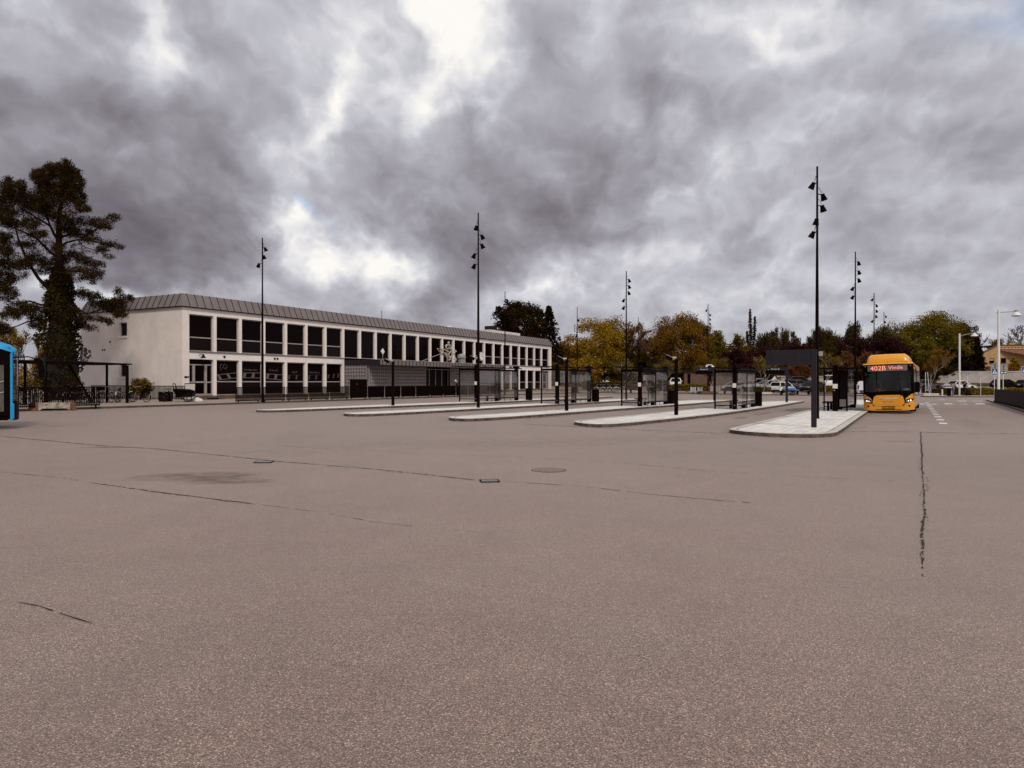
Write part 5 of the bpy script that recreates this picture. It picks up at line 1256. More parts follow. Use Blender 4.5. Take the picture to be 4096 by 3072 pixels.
# ------------------------------------------------------------------ far plaza: hedges, walls, house, signs, lamps
def LMESH(name, V, Fc, mat, parent=None):
    me = bpy.data.meshes.new(name)
    V = np.asarray(V, dtype=np.float32); n = len(V); k = Fc
    me.vertices.add(n); me.vertices.foreach_set('co', V.ravel())
    q = n//k; me.loops.add(n); me.loops.foreach_set('vertex_index', np.arange(n, dtype=np.int32))
    me.polygons.add(q); me.polygons.foreach_set('loop_start', np.arange(0, n, k, dtype=np.int32)); me.polygons.foreach_set('loop_total', np.full(q, k, dtype=np.int32))
    me.materials.append(mat); me.update(calc_edges=True); me.validate()
    o = bpy.data.objects.new(name, me); C.objects.link(o)
    if parent: o.parent = parent
    return o
def leafquads(cs, size, rng, asp=.55, droop=0, flat=0):
    cs = np.asarray(cs); n = len(cs)
    a = rng.normal(size=(n,3)); a[:,2] *= (1-flat*.7)
    if droop: a = a*.35*(1)+np.array([0,0,-droop])
    a /= np.linalg.norm(a, axis=1)[:,None]+1e-9
    b = rng.normal(size=(n,3)); b -= a*(np.sum(a*b, axis=1))[:,None]; b /= np.linalg.norm(b, axis=1)[:,None]+1e-9
    s = size*rng.uniform(.6, 1.35, (n,1))
    u = a*s*.5; w = b*s*.5*asp
    V = np.stack([cs-u, cs+w*1.0-u*.1, cs+u, cs-w-u*.1], axis=1)
    return V.reshape(-1, 3)
def hedge(name, label, pts, h, w, mat, n, size, cat='hedge', zo=.12, seed=1):
    rng = np.random.default_rng(seed)
    x0, y0 = pts[0]; root = thing(name, label, cat, (x0, y0, gz(x0, y0)+zo))
    t = MB(); P3 = []
    for (a, b) in zip(pts, pts[1:]):
        a = Vector(a); b = Vector(b); d = (b-a).normalized(); L = (b-a).length; k = max(1, int(L/2))
        nv = Vector((-d.y, d.x))
        t.loft([[(p.x-x0+nv.x*s*w*.34, p.y-y0+nv.y*s*w*.34, gz(p.x, p.y)-gz(x0, y0)+z) for s, z in ((-1,0),(1,0),(1,h*.82),(-1,h*.82))] for p in [a.lerp(b, i/k) for i in range(k+1)]])
        m = int(n*L/sum((Vector(q)-Vector(p)).length for p, q in zip(pts, pts[1:])))
        tt = rng.uniform(0, 1, m); th = rng.uniform(0, 1, m)
        # on the shell: sides and top
        side = rng.random(m) < .62
        off = np.where(side, np.sign(rng.uniform(-1,1,m))*w*.5*rng.uniform(.75,1.05,m), rng.uniform(-.5,.5,m)*w)
        zz = np.where(side, th*h, h*rng.uniform(.86,1.06,m))
        px = a.x+(b.x-a.x)*tt+nv.x*off-x0; py = a.y+(b.y-a.y)*tt+nv.y*off-y0
        gzv = np.array([gz(px[i]+x0, py[i]+y0)-gz(x0, y0) for i in range(m)])
        P3.append(np.stack([px, py, zz+gzv+.05*np.sin(px*3.1)], axis=1))
    t.build('stems', m_hedgecore, root)
    LMESH('foliage', leafquads(np.concatenate(P3), size, rng, .7), 4, mat, root)
    return root
m_hedgecore = M('hedge_core', (.030,.022,.008), .9, .3)
L_hedge = LEAF('leaf_hedge', (.06,.042,.006), (0.345,0.230,0.034), .3)
L_hedged = LEAF('leaf_hedge_dark', (.035,.024,.005), (.14,.085,.015), .3)
hedge('hedge', 'long yellow-green clipped hedge behind the two pedestrians, running to the right edge', [at(3872, 94), at(3985, 95), at(4150, 95)], .92, .8, L_hedge, 5200, .16, seed=3)
hedge('hedge', 'short dark clipped hedge between the leaning white posts and the white bollard', [at(3692, 95), at(3790, 95)], .86, .8, L_hedged, 2200, .15, seed=4)
hedge('hedge', 'dark clipped hedge between the pedestrians', [at(3815, 95.3), at(3866, 94.6)], .86, .8, L_hedged, 1300, .15, seed=41)
hedge('hedge', 'brownish clipped hedge left of the lamp mast with the white globe lamp', [at(2585, 103), at(2828, 102)], .95, .8, L_hedge, 3600, .17, seed=5, zo=.3)
hedge('hedge', 'low hedge piece beside the pale multi-stemmed tree, left of the white sport utility car', [at(3018, 97), at(3082, 97)], .85, .7, L_hedge, 1300, .15, seed=6)
hedge('hedge', 'low hedge piece between the near shelter and the tall mast', [at(3282, 98), at(3345, 98)], .95, .7, L_hedge, 1300, .15, seed=7)
hedge('hedge', 'dark hedge line behind the bicycles in the far rack', [at(2330, 112), at(2560, 112)], 1.0, .9, L_hedged, 3000, .2, seed=8)
# verge grass behind the cars
g = MB(); 
for i in range(24):
    X0 = 52+i*2.6; X1_ = X0+2.6
    g.quad(*[(x, y, gz(x, y)+.30) for x, y in ((X0,120.5),(X1_,120.5),(X1_,127),(X0,127))]); g.quad((X0,120.5,gz(X0,120.5)-.1),(X1_,120.5,gz(X1_,120.5)-.1),(X1_,120.5,gz(X1_,120.5)+.299),(X0,120.5,gz(X0,120.5)+.299))
m_grass = M('grass_verge', (.055,.050,.016), .95, .5, 3, .5)
o = g.build('grass_verge', m_grass); o['kind'] = 'structure'
# planting beds with kerbs
def bed(name, label, px0, px1, Y, d=2.0, h=.28):
    a = at(px0, Y); b = at(px1, Y)
    r = thing(name, label, 'planter', (*a, gz(*a)+.12)); L = b[0]-a[0]
    t = MB(); t.box(0,L,-.15,0,0,h); t.box(0,L,d,d+.15,0,h); t.box(0,.15,.0,d,0,h); t.box(L-.15,L,.0,d,0,h); t.build('edging', m_kerb if 'pale' in label else m_brown, r)
    t = MB(); t.box(.15,L-.15,0,d,0,h-.06); t.build('soil', M('soil', (.07,.045,.03), .95, .3, 5, .5), r); return r
bed('flower_bed', 'brick edged flower bed round the white globe lamp mast', 2805, 2872, 95)
bed('flower_bed', 'brick edged flower bed under the pale multi-stemmed tree', 3012, 3088, 92)
bed('flower_bed', 'brick edged flower bed left of the near shelter pylon', 3270, 3332, 93)
bed('flower_bed', 'pale edged bed under the round tree right of the yellow bus', 3692, 3755, 90)
bed('flower_bed', 'low pale edged bed below the far bicycle rack', 2462, 2560, 98.5, 1.0, .3)
# walls
def wallrun(label, pts, tops, th=.3, mat=m_conc, cap=True, zo=0):
    r = thing('concrete_wall', label, 'wall', (*pts[0], gz(*pts[0])+zo)); x0, y0 = pts[0]; z0 = gz(x0, y0)+zo
    t = MB(); rings = []
    for (x, y), tp in zip(pts, tops): rings.append([(x-x0, y-y0, -.4),(x-x0, y-y0, tp-z0),(x-x0, y-y0+th, tp-z0),(x-x0, y-y0+th, -.4)])
    t.loft(rings); t.build('wall', mat, r)
    if cap:
        t = MB(); t.loft([[(x-x0, y-y0-.06, tp-z0-.22),(x-x0, y-y0-.06, tp-z0+.02),(x-x0, y-y0+th+.05, tp-z0+.02),(x-x0, y-y0+th+.05, tp-z0-.22)] for (x, y), tp in zip(pts, tops)]); t.build('coping', mat, r)
    return r
Yw = 129
wallrun('grey concrete wall behind the parked cars, ending behind the yellow bus', [at(3085, Yw), at(3300, Yw), at(3480, Yw), at(3790, Yw)], [zat(1503, Yw), zat(1504, Yw), zat(1504, Yw), zat(1503, Yw)])
wallrun('taller grey concrete wall with a sloped left end, behind the silver white saloon', [at(3791, Yw), at(3826, Yw), at(3990, Yw), at(4250, Yw)], [zat(1502, Yw), zat(1485, Yw), zat(1485, Yw), zat(1483, Yw)])
# brown low building at the plaza
a = at(2737, 121); sh = thing('brick_shed', 'low brown brick shed behind the left hedge', 'shed', (*a, gz(*a)))
t = MB(); t.box(0,4.2,0,5,-.3,2.35); t.box(4.6,9.0,.4,5,-.3,2.3); t.build('wall', m_brown, sh)
t = MB(); t.box(-.15,9.2,-.2,5.2,2.36,2.62); t.build('roof', m_flat, sh)
t = MB(); t.box(.55,1.05,-.04,-.005,.2,2.1); t.build('door', m_black, sh); t = MB(); t.box(4.2,4.6,-.1,.38,-.3,2.35); t.build('post', m_black, sh)
t = MB(); t.box(1.8,2.6,-.05,-.01,2.0,2.2); t.build('sign_plate', m_red, sh)
# white wooden gable left of the concrete wall
a = at(3082, 127); gb = thing('small_outbuilding', 'small white gabled outbuilding behind the pale multi-stemmed tree', 'outbuilding', (*a, gz(*a)))
t = MB(); t.prism([(0,-.3),(1.2,-.3),(1.2,.8),(.8,1.6),(0,.5)], 0, 4, 'y'); t.build('wall', m_white, gb)
t = MB(); t.box(.6,1.1,-.05,-.004,0,.75); t.build('door', m_brown, gb); t = MB(); t.loft([[(-.1,y,.55),(.8,y,1.7),(1.3,y,.85),(1.3,y,.75),(.8,y,1.6),(-.1,y,.45)] for y in (-.15,4.1)]); t.build('roof', m_flat, gb)
# yellow brick house
Yh = 150
def H(px, py, dy=0): x, y = at(px, Yh); return (x, y+dy, zat(py, Yh))
o0 = at(3930, Yh); hz = gz(*o0); hs = thing('brick_house', 'yellow brick house with a red tiled roof, behind the wall at the right edge', 'house', (*o0, hz))
def hl(px, py): q = H(px, py); return (q[0]-o0[0], q[2]-hz)
wy = [(hl(3934,1545)), hl(4230,1545), hl(4230,1382), hl(3994,1382), hl(3934,1412)]
wins = [(3957,3977,1433,1453), (4003,4024,1432,1452)]
t = MB()
xsW = sorted(set([3934,3957,3977,3994,4003,4024,4230]))
def top(px): return 1412-(px-3934)*.5 if px < 3994 else 1382
for a_, b_ in zip(xsW, xsW[1:]):
    ow = [w_ for w_ in wins if w_[0] <= a_ and b_ <= w_[1]]
    spans = [(1545, None)]
    if ow: spans = [(1545, ow[0][3]), (ow[0][2], None)]
    for lo, hi in spans:
        A, B = hl(a_, lo), hl(b_, lo); Ct = hl(b_, hi if hi else top(b_)); D = hl(a_, hi if hi else top(a_))
        t.prism([A, B, Ct, D], 0, .35, 'y')
t.build('wall', m_brick, hs)
t = MB(); A = hl(3934,1412); B = hl(3994,1382); t.loft([[(A[0]-.2,y,A[1]-.02),(B[0],y,B[1]+.02),(B[0],y,B[1]+.16),(A[0]-.2,y,A[1]+.14)] for y in (-.12,.5)]); t.box(B[0]+.01,hl(4230,1382)[0],-.12,9,B[1]+.005,B[1]+.16); rf = t.build('roof', m_brown, hs)
t = MB(); A = hl(3996,1391); Bq = hl(4230,1391); t.box(A[0],Bq[0],-.08,-.004,hl(0,1400)[1],hl(0,1397)[1]); 
for i in range(9): x = A[0]+.4+i*.72; t.box(x,x+.3,-.05,-.003,hl(0,1391)[1],hl(0,1388)[1])
t.build('brick_band', m_brown, hs)
t = MB(); a_, b_ = hl(4000,1402), hl(4240,1402); c_, d_ = hl(4010,1460), hl(4240,1460)
t.loft([[(hl(4002,1401)[0],-.05,hl(0,1400)[1]),(hl(4002,1401)[0],-.3,hl(0,1403)[1])],[(hl(4230,1401)[0],-.05,hl(0,1400)[1]),(hl(4230,1401)[0],-5,hl(0,1456)[1])],[(hl(4230,1401)[0],-.05,hl(0,1400)[1]-.15),(hl(4230,1401)[0],-5,hl(0,1458)[1]-.15)],[(hl(4002,1401)[0],-.05,hl(0,1400)[1]-.15),(hl(4002,1401)[0],-.3,hl(0,1403)[1]-.15)]], True, False)
t.build('lean_to_roof', m_tile, hs)
for w_ in wins:
    x0, z1 = hl(w_[0], w_[2]); x1_, z0 = hl(w_[1], w_[3]); f = MB()
    f.box(x0,x0+.07,.06,.14,z0,z1); f.box(x1_-.07,x1_,.06,.14,z0,z1); f.box(x0+.07,x1_-.07,.06,.14,z0,z0+.07); f.box(x0+.07,x1_-.07,.06,.14,z1-.07,z1); f.box(x0+.07,x1_-.07,.06,.14,(z0+z1)/2-.03,(z0+z1)/2+.03)
    o = f.build('window', m_seam, hs); p = MB(); p.box(x0+.07,x1_-.07,.1,.12,z0+.07,(z0+z1)/2-.03); p.build('pane', m_pane, o)
    p = MB(); p.box(x0+.07,x1_-.07,.1,.12,(z0+z1)/2+.03,z1-.07); p.build('upper_pane', m_lens if w_[0] == 3957 else m_pane, o)
    s_ = MB(); s_.box(x0-.1,x1_+.1,-.06,.0-.002,z0-.12,z0-.01); s_.build('sill', m_brown, o)
t = MB(); x0, z1 = hl(3941,1465); x1_, z0 = hl(3962,1500); t.box(x0,x1_,-.05,-.004,z0,z1); t.build('gate', m_brown, hs)
t = MB(); x0, z1 = hl(4078,1368); t.box(x0,x0+1.2,3,4,hl(0,1384)[1],z1); t.build('chimney', m_brick, hs)
# road signs
def post(root, H_, r=.03, mat=m_white, lean=0):
    t = MB(); t.tube([(0,0,-.02),(lean,0,H_)], r, 8); return t.build('post', mat, root)
def ped(root, zc, s=.56, parent=None):
    t = MB(); t.box(-s/2,s/2,-.035,-.02,zc-s/2,zc+s/2); pl_ = t.build('plate', m_signw, root, bevel=.004)
    q = s/2-.02
    t = MB(); t.box(-q,q,-.040,-.036,zc-q,zc+q); t.build('field', m_blue, pl_)
    t = MB(); t.prism([(-q*.86,zc-q*.74),(q*.86,zc-q*.74),(0,zc+q*.82)], -.045, -.041, 'y'); t.build('triangle', m_signw, pl_)
    t = MB(); k = q
    t.prism([(.02*k,zc+.42*k),(.14*k,zc+.42*k),(.14*k,zc+.30*k),(.02*k,zc+.30*k)], -.05,-.046,'y')
    t.prism([(-.06*k,zc+.26*k),(.16*k,zc+.26*k),(.14*k,zc-.12*k),(-.08*k,zc-.12*k)], -.05,-.046,'y')
    t.prism([(-.08*k,zc-.12*k),(.04*k,zc-.12*k),(-.16*k,zc-.58*k),(-.26*k,zc-.54*k)], -.05,-.046,'y'); t.prism([(.02*k,zc-.12*k),(.14*k,zc-.12*k),(.30*k,zc-.58*k),(.18*k,zc-.60*k)], -.05,-.046,'y')
    t.prism([(-.06*k,zc+.22*k),(-.06*k,zc+.10*k),(-.26*k,zc-.06*k),(-.30*k,zc+.02*k)], -.05,-.046,'y'); t.prism([(.15*k,zc+.22*k),(.15*k,zc+.12*k),(.30*k,zc-.02*k),(.33*k,zc+.06*k)], -.05,-.046,'y')
    for i in range(4): t.box(-.62*k+i*.34*k,-.62*k+i*.34*k+.17*k,-.05,-.046,zc-.72*k,zc-.62*k)
    t.build('pictogram', m_black, pl_); return pl_
def sign(px, Y, label, H_, z=.12, rz=0):
    x, y = at(px, Y); return thing('road_sign', label, 'road sign', (x, y, gz(x, y)+z), rz, None)
s = sign(3406, 72, 'blue pedestrian crossing sign on a white post behind the nearest shelter', 2.3, .0); zt_ = zat(1493, 72)-gz(*at(3406,72)); post(s, zt_+.2); ped(s, zt_, .56)
s = sign(3869.5, 96, 'small blue pedestrian crossing sign above the person in black', 2.3); zt_ = zat(1497, 96)-gz(*at(3869.5,96))-.12; post(s, zt_+.2); ped(s, zt_, .50)
s = sign(3977.5, 63, 'blue pedestrian crossing sign under a grey disc, at the dark panel fence', 2.3); zt_ = zat(1487, 63)-gz(*at(3977.5,63))-.12; post(s, zt_+.75); ped(s, zt_, .56)
def backdisc(s, z, r):
    t = MB(); t.lathe([(r,0),(r,.012)], 24, (0,-.05,z), Matrix.Rotation(PI/2,3,'X')); d = t.build('disc', m_signback, s)
    t = MB(); t.lathe([(r*.97,.012),(r*.97,.02),(r*1.0,.02),(r*1.0,.0)], 24, (0,-.052,z), Matrix.Rotation(PI/2,3,'X')); t.build('rim', m_grey, d)
    t = MB(); t.box(-.05,-.03,-.085,-.066,z-r*.8,z+r*.8); t.box(.03,.05,-.085,-.066,z-r*.8,z+r*.8); t.build('bracket', m_dark, d)
backdisc(s, zt_+.50, .29)
s = sign(4012.5, 69, 'grey disc above a blue panel with white arrows, right of white lamp post', 2.6); b0_ = gz(*at(4012.5,69))+.12; post(s, zat(1456,69)-b0_, .035); backdisc(s, zat(1470,69)-b0_, .37)
zc = zat(1490,69)-b0_; t = MB(); t.box(-.36,.36,-.06,-.045,zc-.16,zc+.16); pl_ = t.build('plate', m_signw, s); t = MB(); t.box(-.345,.345,-.066,-.061,zc-.145,zc+.145); t.build('field', m_blue, pl_)
t = MB(); t.prism([(-.28,zc),(-.16,zc+.10),(-.16,zc+.04),(-.04,zc+.06),(-.04,zc-.04),(-.16,zc-.04),(-.16,zc-.10)], -.072,-.067,'y'); t.prism([(.29,zc),(.17,zc-.09),(.17,zc-.05),(.06,zc-.06),(.06,zc+.03),(.17,zc+.04),(.17,zc+.10)], -.072,-.067,'y'); t.build('arrows', m_signw, pl_)
s = sign(3922.5, 92, 'grey triangular give way sign back, right of the person in black', 2.6); b0_ = gz(*at(3922.5,92))+.12; post(s, zat(1490,92)-b0_, .03)
t = MB(); z1 = zat(1488.5,92)-b0_; t.prism([(-.40,z1),(.40,z1),(0,z1-.68)], -.05,-.035,'y'); t.build('plate', m_signback, s)
s = sign(4099, 62, 'blue pedestrian crossing sign cut by the right edge of the view', 2.3); zt_ = zat(1479.5, 62)-gz(*at(4099,62))-.12; post(s, zt_+.2); ped(s, zt_, .58)
s = sign(3702, 89, 'upright white post left of the blue disabled parking sign', 2.9); post(s, 2.95, .035)
s = sign(3719, 88.6, 'leaning white post with a blue disabled parking sign', 2.9); post(s, 2.95, .035, m_white, -.28)
zc = .85; t = MB(); t.box(-.45,.05,-.05,-.035,zc-.24,zc+.24); pl_ = t.build('plate', m_signw, s); t = MB(); t.box(-.43,.03,-.056,-.051,zc-.22,zc+.22); t.build('field', m_blue, pl_)
t = MB(); t.lathe([(.025,0),(.025,.004)], 10, (-.22,-.057,zc+.15), Matrix.Rotation(PI/2,3,'X')); t.tube([(-.22,-.06,zc+.11),(-.22,-.06,zc-.02),(-.11,-.06,zc-.02),(-.06,-.06,zc-.14)], .016, 5); t.tube([(-.22,-.06,zc+.05),(-.13,-.06,zc+.05)], .012, 5); t.tube([(-.20+.115*math.cos(a),-.06,zc-.08+.10*math.sin(a)) for a in [PI*.75+i*PI*1.2/10 for i in range(11)]], .012, 5); t.build('wheelchair_symbol', m_signw, pl_)
x, y = at(3769, 90); bo_ = thing('bollard', 'white bollard at the right end of the short dark hedge', 'bollard', (x, y, gz(x, y)+.12)); t = MB(); t.tube([(0,0,-.02),(0,0,.72)], .09, 12); t.build('post', m_white, bo_, 60); t = MB(); t.lathe([(.095,.72),(.06,.78),(.001,.79)], 12); t.build('cap', m_white, bo_, 60)
x, y = at(3796, 88.5); bn_ = thing('litter_bin', 'square black bin post with a flat white lid beside the person in the grey coat', 'litter bin', (x, y, gz(x, y)+.12)); t = MB(); t.box(-.17,.17,-.17,.17,0,1.0); t.build('body', m_black, bn_, bevel=.02); t = MB(); t.box(-.62,.22,-.25,.25,1.0,1.08); t.build('lid', m_white, bn_, bevel=.01)
# white street lamps
def lamp(px, Y, H_, arm, label, rise=.12):
    x, y = at(px, Y); s = thing('street_lamp', label, 'street lamp', (x, y, gz(x, y)+.12), 0, 'white street lamps at the right')
    t = MB(); t.tube([(0,0,-.02),(0,0,H_)], [.12,.10], 12); t.build('pole', m_white, s, 60)
    t = MB(); t.tube([(-.2,0,H_-.25-rise*.3),(arm,0,H_-.25+rise)], .035, 8); ar = t.build('arm', m_grey, s, 60)
    t = MB(); z = H_-.22+rise; t.box(arm-.02,arm+.24,-.08,.08,z-.10,z+.10); t.build('bracket', m_grey, ar)
    t = MB(); t.lathe([(.05,-.05),(.16,-.10),(.36,-.30),(.42,-.42),(.40,-.44)], 18, (arm+.12,0,z)); hd = t.build('lamp_head', m_white, s, 60); t = MB(); t.lathe([(.39,-.435),(.3,-.50),(.001,-.53)], 18, (arm+.12,0,z)); t.build('lamp_glass', m_lens, hd, 60); return s
lamp(3838, 89.5, 7.85, 1.75, 'white street lamp beside the pedestrians, the smaller of two', .32); lamp(3994, 67, 8.55, 1.55, 'tall white street lamp standing behind the dark panel fence, the larger of two', .10)
# globe lamps on a post by the Perron C sign
x, y = at(2832.5, 96); gl_ = thing('twin_lamp', 'twin white curved lamp arms on a pole behind the Perron C sign', 'lamp', (x, y, gz(x, y)+.12)); zz = zat(1461,96)-gz(x,y)-.12
t = MB(); t.tube([(.17,0,0),(.17,0,zz-.1)], .06, 8); t.build('pole', m_dark, gl_)
for sx in (-1,1):
    t = MB(); t.tube([(.17+sx*.02,-.1,zz),(.17+sx*.16,-.1,zz+.05),(.17+sx*.36,-.1,zz),(.17+sx*.42,-.1,zz-.12)], .07, 8); a_ = t.build('arm', m_white, gl_, 60); t = MB(); t.ball((.17+sx*.42,-.1,zz-.24), .17, 12, (1.3,1,.9)); t.build('globe', m_white, a_, 60)
# grey-white notice frames in front of the left hedge
for px, lab in ((2773, 'pale grey panel stand with white legs before the left hedge, wider of two'), (2800, 'pale grey panel stand with white legs before the left hedge, narrower of two')):
    x, y = at(px, 98); s = thing('display_stand', lab, 'display stand', (x, y, gz(x, y)+.14), 0, 'display stands before the hedge'); w_ = .33 if px < 2790 else .27
    t = MB(); t.obox((0,.05,.55), (2*w_-.1,.04,.55), Matrix.Rotation(R(-8),3,'X')); t.build('panel', m_grey, s); t = MB(); t.box(-w_+.05,w_-.05,-.35,.0,.26,.30); t.build('shelf', m_grey, s)
    for sx in (-1,1): t = MB(); t.box(sx*w_-.03,sx*w_+.03,-.03,.10,0,.86); t.build('leg', m_white, s)
# benches
def bench(px0, px1, Y, label, back=False, legs=(.1,.9)):
    a = at(px0, Y); L = (px1-px0)/F*Y; s = thing('bench', label, 'bench', (*a, gz(*a)+.12), 0, None)
    t = MB(); t.box(0,L,-.25,.25,.42,.49); t.build('seat', m_dark, s)
    for q in legs: t = MB(); t.box(L*q-.1,L*q+.1,-.2,.2,0,.42); t.build('leg', m_dark, s)
    if back: t = MB(); t.box(L*.35,L*.98,.15,.22,.55,.95); t.build('backrest', m_dark, s); t = MB(); t.box(L*.4,L*.46,.17,.21,.49,.55); t.box(L*.86,L*.92,.17,.21,.49,.55); t.build('bracket', m_dark, s)
    return s
bench(3100, 3262, 92, 'long dark bench with two seated people, before the white sport utility car', legs=(.16,.55,.83)); bench(2880, 2944, 93, 'dark bench with a backrest left of the fourth shelter pylon', True, (.3,.8)); bench(2478, 2560, 97, 'dark bench left of the middle shelter pylon', False, (.1,.55))
x, y = at(3170, 92); bg = thing('shopping_bags', 'bright blue carrier bags piled on the long bench', 'bags', (x-.1, y, gz(x, y)+.12+.49), 0)
m_bb = M('blue_bag', (.02,.16,.42), .5, .2, 5)
t = MB()
for dx, r_ in ((-.34,.17),(-.05,.20),(.25,.21)): t.lathe([(r_*.9,0),(r_*1.05,.08),(r_*.95,.22),(r_*.6,.33),(r_*.3,.37)], 12, (dx,0,0), Matrix.Rotation(dx,3,'Z'))
t.build('bag', m_bb, bg, 60)
t = MB(); t.tube([(-.2,0,.3),(0,0,.44),(.2,0,.3)], .015, 5); t.build('handle', m_bb, bg)
x, y = at(3168, 91.3); bg = thing('backpack', 'brown and black travel bag on the ground below the long bench', 'bag', (x, y, gz(x, y)+.12))
t = MB(); t.loft([[(-.35,-.18,0),(.35,-.18,0),(.35,.18,0),(-.35,.18,0)],[(-.38,-.2,.15),(.38,-.2,.2),(.38,.2,.2),(-.38,.2,.15)],[(-.1,-.15,.36),(.36,-.15,.34),(.36,.15,.34),(-.1,.15,.36)]]); t.build('body', M('bag_brown', (.10,.045,.025), .8, .3), bg, 40, bevel=.03); t = MB(); t.tube([(-.1,-.2,.3),(.1,-.24,.42),(.3,-.2,.3)], .02, 5); t.build('strap', m_black, bg)
# poster boards beyond the crossing
a = at(3392, 86); nb_ = thing('poster_board', 'free-standing board with pale posters behind the crossing sign, left of the yellow bus', 'notice board', (*a, gz(*a)+.05))
t = MB(); t.box(0,2.05,0,.08,.25,2.0); t.build('board', m_dark, nb_)
pc = random.Random(5)
for x0, z0, w_, h_, c_ in ((.05,.7,.38,1.1,(.5,.47,.47)),(.45,1.0,.35,.85,(.62,.6,.62)),(.85,.55,.28,.9,(.35,.3,.3)),(1.15,.75,.78,1.1,(.70,.68,.74)),(1.15,.38,.30,.34,(.4,.38,.4)),(1.47,.38,.44,.34,(.10,.11,.2))):
    t = MB(); t.box(x0,x0+w_,-.012,-.003,z0,z0+h_); po = t.build('poster', M('poster_paper', c_, .6, .25, 6), nb_)
t = MB(); t.prism([(1.17,.85),(1.32,.9),(1.30,1.15),(1.40,1.2),(1.3,1.35),(1.17,1.3)], -.018,-.013,'y'); t.box(1.55,1.75,-.018,-.013,.42,.62); t.build('poster_print', m_seam, nb_)
for xx in (.1, 1.95): t = MB(); t.box(xx-.05,xx+.05,-.1,.2,0,.25); t.build('foot', m_black, nb_)
# dark panel fence on the right
p0 = P(3979, 1607, .12); p1 = P(4096, 1636.5, .12); d = Vector((p1[0]-p0[0], p1[1]-p0[1])); LF = d.length; d.normalize()
fe = thing('panel_fence', 'solid dark panel fence on the corner pavement at the right edge', 'fence', (*p0, gz(*p0)+.12), math.atan2(d.y, d.x))
for i in range(14):
    x0 = i*2.28; zz = gz(p0[0]+d.x*x0, p0[1]+d.y*x0)-gz(*p0)
    t = MB(); t.box(x0+.01,x0+2.26,-.03,.03,zz+.10,zz+1.12); pn = t.build('panel', m_dark, fe)
    t = MB()
    for q in range(12): t.box(x0+.08+q*.19,x0+.11+q*.19,.03,.045,zz+.12,zz+1.1)
    t.build('ribs', m_antra, pn)
    t = MB(); t.box(x0+.2,x0+.5,-.12,.12,zz-.02,zz+.10); t.box(x0+1.4,x0+1.7,-.12,.12,zz-.02,zz+.10); t.build('foot', m_black, pn)

# ------------------------------------------------------------------ trees
L_yg = LEAF('leaf_yellow_green', (.075,.048,.005), (0.525,0.306,0.027), .35)
L_or = LEAF('leaf_orange_brown', (.058,.032,.005), (0.371,0.182,0.024), .35)
L_ol = LEAF('leaf_olive', (.045,.032,.006), (0.270,0.169,0.024), .35)
L_dk = LEAF('leaf_dark_olive', (.016,.011,.004), (.072,.045,.011), .3)
L_wi = LEAF('leaf_willow', (.024,.017,.006), (0.119,0.077,0.021), .35)
L_pu = LEAF('leaf_purple', (.022,.006,.007), (.065,.020,.020), .2)
L_rd = LEAF('leaf_russet', (.06,.024,.010), (0.252,0.102,0.042), .35)
L_pi = LEAF('needle_pine', (.008,.005,.002), (.062,.036,.010), .2)
L_sp = LEAF('needle_spruce', (.010,.007,.004), (.034,.021,.009), .15)
L_iv = LEAF('leaf_ivy', (.012,.009,.003), (.060,.042,.012), .2)
L_gr = LEAF('leaf_green', (.042,.033,.005), (0.280,0.202,0.023), .35)
L_tw = M('twigs', (.12,.075,.055), .9, .25)
def skeleton(rng, depth, nch, spread, ratio, up=.25, trunk=.3, wig=.12, t0=.35):
    segs = []; tips = []
    def br(p, d, L, r, k):
        n = 3; q = p.copy(); pts = [q.copy()]
        for i in range(n):
            d = d+rng.normal(size=3)*wig+np.array([0,0,up*.25]); d /= np.linalg.norm(d); q = q+d*L/n; pts.append(q.copy())
        segs.append((pts, r, r*.55, k))
        if k == 0: tips.append(pts[-1]); tips.append(pts[-2]); return
        for i in range(nch):
            f = (t0+(1-t0)*(i+rng.random())/nch) if k < depth else (trunk+(1-trunk)*(i+rng.random()*.8)/nch)
            j = min(n-1, int(f*n)); s = pts[j]+(pts[j+1]-pts[j])*(f*n-j)
            a = rng.normal(size=3); a -= d*np.dot(a, d); a /= np.linalg.norm(a)+1e-9
            ang = spread*rng.uniform(.6, 1.25); nd = d*math.cos(ang)+a*math.sin(ang); nd[2] += up*.4; nd /= np.linalg.norm(nd)
            br(s, nd, L*ratio*rng.uniform(.7, 1.15)*(1.15-.35*f if k == depth else 1), r*.5, k-1)
        tips.append(pts[-1])
    br(np.zeros(3), np.array([0,0,1.]), 1., .022, depth)
    return segs, np.array(tips)
def tube_np(segs, sc, rmin, sides=4):
    V = []
    for pts, r0, r1, k in segs:
        pts = np.array(pts)*sc; n = len(pts)
        rr = np.maximum(np.linspace(r0, r1, n)*sc[2], rmin)
        d = pts[-1]-pts[0]; d /= np.linalg.norm(d)+1e-9
        a = np.cross(d, [0,0,1.] if abs(d[2]) < .9 else [1.,0,0]); a /= np.linalg.norm(a); b = np.cross(d, a)
        ring = [[pts[i]+(a*math.cos(2*PI*s/sides)+b*math.sin(2*PI*s/sides))*rr[i] for s in range(sides)] for i in range(n)]
        for i in range(n-1):
            for s in range(sides): V += [ring[i][s], ring[i][(s+1) % sides], ring[i+1][(s+1) % sides], ring[i+1][s]]
    return V
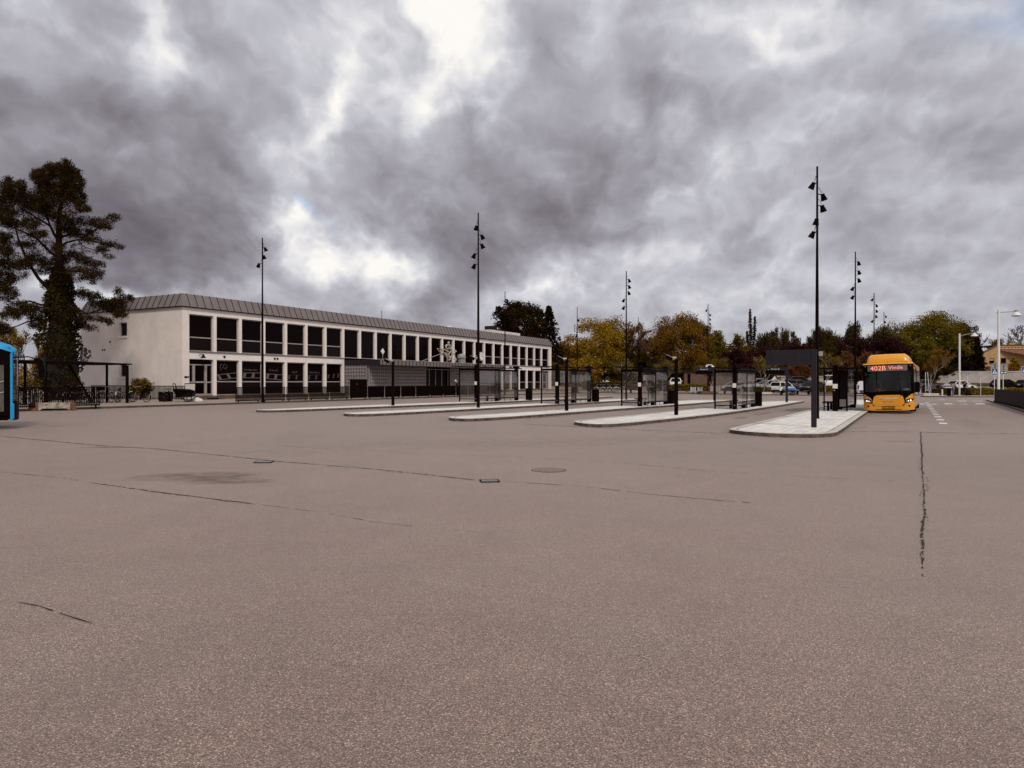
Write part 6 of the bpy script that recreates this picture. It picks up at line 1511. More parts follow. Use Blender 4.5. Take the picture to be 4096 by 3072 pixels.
def tree(label, px, Y, topy, wpx, leaf, nleaf, lsize, seed, kind='broad', name='deciduous_tree', bark=None, z=0, group=None, cat='tree', base=None, trunk=.3, rmin=.05, spreadn=1.0):
    rng = np.random.default_rng(seed); x, y = at(px, Y) if base is None else base
    gzz = gz(x, y)+z; Ht = zat(topy, Y)-gzz; W2 = wpx/F*Y/2
    root = thing(name, label, cat, (x, y, gzz), 0, group)
    bark = bark or m_bark
    if kind == 'spruce':
        t = MB(); t.tube([(0,0,-.1),(0,0,Ht*.97)], [Ht*.018,.02], 8); t.build('trunk', bark, root, 60)
        cs = []
        nl = int(Ht*2.2)
        for i in range(nl):
            f = i/nl; zc = Ht*(.05+.93*f); Rr = W2*(1-f)**.75*(1 if i % 2 else .8)+.12
            nb = 9
            for k in range(nb):
                a = 2*PI*k/nb+rng.uniform(0, .7)+i; m = max(5, int(nleaf/nl/nb)); s = rng.uniform(.15, 1, m)**.7*rng.uniform(.75,1.1)
                cs.append(np.stack([np.cos(a)*Rr*s+rng.normal(0,.12,m)*Rr*.5, np.sin(a)*Rr*s+rng.normal(0,.12,m)*Rr*.5, zc-s*Rr*.35+rng.normal(0,.12,m)], axis=1))
        LMESH('crown', leafquads(np.concatenate(cs), lsize, rng, .45, 0, .6), 4, leaf, root); return root
    if kind == 'poplar':
        t = MB(); V = []
        for sx, hh in ((-.40,1.),(.55,.90),(-.95,.70)):
            pts = [(sx*W2*.7*(i/6)**.7+rng.normal()*.12, rng.normal()*.12, Ht*hh*i/6) for i in range(7)]; t.tube(pts, [.12,.10,.09,.07,.05,.035,.015], 6)
            for i in range(26):
                zc = Ht*hh*rng.uniform(.2,.97); xx = sx*W2*.7*(zc/(Ht*hh))**.7; ln = .9*(1.1-zc/Ht/hh*.7); a = rng.uniform(0,2*PI); t.tube([(xx,0,zc),(xx+math.cos(a)*ln*.35,math.sin(a)*ln*.35,zc+ln*.6),(xx+math.cos(a)*ln*.4,math.sin(a)*ln*.4,zc+ln)], [.03,.02,.01], 4)
        t.build('trunk', L_tw, root)
        m = nleaf; k = rng.integers(0,3,m); sx = np.array([-.40,.55,-.95])[k]; hh = np.array([1.,.90,.70])[k]; f = rng.beta(1.6,1.2,m); cl = np.round(f*18)/18+rng.normal(0,.016,m)
        LMESH('crown', leafquads(np.stack([sx*W2*.7*f**.7+rng.normal(0,.30,m)*(1.25-f), rng.normal(0,.30,m)*(1.25-f), Ht*hh*(.22+.78*np.clip(cl,0,1))], axis=1), lsize, rng), 4, leaf, root); return root
    par = dict(broad=(4,4,.80,.62,.20), bare=(5,4,.50,.62,.42), willow=(4,4,.8,.6,.15), pine=(4,4,1.05,.55,.10), small=(4,4,.62,.6,.45), shrub=(3,5,.75,.8,.5))[kind]
    segs, tips = skeleton(rng, par[0], par[1], par[2], par[3], par[4], .08 if kind == 'shrub' else trunk)
    rr = np.hypot(tips[:,0], tips[:,1]); sc = np.array([W2/np.percentile(rr, 94)]*2+[Ht/np.max(tips[:,2])*.97])
    V = tube_np(segs, sc, rmin if kind != 'bare' else rmin*.8); LMESH('trunk', V, 4, bark, root)
    tp = tips*sc; tp = tp[tp[:,2] > Ht*(.12 if kind != 'shrub' else 0)]
    if nleaf:
        nleaf = int(nleaf*(3.0 if Y > 90 and kind != 'small' else 1.6)); lsize *= .80 if Y > 90 else .9
        if kind == 'broad': W2 *= 1.08
        if kind == 'willow': W2 *= 1.12; nleaf = int(nleaf*1.3)
        idx = rng.integers(0, len(tp), nleaf); cr = (.055 if kind in ('broad','pine') else .045)*min(Ht, 2.4*W2)*spreadn
        cs = tp[idx]+np.clip(rng.normal(size=(nleaf,3)), -1.4, 1.4)*cr*np.array([1,1,.8])
        if kind in ('broad','willow','shrub','pine') :
            # leaf clumps spread through the crown volume
            fr = dict(broad=.62, willow=.6, shrub=.7, pine=.35)[kind]; nc = 70
            dcl = rng.normal(size=(nc,3)); dcl /= np.linalg.norm(dcl, axis=1)[:,None]; dcl *= rng.uniform(.25,1,(nc,1))**.45
            zlo = dict(broad=.10, willow=.18, shrub=.0, pine=.42)[kind]
            zr_ = (1-zlo)/2; ctr = dcl*np.array([W2*.88, W2*.88, Ht*zr_*.93])+np.array([0,0,Ht*(zlo+zr_)])
            f_ = ctr[:,2]/Ht; ctr[:,:2] *= np.where(f_ > .75, 1.0, 1.0)[:,None]
            kk = np.where(rng.random(nleaf) < fr)[0]; ci = rng.integers(0, nc, len(kk))
            cs[kk] = ctr[ci]+np.clip(rng.normal(size=(len(kk),3)), -1.5, 1.5)*np.array([1,1,.75])*W2*rng.uniform(.08,.17,(nc,1))[ci]
        if kind == 'willow':
            dz = rng.uniform(0,1,nleaf)**1.3; cs[:,2] -= dz*Ht*.32; g_ = np.hypot(cs[:,0],cs[:,1])
        cs[:,2] = np.clip(cs[:,2], .15, Ht*1.01)
        LMESH('crown', leafquads(cs, lsize, rng, .6 if kind != 'willow' else .22, 1.2 if kind == 'willow' else 0), 4, leaf, root)
    return root
# behind the station building
tree('dark pine with open rounded crown behind the building roof, right of the thin far mast', 2110, 128, 1201, 150, L_pi, 5200, .42, 11, 'pine', 'pine_tree')
tree('dark pine behind the roof penthouse, left of its taller twin', 2020, 130, 1208, 120, L_pi, 5200, .42, 12, 'pine', 'pine_tree')
tree('dark slender spruce at the right end of the station building', 2196, 129, 1212, 190, L_sp, 6500, .5, 13, 'spruce', 'spruce_tree')
tree('low dark spruce bush behind the right end of the building roof', 2150, 127, 1320, 150, L_sp, 2500, .5, 14, 'spruce', 'spruce_tree')
# row of trees beyond the plaza
tree('broad yellow-green tree with an open crown, right of the station building', 2392, 128, 1262, 260, L_yg, 7600, .36, 21)
tree('lower orange-brown tree between the building and the yellow-green tree', 2262, 136, 1362, 130, L_or, 3800, .36, 22)
tree('orange-brown bushy tree at the foot of the yellow-green tree', 2305, 122, 1432, 130, L_yg, 3400, .32, 23, 'shrub')
tree('rusty green tree filling the gap right of the yellow-green tree', 2478, 132, 1352, 120, L_or, 4200, .36, 24)
tree('bare brown tree with fine upright twigs, left of the big brown-green tree', 2592, 128, 1277, 165, L_or, 1500, .22, 25, 'bare', rmin=.06, bark=L_tw)
tree('bare brown tree at the left of the twiggy group', 2532, 129, 1300, 120, L_or, 1000, .22, 26, 'bare', rmin=.06, bark=L_tw)
tree('big round brown-green tree in the middle of the row', 2722, 138, 1250, 235, L_or, 9000, .34, 27)
tree('green-brown tree on the left flank of the big round one', 2652, 140, 1312, 110, L_or, 3600, .34, 28)
tree('olive green tree on the right flank of the big round one', 2792, 140, 1268, 150, L_ol, 5200, .36, 29)
tree('green tree falling away to the right, above the Perron C sign', 2858, 142, 1320, 120, L_gr, 4600, .36, 30)
tree('dark conifer between the middle shelter and the bare trees', 2560, 122, 1405, 95, L_dk, 3000, .36, 31, 'pine', 'pine_tree')
tree('small pale olive tree with a rounded crown, right of the green tree', 2938, 148, 1330, 72, L_ol, 1700, .34, 32, 'small', rmin=.05)
tree('dark purple-leaved tree below the small pale olive tree', 2930, 132, 1398, 120, L_pu, 4600, .34, 33)
tree('dark purple-leaved tree behind the fourth shelter', 3045, 134, 1390, 140, L_pu, 5000, .34, 34)
tree('pair of tall thin half bare poplars', 3008, 140, 1238, 62, L_dk, 2600, .36, 35, 'poplar', 'poplar_tree')
tree('olive tree at the foot of the poplars', 2982, 140, 1370, 90, L_ol, 2400, .34, 36)
tree('drooping willow right of the poplars', 3072, 142, 1300, 92, L_wi, 5600, .60, 37, 'willow', 'willow_tree')
tree('narrow willow above the left half of the blank sign', 3160, 142, 1304, 86, L_wi, 5200, .60, 38, 'willow', 'willow_tree')
tree('purple-leaved tree behind the blank sign', 3190, 134, 1372, 140, L_pu, 4400, .34, 39)
tree('drooping willow just right of the tall nearest mast', 3300, 140, 1294, 96, L_wi, 5600, .60, 40, 'willow', 'willow_tree')
tree('small willow shoulder just left of the tall nearest mast', 3245, 142, 1325, 60, L_wi, 3200, .60, 41, 'willow', 'willow_tree')
tree('low willow in the dip between the two masts', 3345, 142, 1335, 60, L_wi, 3400, .60, 42, 'willow', 'willow_tree')
tree('tallest drooping willow behind the mast left of the bus', 3415, 142, 1277, 80, L_wi, 5600, .60, 43, 'willow', 'willow_tree')
tree('willow with a wide top above the yellow bus', 3538, 144, 1282, 130, L_wi, 6400, .60, 44, 'willow', 'willow_tree')
tree('dark purple beech left above the yellow bus', 3430, 130, 1342, 150, L_pu, 6000, .34, 45)
tree('dark purple beech right above the yellow bus', 3545, 130, 1345, 160, L_pu, 6000, .34, 46)
tree('olive willow squeezed between the beech and the big golden tree', 3620, 146, 1296, 80, L_wi, 3600, .60, 47, 'willow', 'willow_tree')
tree('big golden green tree right of the yellow bus', 3725, 134, 1250, 280, L_gr, 12000, .36, 48)
tree('golden green lower tree on the left of the big one', 3650, 130, 1330, 150, L_gr, 5200, .34, 481)
tree('dark feathery conifer behind the smaller white street lamp', 3850, 136, 1290, 130, L_dk, 6500, .38, 49, 'pine', 'pine_tree')
tree('dark pyramid conifer left of the brick house', 3905, 132, 1345, 110, L_sp, 7000, .45, 50, 'spruce', 'spruce_tree')
tree('dark dense evergreen behind the wall with the sloped end', 3815, 132, 1390, 130, L_sp, 5200, .42, 51, 'shrub')
tree('bare grey tree above the left gable of the brick house', 3930, 160, 1285, 120, None, 0, .3, 52, 'bare', rmin=.045, bark=L_tw)
tree('bare spreading tree behind the brick house at the right edge', 4085, 170, 1288, 190, None, 0, .3, 53, 'bare', rmin=.045, bark=L_tw)
tree('dark green shrub tree behind the brick house roof', 3985, 160, 1352, 90, L_ol, 2400, .36, 54)
tree('yellow climbing shrub on the front of the brick house', 4054, 147, 1423, 46, L_yg, 2600, .26, 55, 'shrub', 'climbing_shrub', cat='shrub')
# small trees of the plaza
for px, Y, ty, w_, lf, lab in ((2490, 96, 1432, 140, L_ol, 'small pale-stemmed plaza tree left of the middle shelter'), (2655, 100, 1432, 110, L_ol, 'small plaza tree behind the lamp column by the left hedge'), (2838, 97, 1425, 120, L_ol, 'small plaza tree round the white globe lamp'), (3052, 94, 1418, 130, L_ol, 'pale multi-stemmed plaza tree left of the white sport utility car'), (3302, 95, 1400, 105, L_ol, 'slim plaza tree seen through the left of the nearest shelter'), (3724, 92, 1395, 112, L_or, 'round brown-leaved plaza tree right of the yellow bus')):
    tree(lab, px, Y, ty, w_, lf, 4200, .17, int(px), 'small', 'plaza_tree', m_pale, .12, rmin=.022, trunk=.28)
tree('russet leaved shrub left of the mast beside the bus', 3385, 118, 1402, 96, L_rd, 3400, .28, 61, 'shrub', 'russet_shrub', cat='shrub')
tree('russet leaved shrub above the bus roof', 3480, 118, 1400, 120, L_rd, 3600, .28, 62, 'shrub', 'russet_shrub', cat='shrub')
tree('russet leaved shrub below the blank sign', 3195, 122, 1452, 110, L_rd, 2600, .28, 63, 'shrub', 'russet_shrub', cat='shrub')
tree('round leafy bush behind the railing by the bicycles', 562, 54.2, 1512, 92, L_ol, 4200, .12, 64, 'shrub', 'leafy_bush', cat='shrub', z=.1)
bushes = [(2215,125,1450,120,L_ol),(2360,124,1425,130,L_yg),(2450,124,1420,130,L_ol),(2540,124,1440,120,L_dk),(2620,124,1435,130,L_dk),(2705,124,1455,130,L_dk),(2800,124,1462,120,L_ol),(2890,124,1460,120,L_dk),(2975,124,1455,120,L_pu),(3070,131,1462,120,L_dk),(3150,132,1462,120,L_dk),(3250,132,1460,120,L_dk),(3345,132,1462,120,L_dk),(3430,126,1440,120,L_dk),(3540,126,1440,120,L_dk),(3620,126,1440,130,L_dk),(3700,128,1440,130,L_dk),(3770,131,1440,120,L_dk)]
for i, (px, Y, ty, w_, lf) in enumerate(bushes):
    tree(['dark thicket bush at the left end of the far tree row','thicket bush below the yellow-green tree','thicket bush above the far bicycle rack','thicket bush above the middle shelter roof','thicket bush below the bare brown trees','thicket bush right of the bare brown trees','thicket bush left of the Perron C sign','thicket bush above the fourth shelter roof','purple thicket bush right of the fourth shelter pylon','thicket bush above the white outbuilding','thicket bush behind the Perron D sign','thicket bush behind the right half of the blank sign','thicket bush above the white van','thicket bush at the left of the bus roof','thicket bush hidden behind the bus roof','thicket bush at the right of the bus roof','thicket bush below the big golden green tree','thicket bush left of the smaller white street lamp'][i], px, Y, ty, w_, lf, 2800, .36, 300+i, 'shrub', 'thicket_bush', cat='shrub', group='bushes below the tree row')
# the far wood behind the tree row: one dark mass
rg_ = np.random.default_rng(5); m_ = 26000; pxw = rg_.uniform(2225, 3935, m_); Yw_ = rg_.uniform(160, 178, m_)
topw = 1398+26*np.sin(pxw*.021)+16*np.sin(pxw*.063+1)+rg_.normal(0, 7, m_); uu = rg_.uniform(0, 1, m_)**.8
xw = (pxw-2048)/F*Yw_; ztw = HC+(HY-topw)*Yw_/F; zgw = np.array([gz(a_, b_) for a_, b_ in zip(xw, Yw_)]); Lw = LMESH('far_wood', leafquads(np.stack([xw, Yw_, zgw+uu*(ztw-zgw)], axis=1), .62, rg_, .7), 4, L_dk); Lw['kind'] = 'stuff'; Lw['label'] = 'dark far wood closing the gaps behind the tree row'; Lw['category'] = 'wood'
# thin trees behind the bicycle shelter at the left
for i, (px, Y, ty, w_, lab) in enumerate(((40, 70, 1290, 150, 'sparse spring tree at the left edge behind the blue bus'), (120, 72, 1300, 150, 'sparse spring tree behind the bicycle shelter, left of the ivy trunk'), (185, 68, 1330, 110, 'sparse spring tree just left of the ivy trunk'), (-40, 66, 1260, 150, 'sparse spring tree partly outside the left edge'))):
    tree(lab, px, Y, ty, w_, L_yg, 1500, .12, 400+i, 'bare', rmin=.02)
for i, (px, Y, ty, w_) in enumerate(((60, 78, 1480, 260), (250, 76, 1480, 220), (160, 80, 1440, 240))):
    tree(['yellow-green undergrowth at the left edge behind the railing','yellow-green undergrowth right of the ivy trunk','yellow-green undergrowth behind the bicycle shelter'][i], px, Y, ty, w_, L_yg, 3000, .17, 420+i, 'shrub', 'undergrowth_bush', cat='shrub')

# ------------------------------------------------------------------ the big pine with the ivy trunk
rng = np.random.default_rng(77)
Yp = 52.; xp, yp = at(244, Yp); zp = gz(xp, yp)+.12
pine = thing('pine_tree', 'big dark pine with an ivy covered trunk at the left, before the station end wall', 'tree', (xp, yp, zp))
def c1(x, y): return (x/2.765, y/2.765+550)
def c2(x, y): return (x/2.765, y/2.765+1150)
def PT(q, dy=0):
    Yq = Yp+dy; return ((q[0]-2048)/F*Yq-xp, dy, zat(q[1], Yq)-zp)
t = MB()
t.tube([PT((246,1610)), PT((244,1400)), PT((243,1240)), PT(c1(660,1500)), PT(c1(655,1250)), PT(c1(652,1050)), PT(c1(660,850)), PT(c1(690,650)), PT(c1(710,430)), PT(c1(735,300))], [.75,.6,.42,.30,.23,.19,.14,.10,.07,.03], 12)
limbs = [([c1(650,1810),c1(520,1650),c1(430,1560),c1(345,1430),c1(290,1330),c1(215,1150),c1(180,1030),c1(150,920)], [.26,.24,.2,.17,.15,.12,.09,.05], -1.2),
 ([c1(640,1320),c1(560,1270),c1(480,1190),c1(400,1110),c1(300,1060),c1(180,1010),c1(60,960)], [.2,.17,.15,.13,.1,.07,.03], .6),
 ([c1(650,1140),c1(600,1070),c1(560,980),c1(480,930),c1(380,870),c1(260,800),c1(180,730)], [.2,.16,.14,.12,.1,.07,.03], -.8),
 ([c1(560,980),c1(510,850),c1(490,700),c1(470,520)], [.12,.09,.06,.03], -.5), ([c1(655,1120),c1(720,1085),c1(820,1070),c1(960,1080),c1(1080,1010),c1(1250,930),c1(1330,880)], [.16,.13,.11,.09,.07,.05,.02], -1.0),
 ([c1(660,1210),c1(740,1160),c1(860,1130),c1(1010,1140),c1(1180,1190),c1(1350,1215)], [.15,.12,.10,.07,.05,.02], .7), ([c1(860,1130),c1(930,1210),c1(1060,1250),c1(1220,1330)], [.07,.05,.04,.02], .7),
 ([c1(670,1310),c1(760,1290),c1(900,1350),c1(1040,1400),c1(1170,1440)], [.12,.1,.07,.05,.02], -.6), ([c1(670,1470),c1(760,1480),c1(900,1480),c1(1040,1510),c1(1110,1540)], [.1,.08,.06,.04,.02], 1.0), ([c1(900,1480),c1(970,1560),c1(1030,1605)], [.04,.03,.02], 1.0),
 ([c2(760,80),c2(880,60),c2(1000,100),c2(1150,130),c2(1320,160)], [.12,.1,.08,.06,.03], -1.5), ([c2(780,230),c2(870,240),c2(960,290),c2(1100,250),c2(1260,220),c2(1400,170)], [.12,.1,.08,.07,.05,.03], -.6), ([c2(960,290),c2(1010,330),c2(1120,370)], [.05,.04,.02], -.6),
 ([c2(560,200),c2(450,190),c2(330,150),c2(180,180),c2(40,120)], [.14,.12,.10,.07,.03], .8), ([c2(560,350),c2(420,360),c2(300,380),c2(160,440),c2(20,430)], [.12,.10,.08,.06,.03], -1), ([c1(690,650),c1(760,560),c1(830,470),c1(850,380)], [.08,.06,.04,.02], .8), ([c1(670,800),c1(760,730),c1(860,660),c1(930,640)], [.08,.06,.04,.02], .5), ([c1(660,880),c1(740,860),c1(860,830),c1(980,810)], [.07,.05,.04,.02], -.6), ([c1(640,1400),c1(520,1400),c1(400,1350),c1(260,1390),c1(100,1400)], [.12,.10,.08,.05,.03], 1.2)]
for pts, rs, dy in limbs:
    k = len(pts); t.tube([PT(p, dy*i/(k-1)) for i, p in enumerate(pts)], [r*.6 for r in rs], 7)
t.build('trunk', M('pine_bark', (.020,.009,.006), .9, .35, 5, .5, .1), pine, 60)
pads = [(c1,p) for p in [(620,480,220,170),(720,350,100,80),(555,400,50,75),(430,450,80,75),(800,500,110,130),(840,640,95,85),(600,650,190,120),(950,800,55,35),(880,740,60,50),(80,560,85,95),(180,620,110,100),(60,700,130,90),(250,560,30,50),(300,700,120,95),(60,860,130,80),(420,760,130,80),(520,830,100,70),
 (850,930,110,50),(1080,950,100,42),(1250,900,85,32),(1150,990,110,25),(750,1010,140,50),(900,1060,140,42),(1000,1130,120,30),(1200,1180,100,32),(1330,1215,42,16),(1130,1250,70,28),(1210,1320,42,16),(800,1310,110,40),(950,1370,105,38),(1080,1420,85,28),(870,1470,180,30),(1050,1530,85,50),(920,1550,50,24),(1030,1605,28,13),
 (330,960,120,50),(120,960,120,50),(430,1080,100,36),(300,1190,100,30),(60,1120,80,75),(60,1250,90,85),(400,1350,110,40),(250,1400,140,48),(500,1400,90,48),(90,1400,120,55),(60,1560,130,80),(500,1480,100,30),(660,900,80,60)]]
pads += [(c2,p) for p in [(60,60,140,90),(250,230,190,60),(400,300,110,80),(120,300,140,55),(420,420,100,45),(900,60,90,40),(1010,110,120,40),(1150,180,160,55),(1270,210,130,70),(1300,60,35,45),(1390,130,75,45),(1330,300,75,45),(1000,350,130,30),(900,420,70,30),(1180,380,70,30),(1000,455,70,22),(30,470,100,60)]]
pads += [(c1,p) for p in [(720,290,40,36),(560,320,32,36),(440,385,32,36),(385,400,26,36),(860,395,36,44),(905,520,36,44),(930,660,36,36),(100,480,28,36),(190,520,28,36),(245,515,18,36),(650,350,60,50),(760,440,70,60),(500,470,60,60),
 (500,760,320,220,.16),(150,820,240,200,.2),(300,1180,280,170,.2),(850,1250,280,200,.10),(900,1000,260,120,.15),(800,720,160,140,.25),(120,1450,220,150,.3),(900,1480,260,120,.12),(680,1560,110,90),(665,1380,95,60),(640,1230,80,50),(600,1640,140,60)]]
pads += [(c2,p) for p in [(680,70,130,70),(600,160,110,60),(780,260,80,60)]]
cs = []; dirs = []
for i, (cv, p) in enumerate(pads):
    cx, cy, rx, ry = p[:4]; area = rx*ry; n = int(area*.100*(p[4] if len(p) > 4 else 1))+40
    q = cv(cx, cy); dy0 = rng.uniform(-1.8, 1.8) if ry < 80 else rng.uniform(-.6, .6)
    # tufts clustered along many small twigs inside the pad
    nt_ = max(6, n//11)
    a = rng.uniform(0, 2*PI, nt_); rr_ = np.sqrt(rng.uniform(0, 1, nt_)); tx_ = np.cos(a)*rr_*rx/2.765; ty_ = np.sin(a)*rr_*ry/2.765; td = rng.normal(0, 1, nt_)*max(.5, rx/2.765/F*Yp*.55)
    for k in range(nt_):
        c = np.array(PT((q[0]+tx_[k], q[1]+ty_[k]), dy0+td[k]))
        m = rng.integers(20, 32); cs.append(c+np.clip(rng.normal(size=(m,3)),-1.6,1.6)*np.array([.125,.125,.11])+np.array([0,0,.05]))
LMESH('crown', leafquads(np.concatenate(cs), .175, rng, .22), 4, L_pi, pine)
m = 15000; zz = rng.uniform(0, 1, m); zt0 = zat(1150, Yp)-zp
hh = zz*(zt0+1.5); prof = np.interp(zz, [0,.12,.3,.55,.75,.9,1], [1.15,1.18,1.30,1.18,.92,.62,.36]); a = rng.uniform(0, 2*PI, m); rr_ = prof*rng.uniform(.72, 1.08, m)*(1+.20*np.sin(a*3+hh*1.7)+.20*np.sin(hh*2.3+a)+.10*np.sin(hh*5.7+2*a))
xc = np.interp(zz, [0,.5,1], [.02,.0,-.03])
LMESH('ivy', leafquads(np.stack([np.cos(a)*rr_+xc, np.sin(a)*rr_, hh], axis=1), .15, rng, .8), 4, L_iv, pine)
t = MB(); t.lathe([(1.0,0),(1.05,.12*zt0),(1.1,.3*zt0),(.9,.55*zt0),(.6,.8*zt0),(.3,1.05*zt0)], 14); t.build('ivy_shade_core', M('ivy_shade', (.010,.007,.003), .9, .3), pine)  # dark solid core: shade inside the ivy put into its colour
# ------------------------------------------------------------------ sky, sun, camera
SUN_EL, SUN_AZ = 49.0, 160.0          # azimuth clockwise from the viewing direction (+Y)
W = bpy.data.worlds.new('World'); S.world = W; W.use_nodes = True
nt = W.node_tree; nt.nodes.clear()
out = nt.nodes.new('ShaderNodeOutputWorld'); bg = nt.nodes.new('ShaderNodeBackground'); lk(nt, bg.outputs[0], out.inputs[0])
STR = .12; bg.inputs[1].default_value = STR
sky = nt.nodes.new('ShaderNodeTexSky'); sky.sky_type = 'NISHITA'; sky.sun_disc = False; sky.sun_elevation = R(SUN_EL); sky.sun_rotation = R(SUN_AZ)
d0 = nt.nodes.new('ShaderNodeTexCoord').outputs['Generated']
def vm(op, a, b=None, sc=None):
    m = nt.nodes.new('ShaderNodeVectorMath'); m.operation = op
    for i, q in enumerate((a, b)):
        if q is None: continue
        if hasattr(q, 'is_linked'): lk(nt, q, m.inputs[i])
        else: m.inputs[i].default_value = q
    if sc is not None: m.inputs['Scale'].default_value = sc
    return m.outputs[0]
def sepx(v): s = nt.nodes.new('ShaderNodeSeparateXYZ'); lk(nt, v, s.inputs[0]); return s.outputs
# cloud-deck coordinates: direction projected on a layer overhead, so clouds flatten to the horizon
s0 = sepx(d0); zc = mth(nt, 'ADD', mth(nt, 'MAXIMUM', s0[2], 0.), .50)
cmb = nt.nodes.new('ShaderNodeCombineXYZ'); lk(nt, mth(nt, 'DIVIDE', s0[0], zc), cmb.inputs[0]); lk(nt, mth(nt, 'DIVIDE', s0[1], zc), cmb.inputs[1])
deck = cmb.outputs[0]
# warp
def wv(scale, det, amt, v): return vm('SCALE', vm('SUBTRACT', noise(nt, scale, det, .55, v, 'Color'), (.5,.5,.5)), None, amt)
w1 = wv(2.6, 1, .20, d0); w2 = wv(7.5, 2, .10, d0); w3 = wv(22., 3, .065, d0)
dw = vm('ADD', vm('ADD', vm('ADD', d0, w1), w2), w3)
s1 = sepx(dw); az = mth(nt, 'ARCTAN2', s1[0], s1[1]); el = mth(nt, 'ARCSINE', s1[2])
def blob(x, y, rx, ry, rot, amp):
    px, py = x*1.8517, y*1.8517; a = (px-2048)/F; b = (HY-py)/F
    A = math.atan(a); Eo = math.atan(b/math.sqrt(1+a*a)); k = 1.8517/F
    ca, sa = math.cos(R(rot)), math.sin(R(rot))
    da = mth(nt, 'SUBTRACT', az, A); de = mth(nt, 'SUBTRACT', el, Eo)
    p = mth(nt, 'MULTIPLY', mth(nt, 'ADD', mth(nt, 'MULTIPLY', da, ca), mth(nt, 'MULTIPLY', de, sa)), 1/(rx*k))
    q = mth(nt, 'MULTIPLY', mth(nt, 'SUBTRACT', mth(nt, 'MULTIPLY', de, ca), mth(nt, 'MULTIPLY', da, sa)), 1/(ry*k))
    r2 = mth(nt, 'ADD', mth(nt, 'MULTIPLY', p, p), mth(nt, 'MULTIPLY', q, q))
    return mth(nt, 'MULTIPLY', mth(nt, 'POWER', 2.718, mth(nt, 'MULTIPLY', r2, -1)), amp if amp > .5 else (amp*1.12 if amp > 0 else amp*.84))
BL = [(120,420,330,170,0,-.22),(450,180,260,130,0,-.10),(380,480,300,120,-6,-.22),(470,590,330,55,0,-.22),(330,330,180,120,0,-.06),(1040,520,200,75,12,-.27),(1010,420,160,90,-10,-.17),(1200,350,220,80,15,-.12),(900,580,90,60,0,-.15),(960,280,140,70,0,-.08),(560,300,140,120,0,-.07),(620,90,90,90,0,-.06),(1650,180,220,130,0,-.03),(2020,480,300,120,0,-.06),(1420,480,120,40,0,-.10),(870,130,60,60,0,.06),(1150,130,90,60,0,-.14),
 (360,60,50,90,0,.22),(400,30,120,60,0,.12),(60,5,120,30,0,.15),(770,140,120,80,-30,.20),(900,210,60,40,0,.10),(740,240,36,70,-15,.16),(700,300,60,70,0,.14),(1000,20,170,70,0,.22),(1020,140,90,120,0,.26),(900,60,90,60,0,.14),(960,160,60,60,0,.1),
 (700,480,70,70,20,.30),(770,520,100,60,0,.22),(830,520,60,55,-30,.32),(680,440,60,22,20,.2),(790,590,60,30,0,.12),(560,610,120,28,0,.20),(330,622,120,22,0,.32),(210,610,90,20,0,.2),(1490,290,60,24,0,.22),(1330,560,180,40,10,.16),(1240,600,160,40,0,.12),(1420,390,90,24,30,.15),(1280,440,40,30,0,.1),(1560,60,150,50,0,.1),(1900,50,220,60,0,.14),(1750,330,220,60,20,.06),(1100,620,100,30,0,.12),(1900,290,120,30,0,.08),(1640,620,260,40,0,.05),(1590,330,44,24,0,.12),(1850,250,50,22,-20,.12),(1500,190,40,20,-25,.10),(1700,90,60,26,-20,.10),(2010,330,50,24,0,.10),(1330,250,40,22,0,.10),(2050,180,60,30,-25,.10),(1750,460,60,20,10,.08),(1620,520,70,18,0,.08)]
lay = None
for q in BL:
    b = blob(*q); lay = b if lay is None else mth(nt, 'ADD', lay, b)
# billows at several scales on the deck, sharper where the layer is thin
mp = nt.nodes.new('ShaderNodeMapping'); mp.inputs['Rotation'].default_value = (0,0,R(-25)); mp.inputs['Scale'].default_value = (1.0,.78,1); lk(nt, deck, mp.inputs[0])
dk = mp.outputs[0]; dk2 = vm('ADD', dk, vm('SCALE', vm('ADD', w2, w3), None, .72))
def billow(v, sc):
    t = None
    for i, a in enumerate((1., .55, .32, .2)):
        q = mth(nt, 'MULTIPLY', mth(nt, 'ABSOLUTE', mth(nt, 'SUBTRACT', noise(nt, sc*2.1**i, 0, .5, v), .5)), 2*a)
        t = q if t is None else mth(nt, 'ADD', t, q)
    return t
n1 = noise(nt, 1.9, 4, .5, dk); n2 = noise(nt, 4.8, 8, .60, dk2); n3 = noise(nt, 22., 5, .64, dw)
p1 = billow(dk2, 4.0); p2 = billow(vm('ADD', dk2, (-.03,.06,0)), 4.0)
def cen(x, c, k): return mth(nt, 'MULTIPLY', mth(nt, 'SUBTRACT', x, c), k)
fb = mth(nt, 'ADD', cen(n1, .5, .62), cen(n2, .5, .34))
fb = mth(nt, 'ADD', fb, mth(nt, 'MULTIPLY', mth(nt, 'SUBTRACT', p2, p1), .24))      # lit and shaded flanks of the billows
fb = mth(nt, 'ADD', fb, mth(nt, 'ADD', cen(p1, .55, -.13), cen(n3, .5, .10)))
fb = mth(nt, 'MULTIPLY', fb, mth(nt, 'ADD', .80, mth(nt, 'MULTIPLY', mth(nt, 'MAXIMUM', lay, 0.), 1.6)))
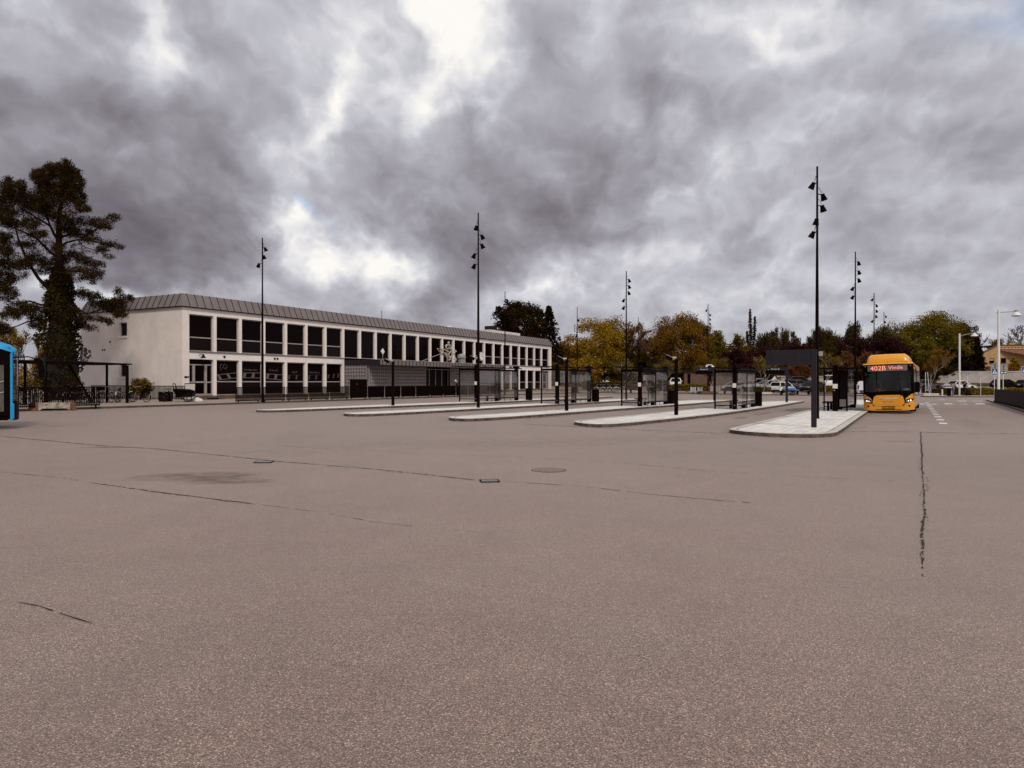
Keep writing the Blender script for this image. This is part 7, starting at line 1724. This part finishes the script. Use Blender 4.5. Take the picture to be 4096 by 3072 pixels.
base = mth(nt, 'ADD', .555, mth(nt, 'MULTIPLY', mth(nt, 'SINE', mth(nt, 'MULTIPLY', az, 1.0)), .03))
val = mth(nt, 'ADD', mth(nt, 'ADD', base, lay), fb)
K = 1/(STR*2**EXP)
col = ramp(nt, val, [(0,(.145,.128,.152)),(.18,(.195,.178,.205)),(.36,(.292,.277,.312)),(.52,(.415,.406,.450)),(.66,(.545,.545,.595)),(.80,(.735,.73,.76)),(.97,(.98,.955,.91))])
cl = nt.nodes.new('ShaderNodeVectorMath'); cl.operation = 'SCALE'; lk(nt, col, cl.inputs[0]); cl.inputs['Scale'].default_value = K
gap = mth(nt, 'ADD', mth(nt, 'ADD', blob(715,398,18,11,0,.65), blob(2130,60,70,50,0,.32)), blob(2200,20,60,60,0,.2))
gap = mth(nt, 'MULTIPLY', mth(nt, 'MINIMUM', gap, 1), mth(nt, 'MINIMUM', mth(nt, 'MULTIPLY', n3, 1.6), 1))
skb = vm('SCALE', sky.outputs[0], None, 1.0)
fin = mixc(nt, gap, cl.outputs[0], skb)
lk(nt, fin, bg.inputs[0])
sun = bpy.data.lights.new('sun', 'SUN'); sun.energy = 1.5; sun.angle = R(10); sun.color = (1, .935, .84)
so = bpy.data.objects.new('sun', sun); C.objects.link(so)
sd = Vector((math.sin(R(SUN_AZ))*math.cos(R(SUN_EL)), math.cos(R(SUN_AZ))*math.cos(R(SUN_EL)), math.sin(R(SUN_EL))))
so.rotation_euler = sd.to_track_quat('Z', 'Y').to_euler(); so.location = (0,-30,60)
cam = bpy.data.cameras.new('camera'); co = bpy.data.objects.new('camera', cam); C.objects.link(co)
cam.sensor_width = 36; cam.sensor_fit = 'HORIZONTAL'; cam.lens = F/4096*36; cam.clip_start = .1; cam.clip_end = 6000
co.location = (0,0,HC); co.rotation_euler = (PI/2-math.atan((1536-HY)/F), 0, 0)
S.camera = co
S.view_settings.view_transform = 'Standard'; S.view_settings.look = 'None'; S.view_settings.exposure = EXP; S.view_settings.gamma = 1
S.cycles.max_bounces = 8; S.cycles.transparent_max_bounces = 24
